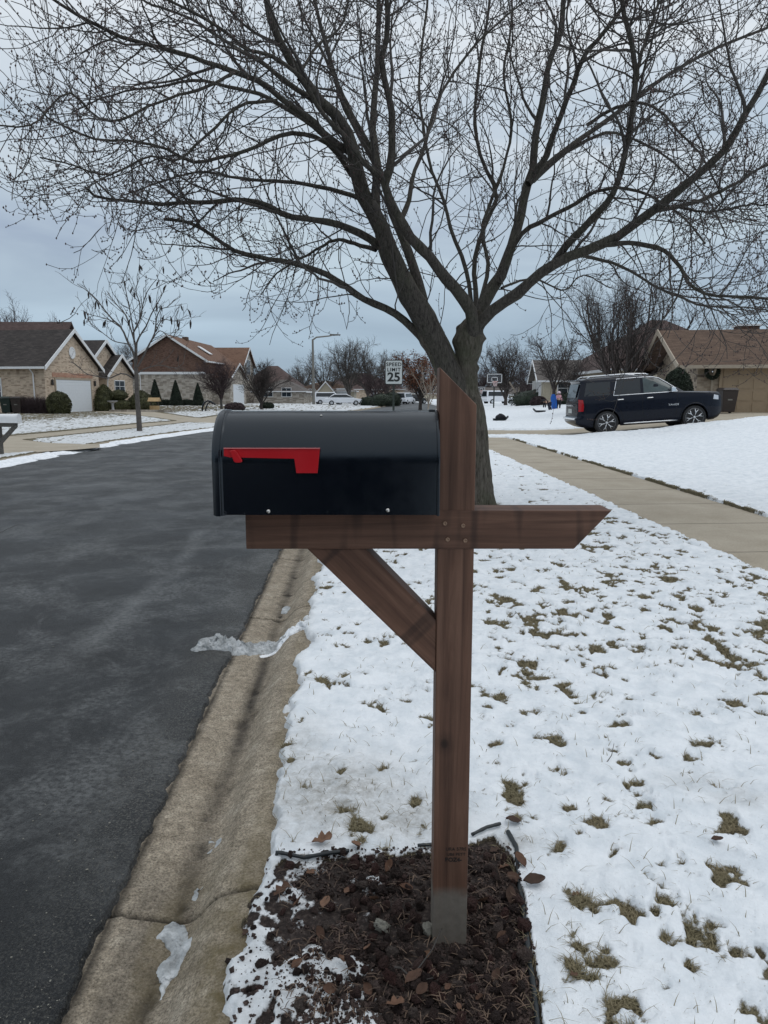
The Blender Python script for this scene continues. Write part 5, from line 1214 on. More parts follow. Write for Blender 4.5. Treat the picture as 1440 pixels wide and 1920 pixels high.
    # --- far street houses
    def far(name, label, px0, px1, D, wall, roof, pk, ewl, depth=11, hip=True, gab=None, rl=None, garag=None):
        a = W(px0, 745, D); b = W(px1, 745, D); gz = bz(a.x, a.y); r = thing(name, label, 'house', (a.x, D, gz)); wd = b.x-a.x
        ez = W(px0, ewl, D).z-gz; kz = W(px0, pk, D+depth/2).z-gz
        mb = MB(); mb.box(.4, wd-.4, .4, depth-.4, -.4, ez); mb.build('wall', wall, r)
        hipped(r, 0, wd, 0, depth, ez+.02, kz, rl if rl is not None else max(1, wd-depth), roof, ax='x')
        if gab:
            g0 = W(gab[0], 745, D).x-a.x; g1 = W(gab[1], 745, D).x-a.x; gwing(r, g0, g1, -1.5, 5, 'y', -.3, ez, W(0, gab[2], D).z-gz, wall, roof, M['white'], .25, .2, gut=False)
        if garag:
            g0 = W(garag[0], 745, D).x-a.x; g1 = W(garag[1], 745, D).x-a.x; garage(r, 'y', g0, g1, -.1, 2.2, -1.5 if gab and gab[0] <= garag[0] <= gab[1] else .4, M['garwhite'], -1, 4)
        for k in range(1, 3):
            u = wd*k/3; window(r, 'y', u-.9, u+.5, .9, 2.2, .4, M['white'], 2, 2)
        return r
    far('ranch_house', 'pale stone ranch house with grey roof left of the street lamp', 470, 574, 105, M['stonel'], M['shm'], 712, 734, 12)
    far('ranch_house', 'cream ranch house with grey brown roof and pointed gable behind the street lamp', 545, 668, 128, M['siding'], M['sht'], 714, 733, 12, gab=(598, 626, 717), garag=(632, 656))
    far('ranch_house', 'tall dark hipped roof house standing behind the cream ranch house', 440, 560, 150, M['brick'], M['shd'], 686, 728, 20, rl=2)
    far('ranch_house', 'dark hipped roof house behind the big grey trees', 588, 760, 165, M['brick'], M['shd'], 699, 730, 20, rl=3)
    far('ranch_house', 'low tan garage house far beyond the oak with russet leaves', 700, 830, 210, M['siding'], M['shm'], 727, 738, 14)
    # --- right house with tan garage door
    c = W(1303, 775, 34); gz = bz(c.x, c.y); an = math.radians(-9.5); r = thing('stone_house', 'mottled stone house with brown roof and tan garage door beside the dark car', 'house', (c.x, c.y, gz), (0, 0, an))
    ez = W(1303, 683, 34).z-gz+.05; az = W(1258, 625, 38.6).z-gz
    gwing(r, 0, 20, 0, 9.4, 'x', -.5, ez, az, M['stone'], M['sht'], M['beige'], .55, .95)
    garage(r, 'y', 1.05, 6.2, -.05, 2.1, 0, M['tan'], -1, 4, 8, M['tan']); downspout(r, .62, -.09, 0, ez-.28, M['beige'], -.45)
    ch = MB(); ch.box(3.3, 4.3, 6.0, 7.0, az-1.2, az+.42); k = ch.build('chimney', M['brickb'], r); ch = MB(); ch.box(3.2, 4.4, 5.9, 7.1, az+.43, az+.52); ch.build('chimney_cap', M['white'], k)
    sl = (az-ez)/4.7
    rg = np.random.default_rng(8); n = 26; V = []; 
    for i in range(n):
        for j in range(n):
            u = 4.0+3.0*i/(n-1)+.12*j/n*6; v_ = .6+3.0*j/(n-1); V.append((u, v_, ez+sl*v_+.205+0*u))
    V = np.array(V); f = gridf(n, n); c_ = V[f].mean(1); f = f[fbm(c_[:, 0]*1.3+c_[:, 1]*1.2, c_[:, 1]*4, 4, 6, .7)+.12*np.cos((c_[:, 0]-6.2)*1.2) > .56]
    mk('roof_snow', V, f, M['snowl'], r)
    # wreath
    wr = thing('wreath', 'dark evergreen wreath hanging on the stone wall beside the tan garage door', 'wreath', tuple(W(1336, 697, 33.65))); rg = np.random.default_rng(4); n = 1500
    a = rg.uniform(0, 6.283, n); b = rg.uniform(0, 6.283, n); P = np.stack([(.27+.075*np.cos(b))*np.cos(a), .06*np.sin(b), (.27+.075*np.cos(b))*np.sin(a)], -1); u = unit(rg.normal(size=(n, 3)))*.05; v = unit(rg.normal(size=(n, 3)))*.02
    mk('greenery', np.stack([P-u, P+v, P+u, P-v], 1).reshape(-1, 3), np.arange(n*4).reshape(-1, 4), M['yew'], wr)
    mb = MB(); mb.lathe([(.01, -.09), (.06, -.07), (.07, -.03), (.02, -.02)], (0, 0, .0), 10, 1); mb.build('ornament', M['chrome'], wr)
    # --- darker roof behind it
    p = W(1140, 740, 56); gz = bz(p.x, p.y); r = thing('ranch_house', 'house with large dusky brown hipped roof behind the multi stemmed tree', 'house', (p.x, p.y, gz))
    ex = W(1470, 740, 56).x-p.x; mb = MB(); mb.box(.5, ex, .5, 17, -.4, W(0, 694, 56).z-gz); mb.build('wall', M['siding'], r); hipped(r, 0, ex, 0, 17.5, W(0, 692, 56).z-gz, W(0, 600, 64.7).z-gz, 1.2, M['shd'])
    window(r, 'y', 1.8, 3.4, .9, 2.3, .5, M['white'], 2, 2)
    # --- neighbour beyond the driveway
    p = W(1018, 752, 66); gz = bz(p.x, p.y); r = thing('ranch_house', 'tan house with narrow front columns behind the playing children', 'house', (p.x, p.y, gz), (0, 0, math.radians(-6)))
    wl = W(1100, 752, 66).x-p.x; ez = W(0, 712, 66).z-gz; gwing(r, 0, 14, 0, 9, 'x', -.4, ez, W(0, 678, 70).z-gz, M['siding'], M['shm'], M['white'], .4, .6)
    for k in range(4): mb = MB(); mb.box(-.32, -.12, .6+k*2.1, .8+k*2.1, -.2, ez); mb.build('column', M['white'], r)
    window(r, 'x', 2, 3.6, .8, 2.2, 0, M['white'], 2, 2); window(r, 'y', 1.2, 3, .8, 2.2, 0, M['white'], 2, 2)
    p = W(884, 750, 150); gz = bz(p.x, p.y); r = thing('ranch_house', 'small far house with grey walls behind the farther basketball hoop', 'house', (p.x, p.y, gz)); gwing(r, 0, 14, 0, 10, 'x', 0, W(0, 740, 150).z-gz, W(0, 728, 155).z-gz, M['siding'], M['shm'], M['white'])
houses()
# ------------------------------------------------------------------ dark car on the drive
def suv():
    Lc = 5.18; D = 25.6
    rear = W(1140, 803, D); front = W(1303, 796, D)
    xr_, xf_ = 1.14, 4.12
    ya = math.radians(-1.5); base = Vector((rear.x-xr_, D, 0))
    zr = bz(rear.x, D); zf = bz(rear.x+2.95, D); pitch = math.atan2(zf-zr, 2.95)*.75
    r = thing('suv', 'dark navy sport utility vehicle with chrome window trim parked on the driveway', 'car', (rear.x, D+.98, zr+.005), (0, -pitch, ya))
    OX = -xr_
    def xfz(z): return np.interp(z, [.28, .36, .5, .7, .95, 1.08, 1.15, 1.19, 1.215, 1.27, 1.5, 1.72, 1.80, 1.85, 1.875], [4.86, 5.06, 5.16, 5.18, 5.17, 5.15, 5.10, 5.02, 4.72, 3.84, 3.42, 3.04, 2.85, 2.6, 2.3])
    def xrz(z): return np.interp(z, [.28, .38, .46, .58, .62, .66, 1.1, 1.25, 1.72, 1.77, 1.80, 1.85, 1.875], [.34, .12, .02, 0, .03, .07, .10, .13, .30, .24, .22, .42, .8])
    def hw(x, z):
        b = np.interp(z, [.28, .45, .75, 1.1, 1.24, 1.30, 1.75, 1.82, 1.875], [.93, .985, 1.0, .985, .955, .935, .80, .75, .62])
        x0, x1 = xrz(z), xfz(z); L_ = x1-x0; e0 = np.clip((x-x0)/.35, 0, 1); e1 = np.clip((x1-x)/.65, 0, 1)
        return b*(1-.10*(1-e0)**2.2-.20*(1-e1)**2.4)
    zs = np.array(sorted(set(list(np.round(np.arange(.28, 1.16, .035), 3))+[1.17, 1.19, 1.215, 1.24, 1.27, 1.30]+list(np.round(np.arange(1.34, 1.80, .04), 3))+[1.80, 1.83, 1.855, 1.875])))
    nu = 170; u = np.linspace(0, 1, nu)
    X = np.array([xrz(z)+(xfz(z)-xrz(z))*u for z in zs]); Z = np.repeat(zs[:, None], nu, 1); Y = np.array([hw(X[i], zs[i]) for i in range(len(zs))])
    nz_ = len(zs); VS = np.stack([X+OX, -Y, Z], -1).reshape(-1, 3); VO = np.stack([X+OX, Y, Z], -1).reshape(-1, 3)
    f = gridf(nz_, nu); cx = X.ravel()[f].mean(1); cz = Z.ravel()[f].mean(1)
    arch = (np.hypot(cx-xr_, cz-.41) < .475) | (np.hypot(cx-xf_, cz-.41) < .475)
    f = f[~arch]; n1 = nz_*nu; fs = [f, f[:, ::-1]+n1]
    # ends and roof, with lateral rows
    nl = 9; E = []; EF = []; off = 2*n1
    for col_ in (0, nu-1):
        b = off+len(E)*0
        t = np.linspace(-1, 1, nl); blk = np.zeros((nz_, nl, 3))
        for i in range(nz_):
            bulge = .05*(1-t**2)*(1 if col_ else -1)*(1 if zs[i] < 1.2 else .8); blk[i, :, 0] = X[i, col_]+OX+bulge; blk[i, :, 1] = t*Y[i, col_]; blk[i, :, 2] = zs[i]
        base_i = 2*n1+sum(len(e) for e in E); E.append(blk.reshape(-1, 3)); EF.append(gridf(nz_, nl)+base_i)
    t = np.linspace(-1, 1, nl); rfv = np.zeros((nu, nl, 3)); rfv[:, :, 0] = (X[-1]+OX)[:, None]; rfv[:, :, 1] = Y[-1][:, None]*t; rfv[:, :, 2] = 1.875+.02*(1-t**2)
    base_i = 2*n1+sum(len(e) for e in E); E.append(rfv.reshape(-1, 3)); EF.append(gridf(nu, nl)+base_i)
    bt = np.zeros((nu, 2, 3)); bt[:, 0] = VS.reshape(nz_, nu, 3)[1]; bt[:, 1] = VO.reshape(nz_, nu, 3)[1]; bt[:, :, 2] = .30
    V = np.concatenate([VS, VO]+E); o = mk('body', V, fs+EF, M['paint'], r); bm = bmesh.new(); bm.from_mesh(o.data); bmesh.ops.remove_doubles(bm, verts=bm.verts, dist=.002); bmesh.ops.recalc_face_normals(bm, faces=bm.faces); bm.to_mesh(o.data); bm.free(); smooth_by_angle(o, 38)
    def side_panel(name, poly, mat, off=.006, par=r, s=-1, both=True):
        """polygon (x,z) laid on the body side, subdivided fan-wise"""
        P = []
        for (a, b) in zip(poly, poly[1:]+poly[:1]):
            for k in range(4): P.append((a[0]+(b[0]-a[0])*k/4, a[1]+(b[1]-a[1])*k/4))
        c = (sum(p[0] for p in P)/len(P), sum(p[1] for p in P)/len(P)); res = None
        for sg in ((-1, 1) if both else (s,)):
            mb = MB(); v = []
            for rr in (1, .5): v += [(c[0]+(x-c[0])*rr, c[1]+(z-c[1])*rr) for x, z in P]
            v.append(c); V_ = [(x+OX, sg*(float(hw(x, z))+off), z) for x, z in v]; n = len(P)
            mb.add(V_, [(i, (i+1) % n, n+(i+1) % n, n+i) for i in range(n)]+[(n+i, n+(i+1) % n, 2*n) for i in range(n)])
            res = mb.build(name, mat, par, smooth=False)
        return res
    def line(name, pts, rad, mat, off=.006, par=r, both=True, closed=False):
        Q = []
        P = pts+(pts[:1] if closed else [])
        for (a, b) in zip(P, P[1:]):
            for k in range(5): Q.append((a[0]+(b[0]-a[0])*k/5, a[1]+(b[1]-a[1])*k/5))
        Q.append(P[-1])
        for sg in ((-1, 1) if both else (-1,)): mb = MB(); mb.tube([(x+OX, sg*(float(hw(x, z))+off), z) for x, z in Q], rad, 6); res = mb.build(name, mat, par, smooth=True)
        return res
    side_panel('rear_window', [(.36, 1.30), (1.27, 1.30), (1.33, 1.72), (.50, 1.72)], M['cglass'])
    w1 = side_panel('side_window', [(1.44, 1.30), (2.32, 1.30), (2.34, 1.76), (1.56, 1.755)], M['cglass']); side_panel('side_window', [(2.42, 1.30), (3.50, 1.30), (3.42, 1.40), (3.22, 1.56), (2.96, 1.72), (2.75, 1.765), (2.43, 1.762)], M['cglassl'])
    line('chrome_trim', [(1.40, 1.275), (1.55, 1.785), (2.35, 1.795), (2.80, 1.785), (3.02, 1.735), (3.28, 1.575), (3.50, 1.41), (3.58, 1.28)], .013, M['chrome'], closed=True)
    line('door_seam', [(2.37, .42), (2.37, 1.27)], .005, M['dark'], .001); line('door_seam', [(3.50, .42), (3.52, .9), (3.56, 1.26)], .005, M['dark'], .001); line('door_seam', [(1.40, 1.25), (1.42, 1.0), (1.66, .72), (1.72, .42)], .005, M['dark'], .001); line('door_seam', [(.40, .62), (.36, .8), (.36, 1.27)], .005, M['dark'], .001)
    for xh in (1.52, 2.52): line('door_handle', [(xh, 1.145), (xh+.21, 1.148)], .016, M['chrome'], .025)
    side_panel('tail_light', [(.115, .84), (.30, .84), (.33, 1.0), (.31, 1.20), (.14, 1.22)], M['tail'], .012)
    side_panel('head_light', [(4.78, .98), (5.02, .95), (5.03, 1.08), (4.82, 1.12)], M['lens'], .012)
    line('running_board', [(1.72, .345), (3.58, .345)], .028, M['chrome'], .01); line('lower_trim', [(.5, .50), (.72, .50)], .01, M['dark'], .002)
    for x, a0, a1 in ((xr_, -5, 185), (xf_, -5, 185)):
        line('wheel_arch', [(x+.475*math.cos(math.radians(a)), .41+.475*math.sin(math.radians(a))) for a in range(a0, a1+1, 10) if .41+.475*math.sin(math.radians(a)) > .3], .028, M['paint'], -.004)
    # roof rails
    for sg in (-1, 1): mb = MB(); mb.tube([(OX+.55, sg*.70, 1.865), (OX+.68, sg*.70, 1.925), (OX+2.0, sg*.69, 1.935), (OX+2.55, sg*.68, 1.90), (OX+2.66, sg*.67, 1.865)], .020, 8); mb.build('roof_rail', M['chrome'], r, smooth=True)
    mb = MB(); mb.box(OX+.14, OX+.42, -.66, .66, 1.79, 1.83); mb.build('spoiler', M['paint'], r, bevel=.012)
    for sg in (-1, 1):
        mb = MB(); y = sg*1.04; mb.hull([(OX+3.30, y-.10, 1.27), (OX+3.30, y+.10, 1.27), (OX+3.30, y+.10, 1.43), (OX+3.30, y-.10, 1.43)], [(OX+3.46, y-.07, 1.29), (OX+3.46, y+.07, 1.29), (OX+3.46, y+.07, 1.40), (OX+3.46, y-.07, 1.40)]); m_ = mb.build('mirror', M['chrome'], r, bevel=.015)
        mb = MB(); mb.box(OX+3.36, OX+3.42, min(sg*.90, sg*.98), max(sg*.90, sg*.98), 1.25, 1.31); mb.build('mirror_arm', M['paint'], m_)
    # rear glass, plate, bumper, grille
    mb = MB(); zz = [1.27, 1.4, 1.55, 1.70]; V_ = []
    for z in zz: V_ += [(float(xrz(z))+OX-.055, -.66+.05*(z-1.27), z), (float(xrz(z))+OX-.062, 0, z), (float(xrz(z))+OX-.055, .66-.05*(z-1.27), z)]
    mb.add(V_, [(i*3+j, i*3+j+1, i*3+j+4, i*3+j+3) for i in range(3) for j in range(2)]); mb.build('tailgate_glass', M['cglass'], r)
    mb = MB(); mb.box(OX-.075, OX+.02, -.80, .80, .565, .63); mb.build('bumper_step', M['chrome'], r, bevel=.01)
    mb = MB(); mb.box(OX+.02, OX+.05, -.26, .26, .78, .93); mb.build('plate', M['signw'], r); mb = MB(); mb.box(OX+.01, OX+.06, -.5, .5, 1.02, 1.06); mb.build('tailgate_trim', M['chrome'], r)
    mb = MB(); mb.box(OX+5.17, OX+5.235, -.62, .62, .62, 1.05); mb.build('grille', M['signk'], r, bevel=.01); mb = MB(); mb.box(OX+5.19, OX+5.25, -.64, .64, .82, .86); mb.build('grille_bar', M['chrome'], r)
    mb = MB(); mb.box(OX+.5, OX+4.9, -.80, .80, .30, .42); mb.build('underbody', M['dark'], r)
    t_ = text_mesh('badge', 'TAHOE', .085, M['chrome'], r, (OX+3.41, -float(hw(3.41, .88))-.006, .88), (math.pi/2, 0, 0), .004, .001, 1.15, 1.15)
    # wheels
    for xw in (xr_, xf_):
        for sg in (-1, 1):
            mb = MB(); yo = sg*.86
            mb.lathe([(.30, -.13), (.385, -.13), (.402, -.10), (.405, 0), (.402, .10), (.385, .13), (.30, .13)], (0, 0, 0), 40, 1); ty = mb.build('wheel', M['tyre'], r, smooth=True); ty.location = (OX+xw, yo, .405)
            smooth_by_angle(ty, 30)
            rm = MB(); s_ = sg*.135
            for k in range(6):
                a = k*math.pi/3+.25
                for da, ra in ((-.20, .275), (.20, .275)):
                    c0 = (.05*math.cos(a), s_*.8, .05*math.sin(a)); c1 = (.16*math.cos(a), s_*.86, .16*math.sin(a)); c2 = (ra*math.cos(a+da), s_*.95, ra*math.sin(a+da)); rm.tube([c0, c1, c2], [.026, .022, .016], 6)
            for k in range(36):
                pass
            n = 40; V_ = [];
            for rad, yy in ((.270, .9), (.305, .97), (.312, .8), (.268, .3)): V_ += [(rad*math.cos(2*math.pi*i/n), s_*yy, rad*math.sin(2*math.pi*i/n)) for i in range(n)]
            rm.add(V_, [(j*n+i, j*n+(i+1) % n, (j+1)*n+(i+1) % n, (j+1)*n+i) for j in range(3) for i in range(n)]); rm.lathe([(.045, s_*.9), (.045, s_*1.0), (.02, s_*1.02)], (0, 0, 0), 14, 1)
            rm.build('rim', M['alloy'], ty, smooth=True)
            dk = MB(); dk.lathe([(.27, s_*.15), (.27, s_*.2)], (0, 0, 0), 24, 1); dk.build('brake_disc', M['dark'], ty)
    # wheel housings
    for xw in (xr_, xf_):
        n = 24
        for sg in (-1, 1):
            mb = MB(); V_ = []
            for yy in (.94, .55): V_ += [(OX+xw+.49*math.cos(math.pi*(i/n*1.1-.05)), sg*yy, .41+.49*math.sin(math.pi*(i/n*1.1-.05))) for i in range(n+1)]
            mb.add(V_, [(i, i+1, n+2+i, n+1+i) for i in range(n)]+[tuple(range(n+1, 2*n+2))]); mb.build('wheel_housing', M['dark'], r)
    wb = xf_-xr_
    for ch in r.children:
        if ch.name.startswith('wheel') and 'arch' not in ch.name and 'hous' not in ch.name or ch.name.startswith('badge'): continue
        co = np.empty(len(ch.data.vertices)*3, dtype=np.float32); ch.data.vertices.foreach_get('co', co); c3 = co.reshape(-1, 3)
        k = S((c3[:, 2]-.9)/.6)*.045+1; x = c3[:, 0]; c3[:, 0] = np.where(x < -.48, -.48+(x+.48)*.86, np.where(x > wb+.48, wb+.48+(x-wb-.48)*.86, x)); c3[:, 2] *= k
        ch.data.vertices.foreach_set('co', co); ch.data.update()
        for g in ch.children:
            if g.type == 'MESH': 
                co = np.empty(len(g.data.vertices)*3, dtype=np.float32); g.data.vertices.foreach_get('co', co); c3 = co.reshape(-1, 3); c3[:, 2] *= S((c3[:, 2]-.9)/.6)*.045+1; g.data.vertices.foreach_set('co', co)
suv()
# ------------------------------------------------------------------ bins, signs, lamp, hoops, small cars
def bin_(px, py, D, mat, label, s=1.0, rot=0):
    p = W(px, py, D); z = bz(p.x, D); r = thing('trash_bin', label, 'trash bin', (p.x, D, z), (0, 0, rot)); w0, w1 = .26*s, .33*s
    mb = MB(); mb.hull([(-w0, -w0, .06), (w0, -w0, .06), (w0, w0, .06), (-w0, w0, .06)], [(-w1, -w1*1.1, .98*s), (w1, -w1*1.1, .98*s), (w1, w1*1.1, .98*s), (-w1, w1*1.1, .98*s)]); b = mb.build('body', mat, r, bevel=.02)
    mb = MB(); mb.hull([(-w1-.03, -w1*1.1-.05, .985*s), (w1+.03, -w1*1.1-.05, .985*s), (w1+.03, w1*1.1+.05, .985*s), (-w1-.03, w1*1.1+.05, .985*s)], [(-w1*.8, -w1, 1.09*s), (w1*.8, -w1, 1.09*s), (w1*.8, w1*.9, 1.09*s), (-w1*.8, w1*.9, 1.09*s)]); mb.build('lid', mat, r, bevel=.012)
    mb = MB(); mb.box(-.10*s, .10*s, -w0-.07, -w0-.045, .55*s, .61*s); mb.build('catch_bar', M['pole'], r)
    for sg in (-1, 1): mb = MB(); mb.lathe([(.05, -.03), (.12, -.03), (.12, .03), (.05, .03)], (sg*(w0+.03), w0, .12), 14, 0); mb.build('wheel', M['tyre'], r)
bin_(1361, 772, 32.3, M['binb'], 'brown wheeled trash bin in front of the tan garage door', 1.0)
bin_(15, 770, 48.6, M['bing'], 'dark green trash bin left of the maroon bin by the brick house', 1.02)
bin_(35, 770, 48.6, M['binb'], 'dark maroon trash bin beside the green bin by the brick house', 1.02)
def speed_sign():
    D = 25.0; r = thing('speed_sign', 'white speed limit 25 sign on a green channel post above the mailbox', 'sign', (W(738, 700, D).x, D, 0)); x = r.location.x
    x0, x1 = W(722, 700, D).x-x, W(755, 700, D).x-x; z0, z1 = W(738, 721, D).z, W(738, 675, D).z; cz = (z0+z1)/2; hx = (x1-x0)/2
    def rr(x0, x1, z0, z1, r_, n=6):
        P = []
        for cx, cz_, a0 in ((x1-r_, z1-r_, 0), (x0+r_, z1-r_, 90), (x0+r_, z0+r_, 180), (x1-r_, z0+r_, 270)):
            for k in range(n+1): a = math.radians(a0+90*k/n); P.append((cx+r_*math.cos(a), cz_+r_*math.sin(a)))
        return P
    mb = MB(); mb.prism(rr(x0, x1, z0, z1, .05), 1, -.004, .002); s = mb.build('panel', M['signk'], r)
    mb = MB(); mb.prism(rr(x0+.022, x1-.022, z0+.022, z1-.022, .04), 1, -.0065, -.0045); mb.build('face', M['signw'], s)
    c = (x0+x1)/2; H = z1-z0
    for txt, z, size, of in (('SPEED', z1-H*.185, H*.205, .004), ('LIMIT', z1-H*.40, H*.205, .004), ('25', z1-H*.71, H*.50, .013)):
        text_mesh('lettering', txt, size, M['signk'], s, (c, -.0085, z), (math.pi/2, 0, 0), .0008, of, 1.05 if txt != '25' else 1.08, 1.12 if txt != '25' else 1.0)
    mb = MB(); mb.box(-.035, .035, .003, .04, -.2, z1-.05); mb.build('sign_post', M['sgreen'], r)
speed_sign()
def street_lamp():
    D = 100.; p = W(588, 750, D); r = thing('street_lamp', 'tall grey street lamp with long bent arm standing beyond the mailbox', 'street lamp', (p.x, D, bz(p.x, D))); gz = bz(p.x, D)
    t = W(588, 636, D).z-gz; e = W(637, 628, D)
    mb = MB(); mb.tube([(0, 0, 0), (0, 0, t*.5), (0, 0, t)], [.20, .17, .13], 10); mb.build('pole', M['pole'], r)
    mb = MB(); mb.tube([(0, 0, t-.1), (.5, 0, t+.25), ((e.x-p.x)*.6, 0, t+(e.z-gz-t)*.75), (e.x-p.x-.8, 0, e.z-gz)], [.11, .10, .09, .08], 8); mb.build('arm', M['pole'], r)
    mb = MB(); mb.hull([(e.x-p.x-1.3, -.2, e.z-gz-.12), (e.x-p.x-1.3, .2, e.z-gz-.12), (e.x-p.x-1.3, .2, e.z-gz+.12), (e.x-p.x-1.3, -.2, e.z-gz+.12)], [(e.x-p.x+.1, -.12, e.z-gz-.06), (e.x-p.x+.1, .12, e.z-gz-.06), (e.x-p.x+.1, .12, e.z-gz+.08), (e.x-p.x+.1, -.12, e.z-gz+.08)]); mb.build('lamp_head', M['pole'], r)
street_lamp()
def hoop(px, pyb, D, wpx, ytop, ybot, label, base_py):
    p = W(px, base_py, D); gz = bz(p.x, D); r = thing('basketball_hoop', label, 'basketball hoop', (p.x, D, gz)); hx = wpx/2/F*D; z1 = W(px, ytop, D).z-gz; z0 = W(px, ybot, D).z-gz
    fr = MB(); t = hx*.08
    for a in ((-hx, hx, z1-t, z1), (-hx, hx, z0, z0+t), (-hx, -hx+t, z0, z1), (hx-t, hx, z0, z1)): fr.box(a[0], a[1], -.03, .03, a[2], a[3])
    b = fr.build('backboard', M['white'], r); q = MB(); w_ = hx*.42; q0 = z0+(z1-z0)*.15; q1 = z0+(z1-z0)*.65
    for a in ((-w_, w_, q1-t, q1), (-w_, w_, q0, q0+t), (-w_, -w_+t, q0, q1), (w_-t, w_, q0, q1)): q.box(a[0], a[1], -.045, -.031, a[2], a[3])
    q.build('target_square', M['white'], b); g = MB(); g.box(-hx+t, hx-t, -.006, .006, z0+t, z1-t); gm = M.get('acryl')
    if gm is None:
        k = NT('acrylic', .05, .5); k.b.inputs['Base Color'].default_value = (.5, .52, .55, 1); k.b.inputs['Transmission Weight'].default_value = .9; k.b.inputs['IOR'].default_value = 1.02; gm = M['acryl'] = k.m; M['rimo'] = simple('orange_rim', (.45, .12, .08), .5); M['net'] = simple('net', (.55, .45, .45), .9)
    g.build('board_glass', gm, b)
    n = 20; rm = MB(); rz = z0+(z1-z0)*.12; rm.tube([(.23*math.cos(2*math.pi*k/n), -.42+.23*math.sin(2*math.pi*k/n), rz) for k in range(n+1)], .02, 6, False); rm.box(-.05, .05, -.2, -.04, rz-.03, rz+.03); h = rm.build('rim', M['rimo'], r)
    nt_ = MB()
    for k in range(10):
        a = 2*math.pi*k/10; b_ = a+.5; nt_.tube([(.23*math.cos(a), -.42+.23*math.sin(a), rz), (.12*math.cos(b_), -.42+.12*math.sin(b_), rz-.4)], .014, 4); nt_.tube([(.23*math.cos(a), -.42+.23*math.sin(a), rz), (.12*math.cos(a-.5), -.42+.12*math.sin(a-.5), rz-.4)], .014, 4)
    nt_.build('net', M['net'], h); po = MB(); po.tube([(0, .15, -.1), (0, .15, z0-.6), (0, .04, z0+.3)], .06, 8); po.build('pole', M['signk'], r)
hoop(926, 717, 68, 27.5, 701, 718, 'black pole basketball hoop with white outlined backboard on the snowy lawn', 766)
hoop(902, 730, 112, 13, 725.5, 733.5, 'smaller farther basketball hoop close to the maple trunk', 757)
def small_car(px, D, L, label, mat, h=1.45, ang=0, van=False):
    p = W(px, 745, D); gz = bz(p.x, D); r = thing('parked_car', label, 'car', (p.x, D, gz), (0, 0, ang)); hl = L/2; w_ = .88
    lo = [(-hl, .35), (-hl, .75), (-hl+.1, .95), (-hl*.55, 1.0), (hl*.45, .98), (hl*.95, .82), (hl, .6), (hl, .35)]
    mb = MB(); mb.prism(lo, 1, -w_, w_); mb.build('body', mat, r, bevel=.06)
    if van: up = [(-hl+.08, .96), (-hl+.2, h), (hl*.30, h), (hl*.62, .97)]
    else: up = [(-hl*.8, .98), (-hl*.5, h), (hl*.15, h), (hl*.55, .97)]
    n = len(up); a = [(x, -w_+.04, z) if z < 1 else (x, -w_+.2, z) for x, z in up]; b = [(x, w_-.04, z) if z < 1 else (x, w_-.2, z) for x, z in up]
    mb = MB(); mb.hull(a, b); mb.build('cabin', mat, r, bevel=.05)
    cx = sum(u[0] for u in up)/n; cz = sum(u[1] for u in up)/n
    mb = MB(); aa = [(cx+(x-cx)*.88, y*1.0-(.015), cz+(z-cz)*.72+.02) for x, y, z in a]; bb = [(cx+(x-cx)*.88, y+.015, cz+(z-cz)*.72+.02) for x, y, z in b]; mb.hull(aa, bb)
    mb.build('side_glass', M['cglass'], r)
    mb = MB(); sx_ = 1.0; a2 = [(x*1.0+(.02 if x > 0 else -.02), y*.8, cz+(z-cz)*.8) for x, y, z in a]; b2 = [(x+(.02 if x > 0 else -.02), y*.8, cz+(z-cz)*.8) for x, y, z in b]; mb.hull(a2, b2); mb.build('end_glass', M['cglass'], r)
    for x in (-hl*.62, hl*.62):
        for s_ in (-1, 1): mb = MB(); mb.lathe([(.2, -.1), (.33, -.1), (.33, .1), (.2, .1)], (x, s_*(w_-.08), .33), 18, 1); wl = mb.build('wheel', M['tyre'], r); mb = MB(); mb.lathe([(.19, -.02), (.19, .02)], (x, s_*(w_+.01), .33), 12, 1); mb.build('hubcap', M['alloy'], wl)
small_car(617, 104, 4.5, 'white hatchback parked by the street lamp', M['whitecar'], 1.7, .25, True)
small_car(644, 100, 5.2, 'white pickup with covered bed right of the white hatchback', M['whitecar'], 1.5, .1)
small_car(760, 118, 4.6, 'white car partly hidden by the sign post', M['whitecar'], 1.75, 1.2, True)
small_car(712, 112, 4.5, 'dark grey car farther along the street left of the sign', simple('grey_paint', (.06, .062, .066), .3, coat=.5), 1.5, .2)
small_car(779, 122, 4.4, 'black car beneath the russet oak', simple('black_paint', (.012, .013, .015), .3, coat=.5), 1.5, .1)
small_car(934, 105, 4.7, 'white van shaped car behind the snowy lawn right of the trunk', M['whitecar'], 1.85, .4, True)
small_car(404, 101, 4.4, 'dark purple car in front of the white garage behind the mailbox', simple('plum_paint', (.045, .035, .045), .3, coat=.5), 1.5, 1.3)
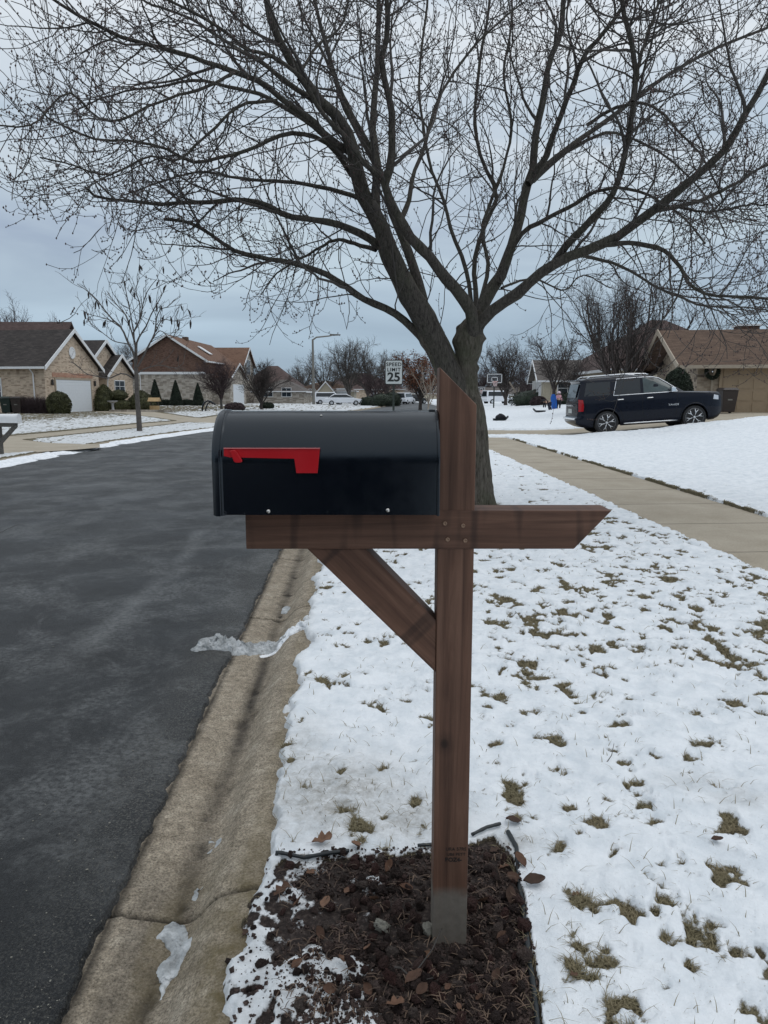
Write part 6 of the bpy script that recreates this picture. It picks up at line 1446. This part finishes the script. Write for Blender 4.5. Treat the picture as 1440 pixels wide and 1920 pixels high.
# ------------------------------------------------------------------ white mailbox across the street
def white_box():
    g = G(4, 851, .02); D = g.y; r = thing('mailbox', 'plain white mailbox on a weathered grey wooden post across the street', 'mailbox', (g.x-.03, D, .0), (0, 0, math.radians(-8))); x = r.location.x
    zt = W(20, 776, D).z; zb = W(20, 792.5, D).z; xa_ = W(1, 780, D).x-x; xb = W(39, 780, D).x-x; R_ = .09; hs = zt-R_; n = 14
    P = [(-R_, zb), (-R_, hs)]+[(-R_*math.cos(math.pi*k/n), hs+R_*math.sin(math.pi*k/n)) for k in range(1, n)]+[(R_, hs), (R_, zb)]
    mb = MB(); mb.prism(P, 0, xa_, xb-.02); mb.build('body', M['white'], r); P2 = [(a*1.06, b+(.006 if b > hs else -.004)) for a, b in P]
    mb = MB(); mb.prism(P2, 0, xb-.045, xb); mb.build('door', M['white'], r)
    mb = MB(); mb.box(-.05, .05, -.05, .05, -.2, zb-.012); mb.build('post', M['oldwood'], r, bevel=.004); mb = MB(); mb.box(-.25, xb-.08, -.045, .045, zb-.10, zb-.008); mb.build('cross_arm', M['oldwood'], r)
    mb = MB(); mb.prism([(.052, zb-.50), (.052, zb-.38), (xb-.20, zb-.102), (xb-.08, zb-.102)], 1, -.04, .04); mb.build('brace', M['oldwood'], r)
    for k, ch in enumerate('10621'): text_mesh('house_number', ch, .085, M['garwhite'], r, (0, -.0535, zb-.16-k*.085), (math.pi/2, 0, 0), .001, .001)
white_box()
# ------------------------------------------------------------------ garden things on the left
def at(px, py, D): p = W(px, py, D); return Vector((p.x, D, bz(p.x, D)))
def left_garden():
    k = F
    shrub('round_shrub', 'olive green rounded shrub left of the white garage door', at(111, 772, 48.3), dome(44/k*48.3, 41/k*48.3), M['yewl'], 5200, .055, 1)
    shrub('tapered_shrub', 'dark tapered shrub right of the garage corner', at(197, 770, 57), [(.95, 0), (1.05, .4), (.85, 1.1), (.5, 1.6), (.2, 1.9), (.03, 2.0)], M['yewl'], 3600, .06, 2)
    shrub('tiered_shrub', 'two tiered clipped shrub under the far window of the brick house', at(225, 770, 57), [(.75, 0), (.95, .3), (.95, .6), (.6, .78), (.35, .85), (.62, 1.0), (.68, 1.25), (.4, 1.5), (.05, 1.58)], M['yewl'], 3600, .055, 3)
    shrub('mounded_shrub', 'wide mounded shrub behind the young street tree', at(266, 768, 58), [(1.0, 0), (1.2, .3), (1.0, .8), (.6, 1.25), (.3, 1.45), (.03, 1.55)], M['yewl'], 4200, .06, 4)
    mb = None
    for i, px in enumerate((292, 330.5, 372)): shrub('conical_yew', ['left dark clipped cone against the brown brick house', 'middle dark clipped cone against the brown brick house', 'right dark clipped cone, nearest the mailbox, against the brown brick house'][i], at(px, 757, 84), cone((24, 24, 22)[i]/k*84, (48, 47, 41)[i]/k*84), M['yew'], 4200, .07, 10+i, 'clipped cones along the brown house', wob=.03)
    for i, (a, b) in enumerate(((303, 320), (341, 361))): shrub('low_hedge', ['low dark hedge between the left and middle cones', 'low dark hedge between the middle and right cones'][i], at((a+b)/2, 757, 85.5), [(.62, 0), (.65, .4), (.55, .62), (.05, .68)], M['yew'], 1600, .07, 20+i, cat='hedge').scale = (1, .7, 1)
    # bare twiggy hedge
    rg = np.random.default_rng(9); r = thing('bare_hedge', 'low leafless purple brown hedge between the bins and the round shrub', 'hedge', tuple(at(67, 772, 48.8))); acc = Acc(); n = 900; s = np.stack([rg.uniform(-.85, .85, n), rg.uniform(-.35, .35, n), np.zeros(n)], -1)
    P = grow(rg, s, np.stack([rg.normal(size=n)*.25, rg.normal(size=n)*.25, np.ones(n)], -1), rg.uniform(.6, 1.15, n), 6, .12, np.zeros(6)); acc.add(*tubesV(P, taper(np.full(n, .010), np.full(n, .006), 6), 3))
    s, d, rr, t = spawn(rg, P, np.full(P.shape[:2], .01), 3, .3, 1, .7, .7, .2); acc.add(*tubesV(grow(rg, s, d, rg.uniform(.12, .3, len(s)), 4, .1, np.zeros(4)), taper(np.full(len(s), .006), np.full(len(s), .004), 4), 3)); acc.mesh('stems', M['barkp'], r)
    # bird bath
    r = thing('bird_bath', 'pale stone bird bath beside the tiered shrub', 'bird bath', tuple(at(212, 771, 55))); mb = MB(); mb.lathe([(.22, 0), (.20, .08), (.09, .16), (.08, .5), (.13, .62)], n=16); mb.build('pedestal', M['birdbath'], r, smooth=True); mb = MB(); mb.lathe([(.13, .62), (.34, .72), (.37, .78), (.33, .77), (.1, .70)], n=20); mb.build('basin', M['birdbath'], r, smooth=True)
    # wishing well
    r = thing('wishing_well', 'small wooden wishing well ornament with straw coloured roof', 'garden ornament', tuple(at(290, 768, 56))); mb = MB(); mb.lathe([(.36, 0), (.36, .42), (.30, .42), (.30, .1)], n=12); mb.build('well_wall', M['straw'], r)
    for s_ in (-1, 1): mb = MB(); mb.box(s_*.28-.03, s_*.28+.03, -.03, .03, .42, .80); mb.build('upright', M['oldwood'], r)
    mb = MB(); mb.prism([(-.34, .74), (.34, .74), (0, 1.02)], 0, -.42, .42); mb.build('roof', M['straw'], r)
    r = thing('retaining_edge', 'low stone edging of the planting bed before the shrubs', 'edging', tuple(at(262, 772, 54.5))); mb = MB()
    for i in range(16): mb.box(-2.2+i*.29, -1.93+i*.29, -.12, .12, -.05, .14)
    mb.build('edging_stones', M['stonel'], r)
left_garden()
shrub('round_shrub', 'very dark rounded evergreen against the stone gable behind the car', at(1269, 745, 32.5), dome(58/F*32.5, 2.05), M['yew'], 7000, .05, 31)
# unseen evergreens, added only so the mailbox enamel mirrors something dark
shrub('arborvitae', 'single narrow arborvitae close behind the viewer by the curb', Vector((-.10, -2.0, 0)), [(.30, 0), (.40, .4), (.40, 1.2), (.28, 1.7), (.03, 2.1)], M['yew'], 5000, .05, 50)
for i in range(13):  # far row added out of view, a dark horizon for the enamel to reflect
    x = -42+i*6.3; k = .8+.35*((i*37) % 10)/10; shrub('spruce', 'spruce in the tall evergreen row beyond the road end behind the viewer', Vector((x, -56+((i*13) % 5), -.3)), [(2.6, 0), (3.3, 2*k), (2.9, 6*k), (2.0, 11*k), (1.0, 15*k), (.06, 18*k)], M['yew'], 3200, .30, 60+i, 'evergreen row behind the viewer', 'tree')
# ------------------------------------------------------------------ young street tree on the left
def street_tree():
    D = 29.5; rg = np.random.default_rng(33); b = W(261, 806, D); r = thing('young_tree', 'slender young street tree with dark hanging seed pods across the road', 'tree', (b.x, D, bz(b.x, D))); O = np.array(r.location)
    def pth(pts, d0, d1, w0, w1, n=14):
        m = len(pts); A = []
        for i, (x, y) in enumerate(pts): f = i/(m-1); p = W(x, y, D+d0+(d1-d0)*f); A.append((p.x, p.y, p.z, (w0+(w1-w0)*f)/2/F*D))
        return resample(A, n)
    tr = pth([(262, 812), (260, 780), (257, 740), (255, 690)], 0, 0, 10.5, 7.0); acc = Acc(); acc.add(*tubesV(tr[None, :, :3]-O, tr[None, :, 3], 12)); acc.mesh('trunk', M['barkg'], r)
    B = [([(255, 692), (250, 660), (241, 645), (228, 615), (212, 600), (195, 580), (180, 560), (163, 545), (145, 533)], 0, -.8, 4.5, 1), ([(254, 690), (254, 650), (250, 625), (262, 600), (268, 570), (277, 545), (292, 525)], 0, .4, 4.5, 1), ([(256, 680), (256, 645), (262, 630), (275, 610), (283, 590), (300, 560), (312, 535)], 0, -.5, 4, 1), ([(258, 688), (268, 670), (280, 645), (290, 625), (293, 600), (300, 580), (315, 575), (330, 560)], 0, .8, 4, 1), ([(252, 640), (243, 610), (235, 590), (222, 575), (210, 560), (200, 545)], 0, .6, 3, 1), ([(250, 620), (245, 590), (240, 565), (235, 540), (232, 525)], 0, -.6, 2.5, 1), ([(255, 712), (230, 700), (205, 709), (180, 705), (160, 700), (145, 685), (130, 678)], 0, -.6, 3, 1), ([(257, 700), (275, 690), (300, 685), (330, 690), (345, 680)], 0, .5, 2.5, 1), ([(290, 625), (305, 600), (325, 602), (345, 600)], .5, 0, 2, .8), ([(228, 615), (205, 600), (190, 595), (170, 590), (160, 585)], -.3, .4, 2, .8), ([(241, 645), (215, 640), (200, 630), (175, 610), (165, 600)], 0, 0, 2, .8), ([(280, 645), (300, 620), (320, 635), (335, 615)], 0, -.4, 2, .8), ([(262, 600), (262, 570), (255, 545), (262, 520)], 0, -.3, 2.5, 1)]
    P0 = []; R0 = []
    for pts, d0, d1, w0, w1 in B: q = pth(pts, d0, d1, w0, w1); P0.append(q[:, :3]-O); R0.append(q[:, 3])
    P0 = np.array(P0); R0 = np.array(R0); acc = Acc(); acc.add(*tubesV(P0, R0, 7))
    s, d, rr, t = spawn(rg, P0, R0, 8, .25, .98, .75, .8, .35); P1 = grow(rg, s, d, rg.uniform(.35, 1.0, len(s)), 7, .12, np.full(7, .05)); R1 = taper(np.minimum(rr*.6, .016), np.full(len(s), .007), 7); acc.add(*tubesV(P1, R1, 4))
    s, d, rr, t = spawn(rg, P1, R1, 3, .3, .98, .7, .8, .2); P2 = grow(rg, s, d, rg.uniform(.15, .4, len(s)), 4, .12, np.full(4, .05)); acc.add(*tubesV(P2, taper(np.full(len(s), .007), np.full(len(s), .005), 4), 3)); cr = acc.mesh('crown', M['barkg'], r)
    C = P1[rg.integers(0, len(P1), 34), -1]+np.array([0, 0, -.12]); V = []; Fc = []
    for i, c in enumerate(C): mb = MB(); l = rg.uniform(.10, .22); dx = rg.normal()*.04; mb.tube([tuple(c+[0, 0, .12]), tuple(c+[dx, 0, 0]), tuple(c+[dx*1.5, 0, -l])], [.006, .040, .018], 5); mb.build('seed_pod', M['pod'], cr)
street_tree()
# ------------------------------------------------------------------ background trees
def trees():
    def T(name, label, px, pyb, D, top, wpx, mat, seed, **k):
        p = at(px, pyb, D); h = W(px, top, D).z-p.z; return bare_tree(name, label, p, h, wpx/F*D, mat, seed, **k)
    T('ornamental_pear', 'wide bare multi stemmed tree standing behind the dark car', 1168, 745, 42, 528, 205, M['barkd'], 5, trunk_r=.22, fork=.16, nl=13, style='upright', tw=.012, k=(11, 8, 3))
    T('crab_tree', 'small bare spreading tree left of the multi stemmed one', 1038, 755, 60, 630, 105, M['barkd'], 6, trunk_r=.16, fork=.3, nl=7, tw=.016, k=(9, 8, 3))
    T('bare_tree', 'dark leafless tree behind the nearer basketball hoop', 948, 756, 88, 648, 85, M['barkd'], 7, trunk_r=.25, fork=.12, nl=10, style='vase', tw=.022, k=(10, 8, 3))
    T('bare_tree', 'smaller dusky tree right of the leafless tree behind the hoop', 984, 756, 92, 672, 70, M['barkp'], 8, trunk_r=.2, fork=.15, nl=8, tw=.022, k=(9, 8, 3))
    T('bare_tree', 'low dusky tree beside the tan house with columns', 1072, 745, 58, 672, 60, M['barkd'], 9, trunk_r=.12, fork=.25, nl=7, tw=.014, k=(8, 8, 3))
    T('ornamental_tree', 'small round crowned bare tree before the white garage of the brown house', 415, 757, 66, 676, 84, M['barkp'], 10, trunk_r=.13, fork=.22, nl=9, tw=.014, k=(11, 10, 3), trunkmat=M['oldwood'])
    T('ornamental_tree', 'second round crowned bare tree, right of the one before the white garage', 490, 757, 68, 682, 84, M['barkd'], 11, trunk_r=.14, fork=.15, nl=11, tw=.014, k=(11, 10, 3))
    big = 'grey trees beyond the street lamp'
    T('bare_tree', 'tall grey bare tree just right of the street lamp', 655, 754, 120, 645, 95, M['barkg'], 12, trunk_r=.3, fork=.18, nl=9, style='vase', tw=.026, k=(10, 8, 3))
    T('bare_tree', 'grey bare tree between the tall one and the speed sign', 690, 754, 122, 660, 80, M['barkg'], 13, trunk_r=.3, fork=.2, nl=9, tw=.026, k=(9, 8, 3))
    T('bare_tree', 'grey bare tree left of the street lamp arm, behind the lamp pole', 612, 754, 130, 668, 75, M['barkg'], 14, trunk_r=.25, fork=.2, nl=8, tw=.026, k=(9, 8, 3))
    T('bare_tree', 'bare tree directly behind the speed limit sign', 725, 754, 135, 668, 80, M['barkg'], 15, trunk_r=.3, fork=.2, nl=8, tw=.028, k=(9, 8, 3))
    T('bare_tree', 'low purple grey tree under the left edge of the speed sign', 706, 754, 110, 700, 60, M['barkp'], 16, trunk_r=.2, fork=.15, nl=8, tw=.024, k=(9, 9, 3))
    T('bare_tree', 'pale distant tree pair above the grey roofs', 566, 754, 190, 686, 75, M['barkg'], 17, trunk_r=.3, fork=.25, nl=10, tw=.03, k=(9, 7, 3))
    T('oak_tree', 'oak still holding russet leaves right of the speed sign', 788, 757, 75, 664, 92, M['barkd'], 18, trunk_r=.2, fork=.18, nl=8, tw=.016, k=(9, 7, 0), leaves=(M['oakleaf'], 5200, .10))
    T('young_tree', 'thin pale barked young tree in front of the russet oak', 803, 757, 46, 672, 80, M['barkl'], 19, trunk_r=.065, fork=.28, nl=7, tw=.010, k=(4, 3, 0), fine=2)
    T('bare_tree', 'bare trees showing above the roof of the beige brick house', 30, 740, 105, 584, 150, M['barkp'], 20, trunk_r=.3, fork=.3, nl=13, style='upright', tw=.026, k=(9, 7, 3))
    T('bare_tree', 'bare tree between the beige and the brown brick houses', 262, 755, 125, 650, 90, M['barkg'], 22, trunk_r=.25, fork=.2, nl=9, tw=.026, k=(9, 7, 3))
    T('bare_tree', 'faint bare tree above the right stone house', 1348, 740, 110, 592, 60, M['barkg'], 23, trunk_r=.25, fork=.3, nl=7, tw=.024, k=(7, 6, 3))
    T('bare_tree', 'far bare tree just left of the maple trunk', 835, 754, 140, 655, 60, M['barkp'], 24, trunk_r=.25, fork=.2, nl=8, tw=.028, k=(9, 7, 3))
    T('bare_tree', 'far bare tree right behind the maple trunk', 905, 754, 160, 690, 70, M['barkp'], 25, trunk_r=.25, fork=.2, nl=8, tw=.03, k=(9, 7, 3))
    # curved pale stems
    p = at(970, 756, 74); r = thing('birch_tree', 'pale stem tree cut short and leaning left by the snowy lawn', 'tree', tuple(p)); mb = MB()
    h = W(0, 716, 74).z-p.z; mb.tube([(0, 0, -.1), (0, 0, h*.3), (-.3, 0, h*.65), (-.85, 0, h)], [.10, .09, .08, .07], 8); mb.tube([(.05, 0, -.1), (.12, 0, h*.5), (.12, 0, h*.8)], [.09, .08, .06], 8); mb.build('trunk', M['barkl'], r)
    # woodland silhouette on the horizon
    rg = np.random.default_rng(55); acc = Acc()
    n = 3200; az = np.radians(rg.uniform(-45, 45, n)); rr = rg.uniform(330, 430, n); s = np.stack([rr*np.sin(az), rr*np.cos(az), np.zeros(n)], -1); L = rg.uniform(6, 10.5, n)*(1+.25*np.sin(az*23))
    P = grow(rg, s, np.stack([rg.normal(size=n)*.25, rg.normal(size=n)*.2, np.ones(n)], -1), L, 5, .12, np.zeros(5)); R_ = taper(np.full(n, .22), np.full(n, .09), 5); acc.add(*tubesV(P, R_, 3)); s, d, q, t = spawn(rg, P, R_, 7, .2, 1, .8, .7, .1); acc.add(*tubesV(grow(rg, s, d, rg.uniform(1.2, 3.5, len(s)), 3, .1, np.zeros(3)), taper(np.full(len(s), .10), np.full(len(s), .06), 3), 3))
    o = acc.mesh('far_woods', M['barkg'], None); props(o, 'far off strip of leafless woods along the horizon', kind='stuff')
trees()
for i, (px, D, w_, h, lab) in enumerate([(440, 64, 1.7, .62, 'low brown bush right of the trunk before the white garage'), (500, 72, 1.4, .6, 'dark low bush behind the second round crowned tree'), (716, 96, 3.2, 1.6, 'dark evergreen bush left of the sign post'), (736, 98, 2.4, 1.8, 'dark bush directly behind the sign post'), (1075, 60, 3.5, 1.0, 'low dark hedge left of the dark car'), (1003, 70, 5, 1.5, 'black low hedge left of the children'), (1010, 63, 1.4, .8, 'reddish bush at the corner of the tan house'), (690, 100, 2.5, 1.2, 'small dark bush among the grey trees')]):
    p = at(px, 752, D); shrub('bush', lab, p, dome(w_, h), M['yew'] if i not in (0, 6) else M['barkp'], 1500, .09, 60+i)
# ------------------------------------------------------------------ children and sleds on the snow
def figure(label, base, rot, joints, edges, rads, cloth, name='person', group=None):
    r = thing(name, label, 'person', tuple(base), (0, 0, rot))
    def skin(nm, J, E, Rr, mat, par, sub=2):
        me = bpy.data.meshes.new(nm); me.from_pydata([joints[j] for j in J], [(J.index(a), J.index(b)) for a, b in E], []); o = bpy.data.objects.new('tmp', me); COL.objects.link(o)
        m = o.modifiers.new('s', 'SKIN'); 
        for i, j in enumerate(J): o.data.skin_vertices[0].data[i].radius = (Rr[j],)*2; o.data.skin_vertices[0].data[i].use_root = (i == 0)
        m2 = o.modifiers.new('b', 'SUBSURF'); m2.levels = sub; m2.render_levels = sub
        dg = bpy.context.evaluated_depsgraph_get(); me2 = bpy.data.meshes.new_from_object(o.evaluated_get(dg)); bpy.data.objects.remove(o); me2.materials.clear(); me2.materials.append(mat); me2.shade_smooth()
        q = bpy.data.objects.new(nm, me2); COL.objects.link(q); q.parent = par; return q
    b = skin('body', list(joints), edges, rads, M['skin'], r)
    for nm, es, mat, k in cloth:
        J = [];
        for e in es:
            for j in e:
                if j not in J: J.append(j)
        if nm == 'hat' or nm == 'hair':
            p = joints['head']; mb = MB(); hr = rads['head']; mb.lathe([(hr*1.12, -.01), (hr*1.15, .05), (hr*.95, .10), (hr*.5, .14), (.01, .155)], p, 14); mb.build(nm, mat, r, smooth=True); continue
        skin(nm, J, es, {j: rads[j]*k for j in J}, mat, r)
    # face
    p = joints['head']; hr = rads['head']; mb = MB()
    for s_ in (-.035, .035): mb.lathe([(.012, -hr*1.02), (.010, -hr*1.08), (.001, -hr*1.10)], (p[0]+s_, p[1], p[2]+.01), 8, 1)
    mb.build('eye', M['dark'], r); mb = MB(); mb.hull([(p[0]-.012, p[1]-hr*.98, p[2]-.03), (p[0]+.012, p[1]-hr*.98, p[2]-.03), (p[0], p[1]-hr*.98, p[2]+.01)], [(p[0]-.006, p[1]-hr*1.2, p[2]-.028), (p[0]+.006, p[1]-hr*1.2, p[2]-.028), (p[0], p[1]-hr*1.1, p[2]-.005)]); mb.build('nose', M['skin'], r)
    return r
M['skin'] = simple('skin', (.48, .30, .22), .6); M['pink'] = simple('pink_cloth', (.62, .33, .40), .8); M['blk'] = simple('black_cloth', (.010, .010, .014), .85); M['blue'] = simple('blue_plastic', (.006, .10, .42), .35); M['navy'] = simple('navy_cloth', (.012, .014, .03), .85); M['lav'] = simple('pale_pink_knit', (.62, .50, .56), .9)
def kids():
    h = 1.2
    J = {'pelvis': (0, 0, .58), 'waist': (0, 0, .70), 'chest': (0, -.01, .86), 'neck': (0, -.01, .97), 'head': (0, -.02, 1.08), 'shl': (-.13, 0, .92), 'ell': (-.22, -.06, .74), 'hal': (-.27, -.20, .66), 'shr': (.13, 0, .92), 'elr': (.18, -.04, .72), 'har': (.17, -.10, .56), 'hpl': (-.08, 0, .55), 'knl': (-.09, -.01, .30), 'ftl': (-.09, .01, .05), 'tol': (-.10, -.10, .035), 'hpr': (.08, 0, .55), 'knr': (.10, -.01, .30), 'ftr': (.10, .01, .05), 'tor': (.11, -.10, .035)}
    E = [('pelvis', 'waist'), ('waist', 'chest'), ('chest', 'neck'), ('neck', 'head'), ('chest', 'shl'), ('shl', 'ell'), ('ell', 'hal'), ('chest', 'shr'), ('shr', 'elr'), ('elr', 'har'), ('pelvis', 'hpl'), ('hpl', 'knl'), ('knl', 'ftl'), ('ftl', 'tol'), ('pelvis', 'hpr'), ('hpr', 'knr'), ('knr', 'ftr'), ('ftr', 'tor')]
    R_ = dict(pelvis=.11, waist=.105, chest=.115, neck=.045, head=.10, shl=.055, ell=.042, hal=.03, shr=.055, elr=.042, har=.03, hpl=.075, knl=.055, ftl=.042, tol=.035, hpr=.075, knr=.055, ftr=.042, tor=.035)
    top = [('waist', 'chest'), ('chest', 'shl'), ('shl', 'ell'), ('ell', 'hal'), ('chest', 'shr'), ('shr', 'elr'), ('elr', 'har')]; bot = [('pelvis', 'hpl'), ('hpl', 'knl'), ('knl', 'ftl'), ('pelvis', 'hpr'), ('hpr', 'knr'), ('knr', 'ftr')]; boots = [('ftl', 'tol')]; b2 = [('ftr', 'tor')]
    p = at(1047, 764, 51); figure('child in pink jacket and hat holding a blue sled upright', p, .2, J, E, R_, [('jacket', top, M['pink'], 1.25), ('trousers', bot, M['blk'], 1.2), ('boot', boots, M['blk'], 1.35), ('boot', b2, M['blk'], 1.35), ('hat', [], M['lav'], 1)])
    # blue sled held upright
    q = p+Vector((-.33, -.25, .0)); mb = MB(); V = []
    n = 14
    for i in range(n):
        t = i/(n-1); w_ = .20*min(1, (.35+1.8*math.sin(math.pi*min(t+.04, .96))**.5)/1.6)
        for a in range(7): u = -1+2*a/6; V.append((u*w_, .06*(1-u*u)-.03+.05*t, t*1.0+.02))
    f = [(i*7+j, i*7+j+1, i*7+j+8, i*7+j+7) for i in range(n-1) for j in range(6)]; mb.add(V, f); mb.add([(a, b+.02, c) for a, b, c in V], f); o = mb.build('sled', M['blue'], None, smooth=True); o.location = q; o.rotation_euler = (.06, -.12, 0); props(o, 'bright blue plastic sled held upright beside the child in pink', 'sled')
    K = dict(J); K.update(pelvis=(.10, .05, .52), waist=(.02, 0, .60), chest=(-.14, -.03, .64), neck=(-.24, -.05, .63), head=(-.35, -.06, .62), shl=(-.16, -.14, .62), ell=(-.22, -.20, .40), hal=(-.24, -.20, .22), shr=(-.16, .10, .62), elr=(-.24, .12, .40), har=(-.28, .08, .22), hpl=(.08, -.06, .48), knl=(.02, -.12, .26), ftl=(.10, -.10, .05), tol=(.0, -.12, .035), hpr=(.14, .10, .48), knr=(.18, .10, .27), ftr=(.30, .10, .05), tor=(.20, .10, .035))
    p2 = at(1027, 765, 50); figure('child in black snow clothes bending down toward the ground', p2, .1, K, E, R_, [('jacket', top, M['blk'], 1.3), ('trousers', bot, M['navy'], 1.2), ('boot', boots, M['blk'], 1.35), ('boot', b2, M['blk'], 1.35), ('hat', [], M['blk'], 1)])
    def flat_sled(p, L_, label, mat, rot=0):
        mb = MB(); V = []; n = 12
        for i in range(n):
            t = i/(n-1); w_ = .23*min(1, .5+2*math.sin(math.pi*t)**.6/2)
            for a in range(7): u = -1+2*a/6; V.append(((t-.5)*L_, u*w_, .03+.10*abs(u)**4+.16*max(0, t-.8)/.2))
        f = [(i*7+j, i*7+j+1, i*7+j+8, i*7+j+7) for i in range(n-1) for j in range(6)]; mb.add(V, f); mb.add([(a, b, c+.015) for a, b, c in V], f); o = mb.build('sled', mat, None, smooth=True); o.location = p+Vector((0, 0, .03)); o.rotation_euler = (0, 0, rot); props(o, label, 'sled')
    flat_sled(at(1011, 769, 48), .8, 'flat black sled on the snow beside the bending child', M['plastic'], math.pi)
    p3 = at(939, 779, 40); flat_sled(p3, .82, 'flat black sled with a dark heap on it, alone on the snow', M['plastic'], 0)
    # dark bag heap
    bm = bmesh.new(); bmesh.ops.create_icosphere(bm, subdivisions=4, radius=1)
    for v in bm.verts:
        n_ = float(fbm(np.array([v.co.x*1.6+3+v.co.z]), np.array([v.co.y*1.6+v.co.z*1.3]), 3, 5)[0])-.5; z = v.co.z; v.co *= 1+.5*n_; v.co = Vector((v.co.x*.25*(1.15-.5*max(0, z)), v.co.y*.17, (max(v.co.z, -.7)+.7)*.22))
    me = bpy.data.meshes.new('dark_bag'); bm.to_mesh(me); bm.free(); me.materials.append(M['blk']); me.shade_smooth(); o = bpy.data.objects.new('dark_bag', me); COL.objects.link(o); o.location = p3+Vector((0, 0, .07)); props(o, 'dark slumped bundle lying on the lone black sled', 'bag')
kids()
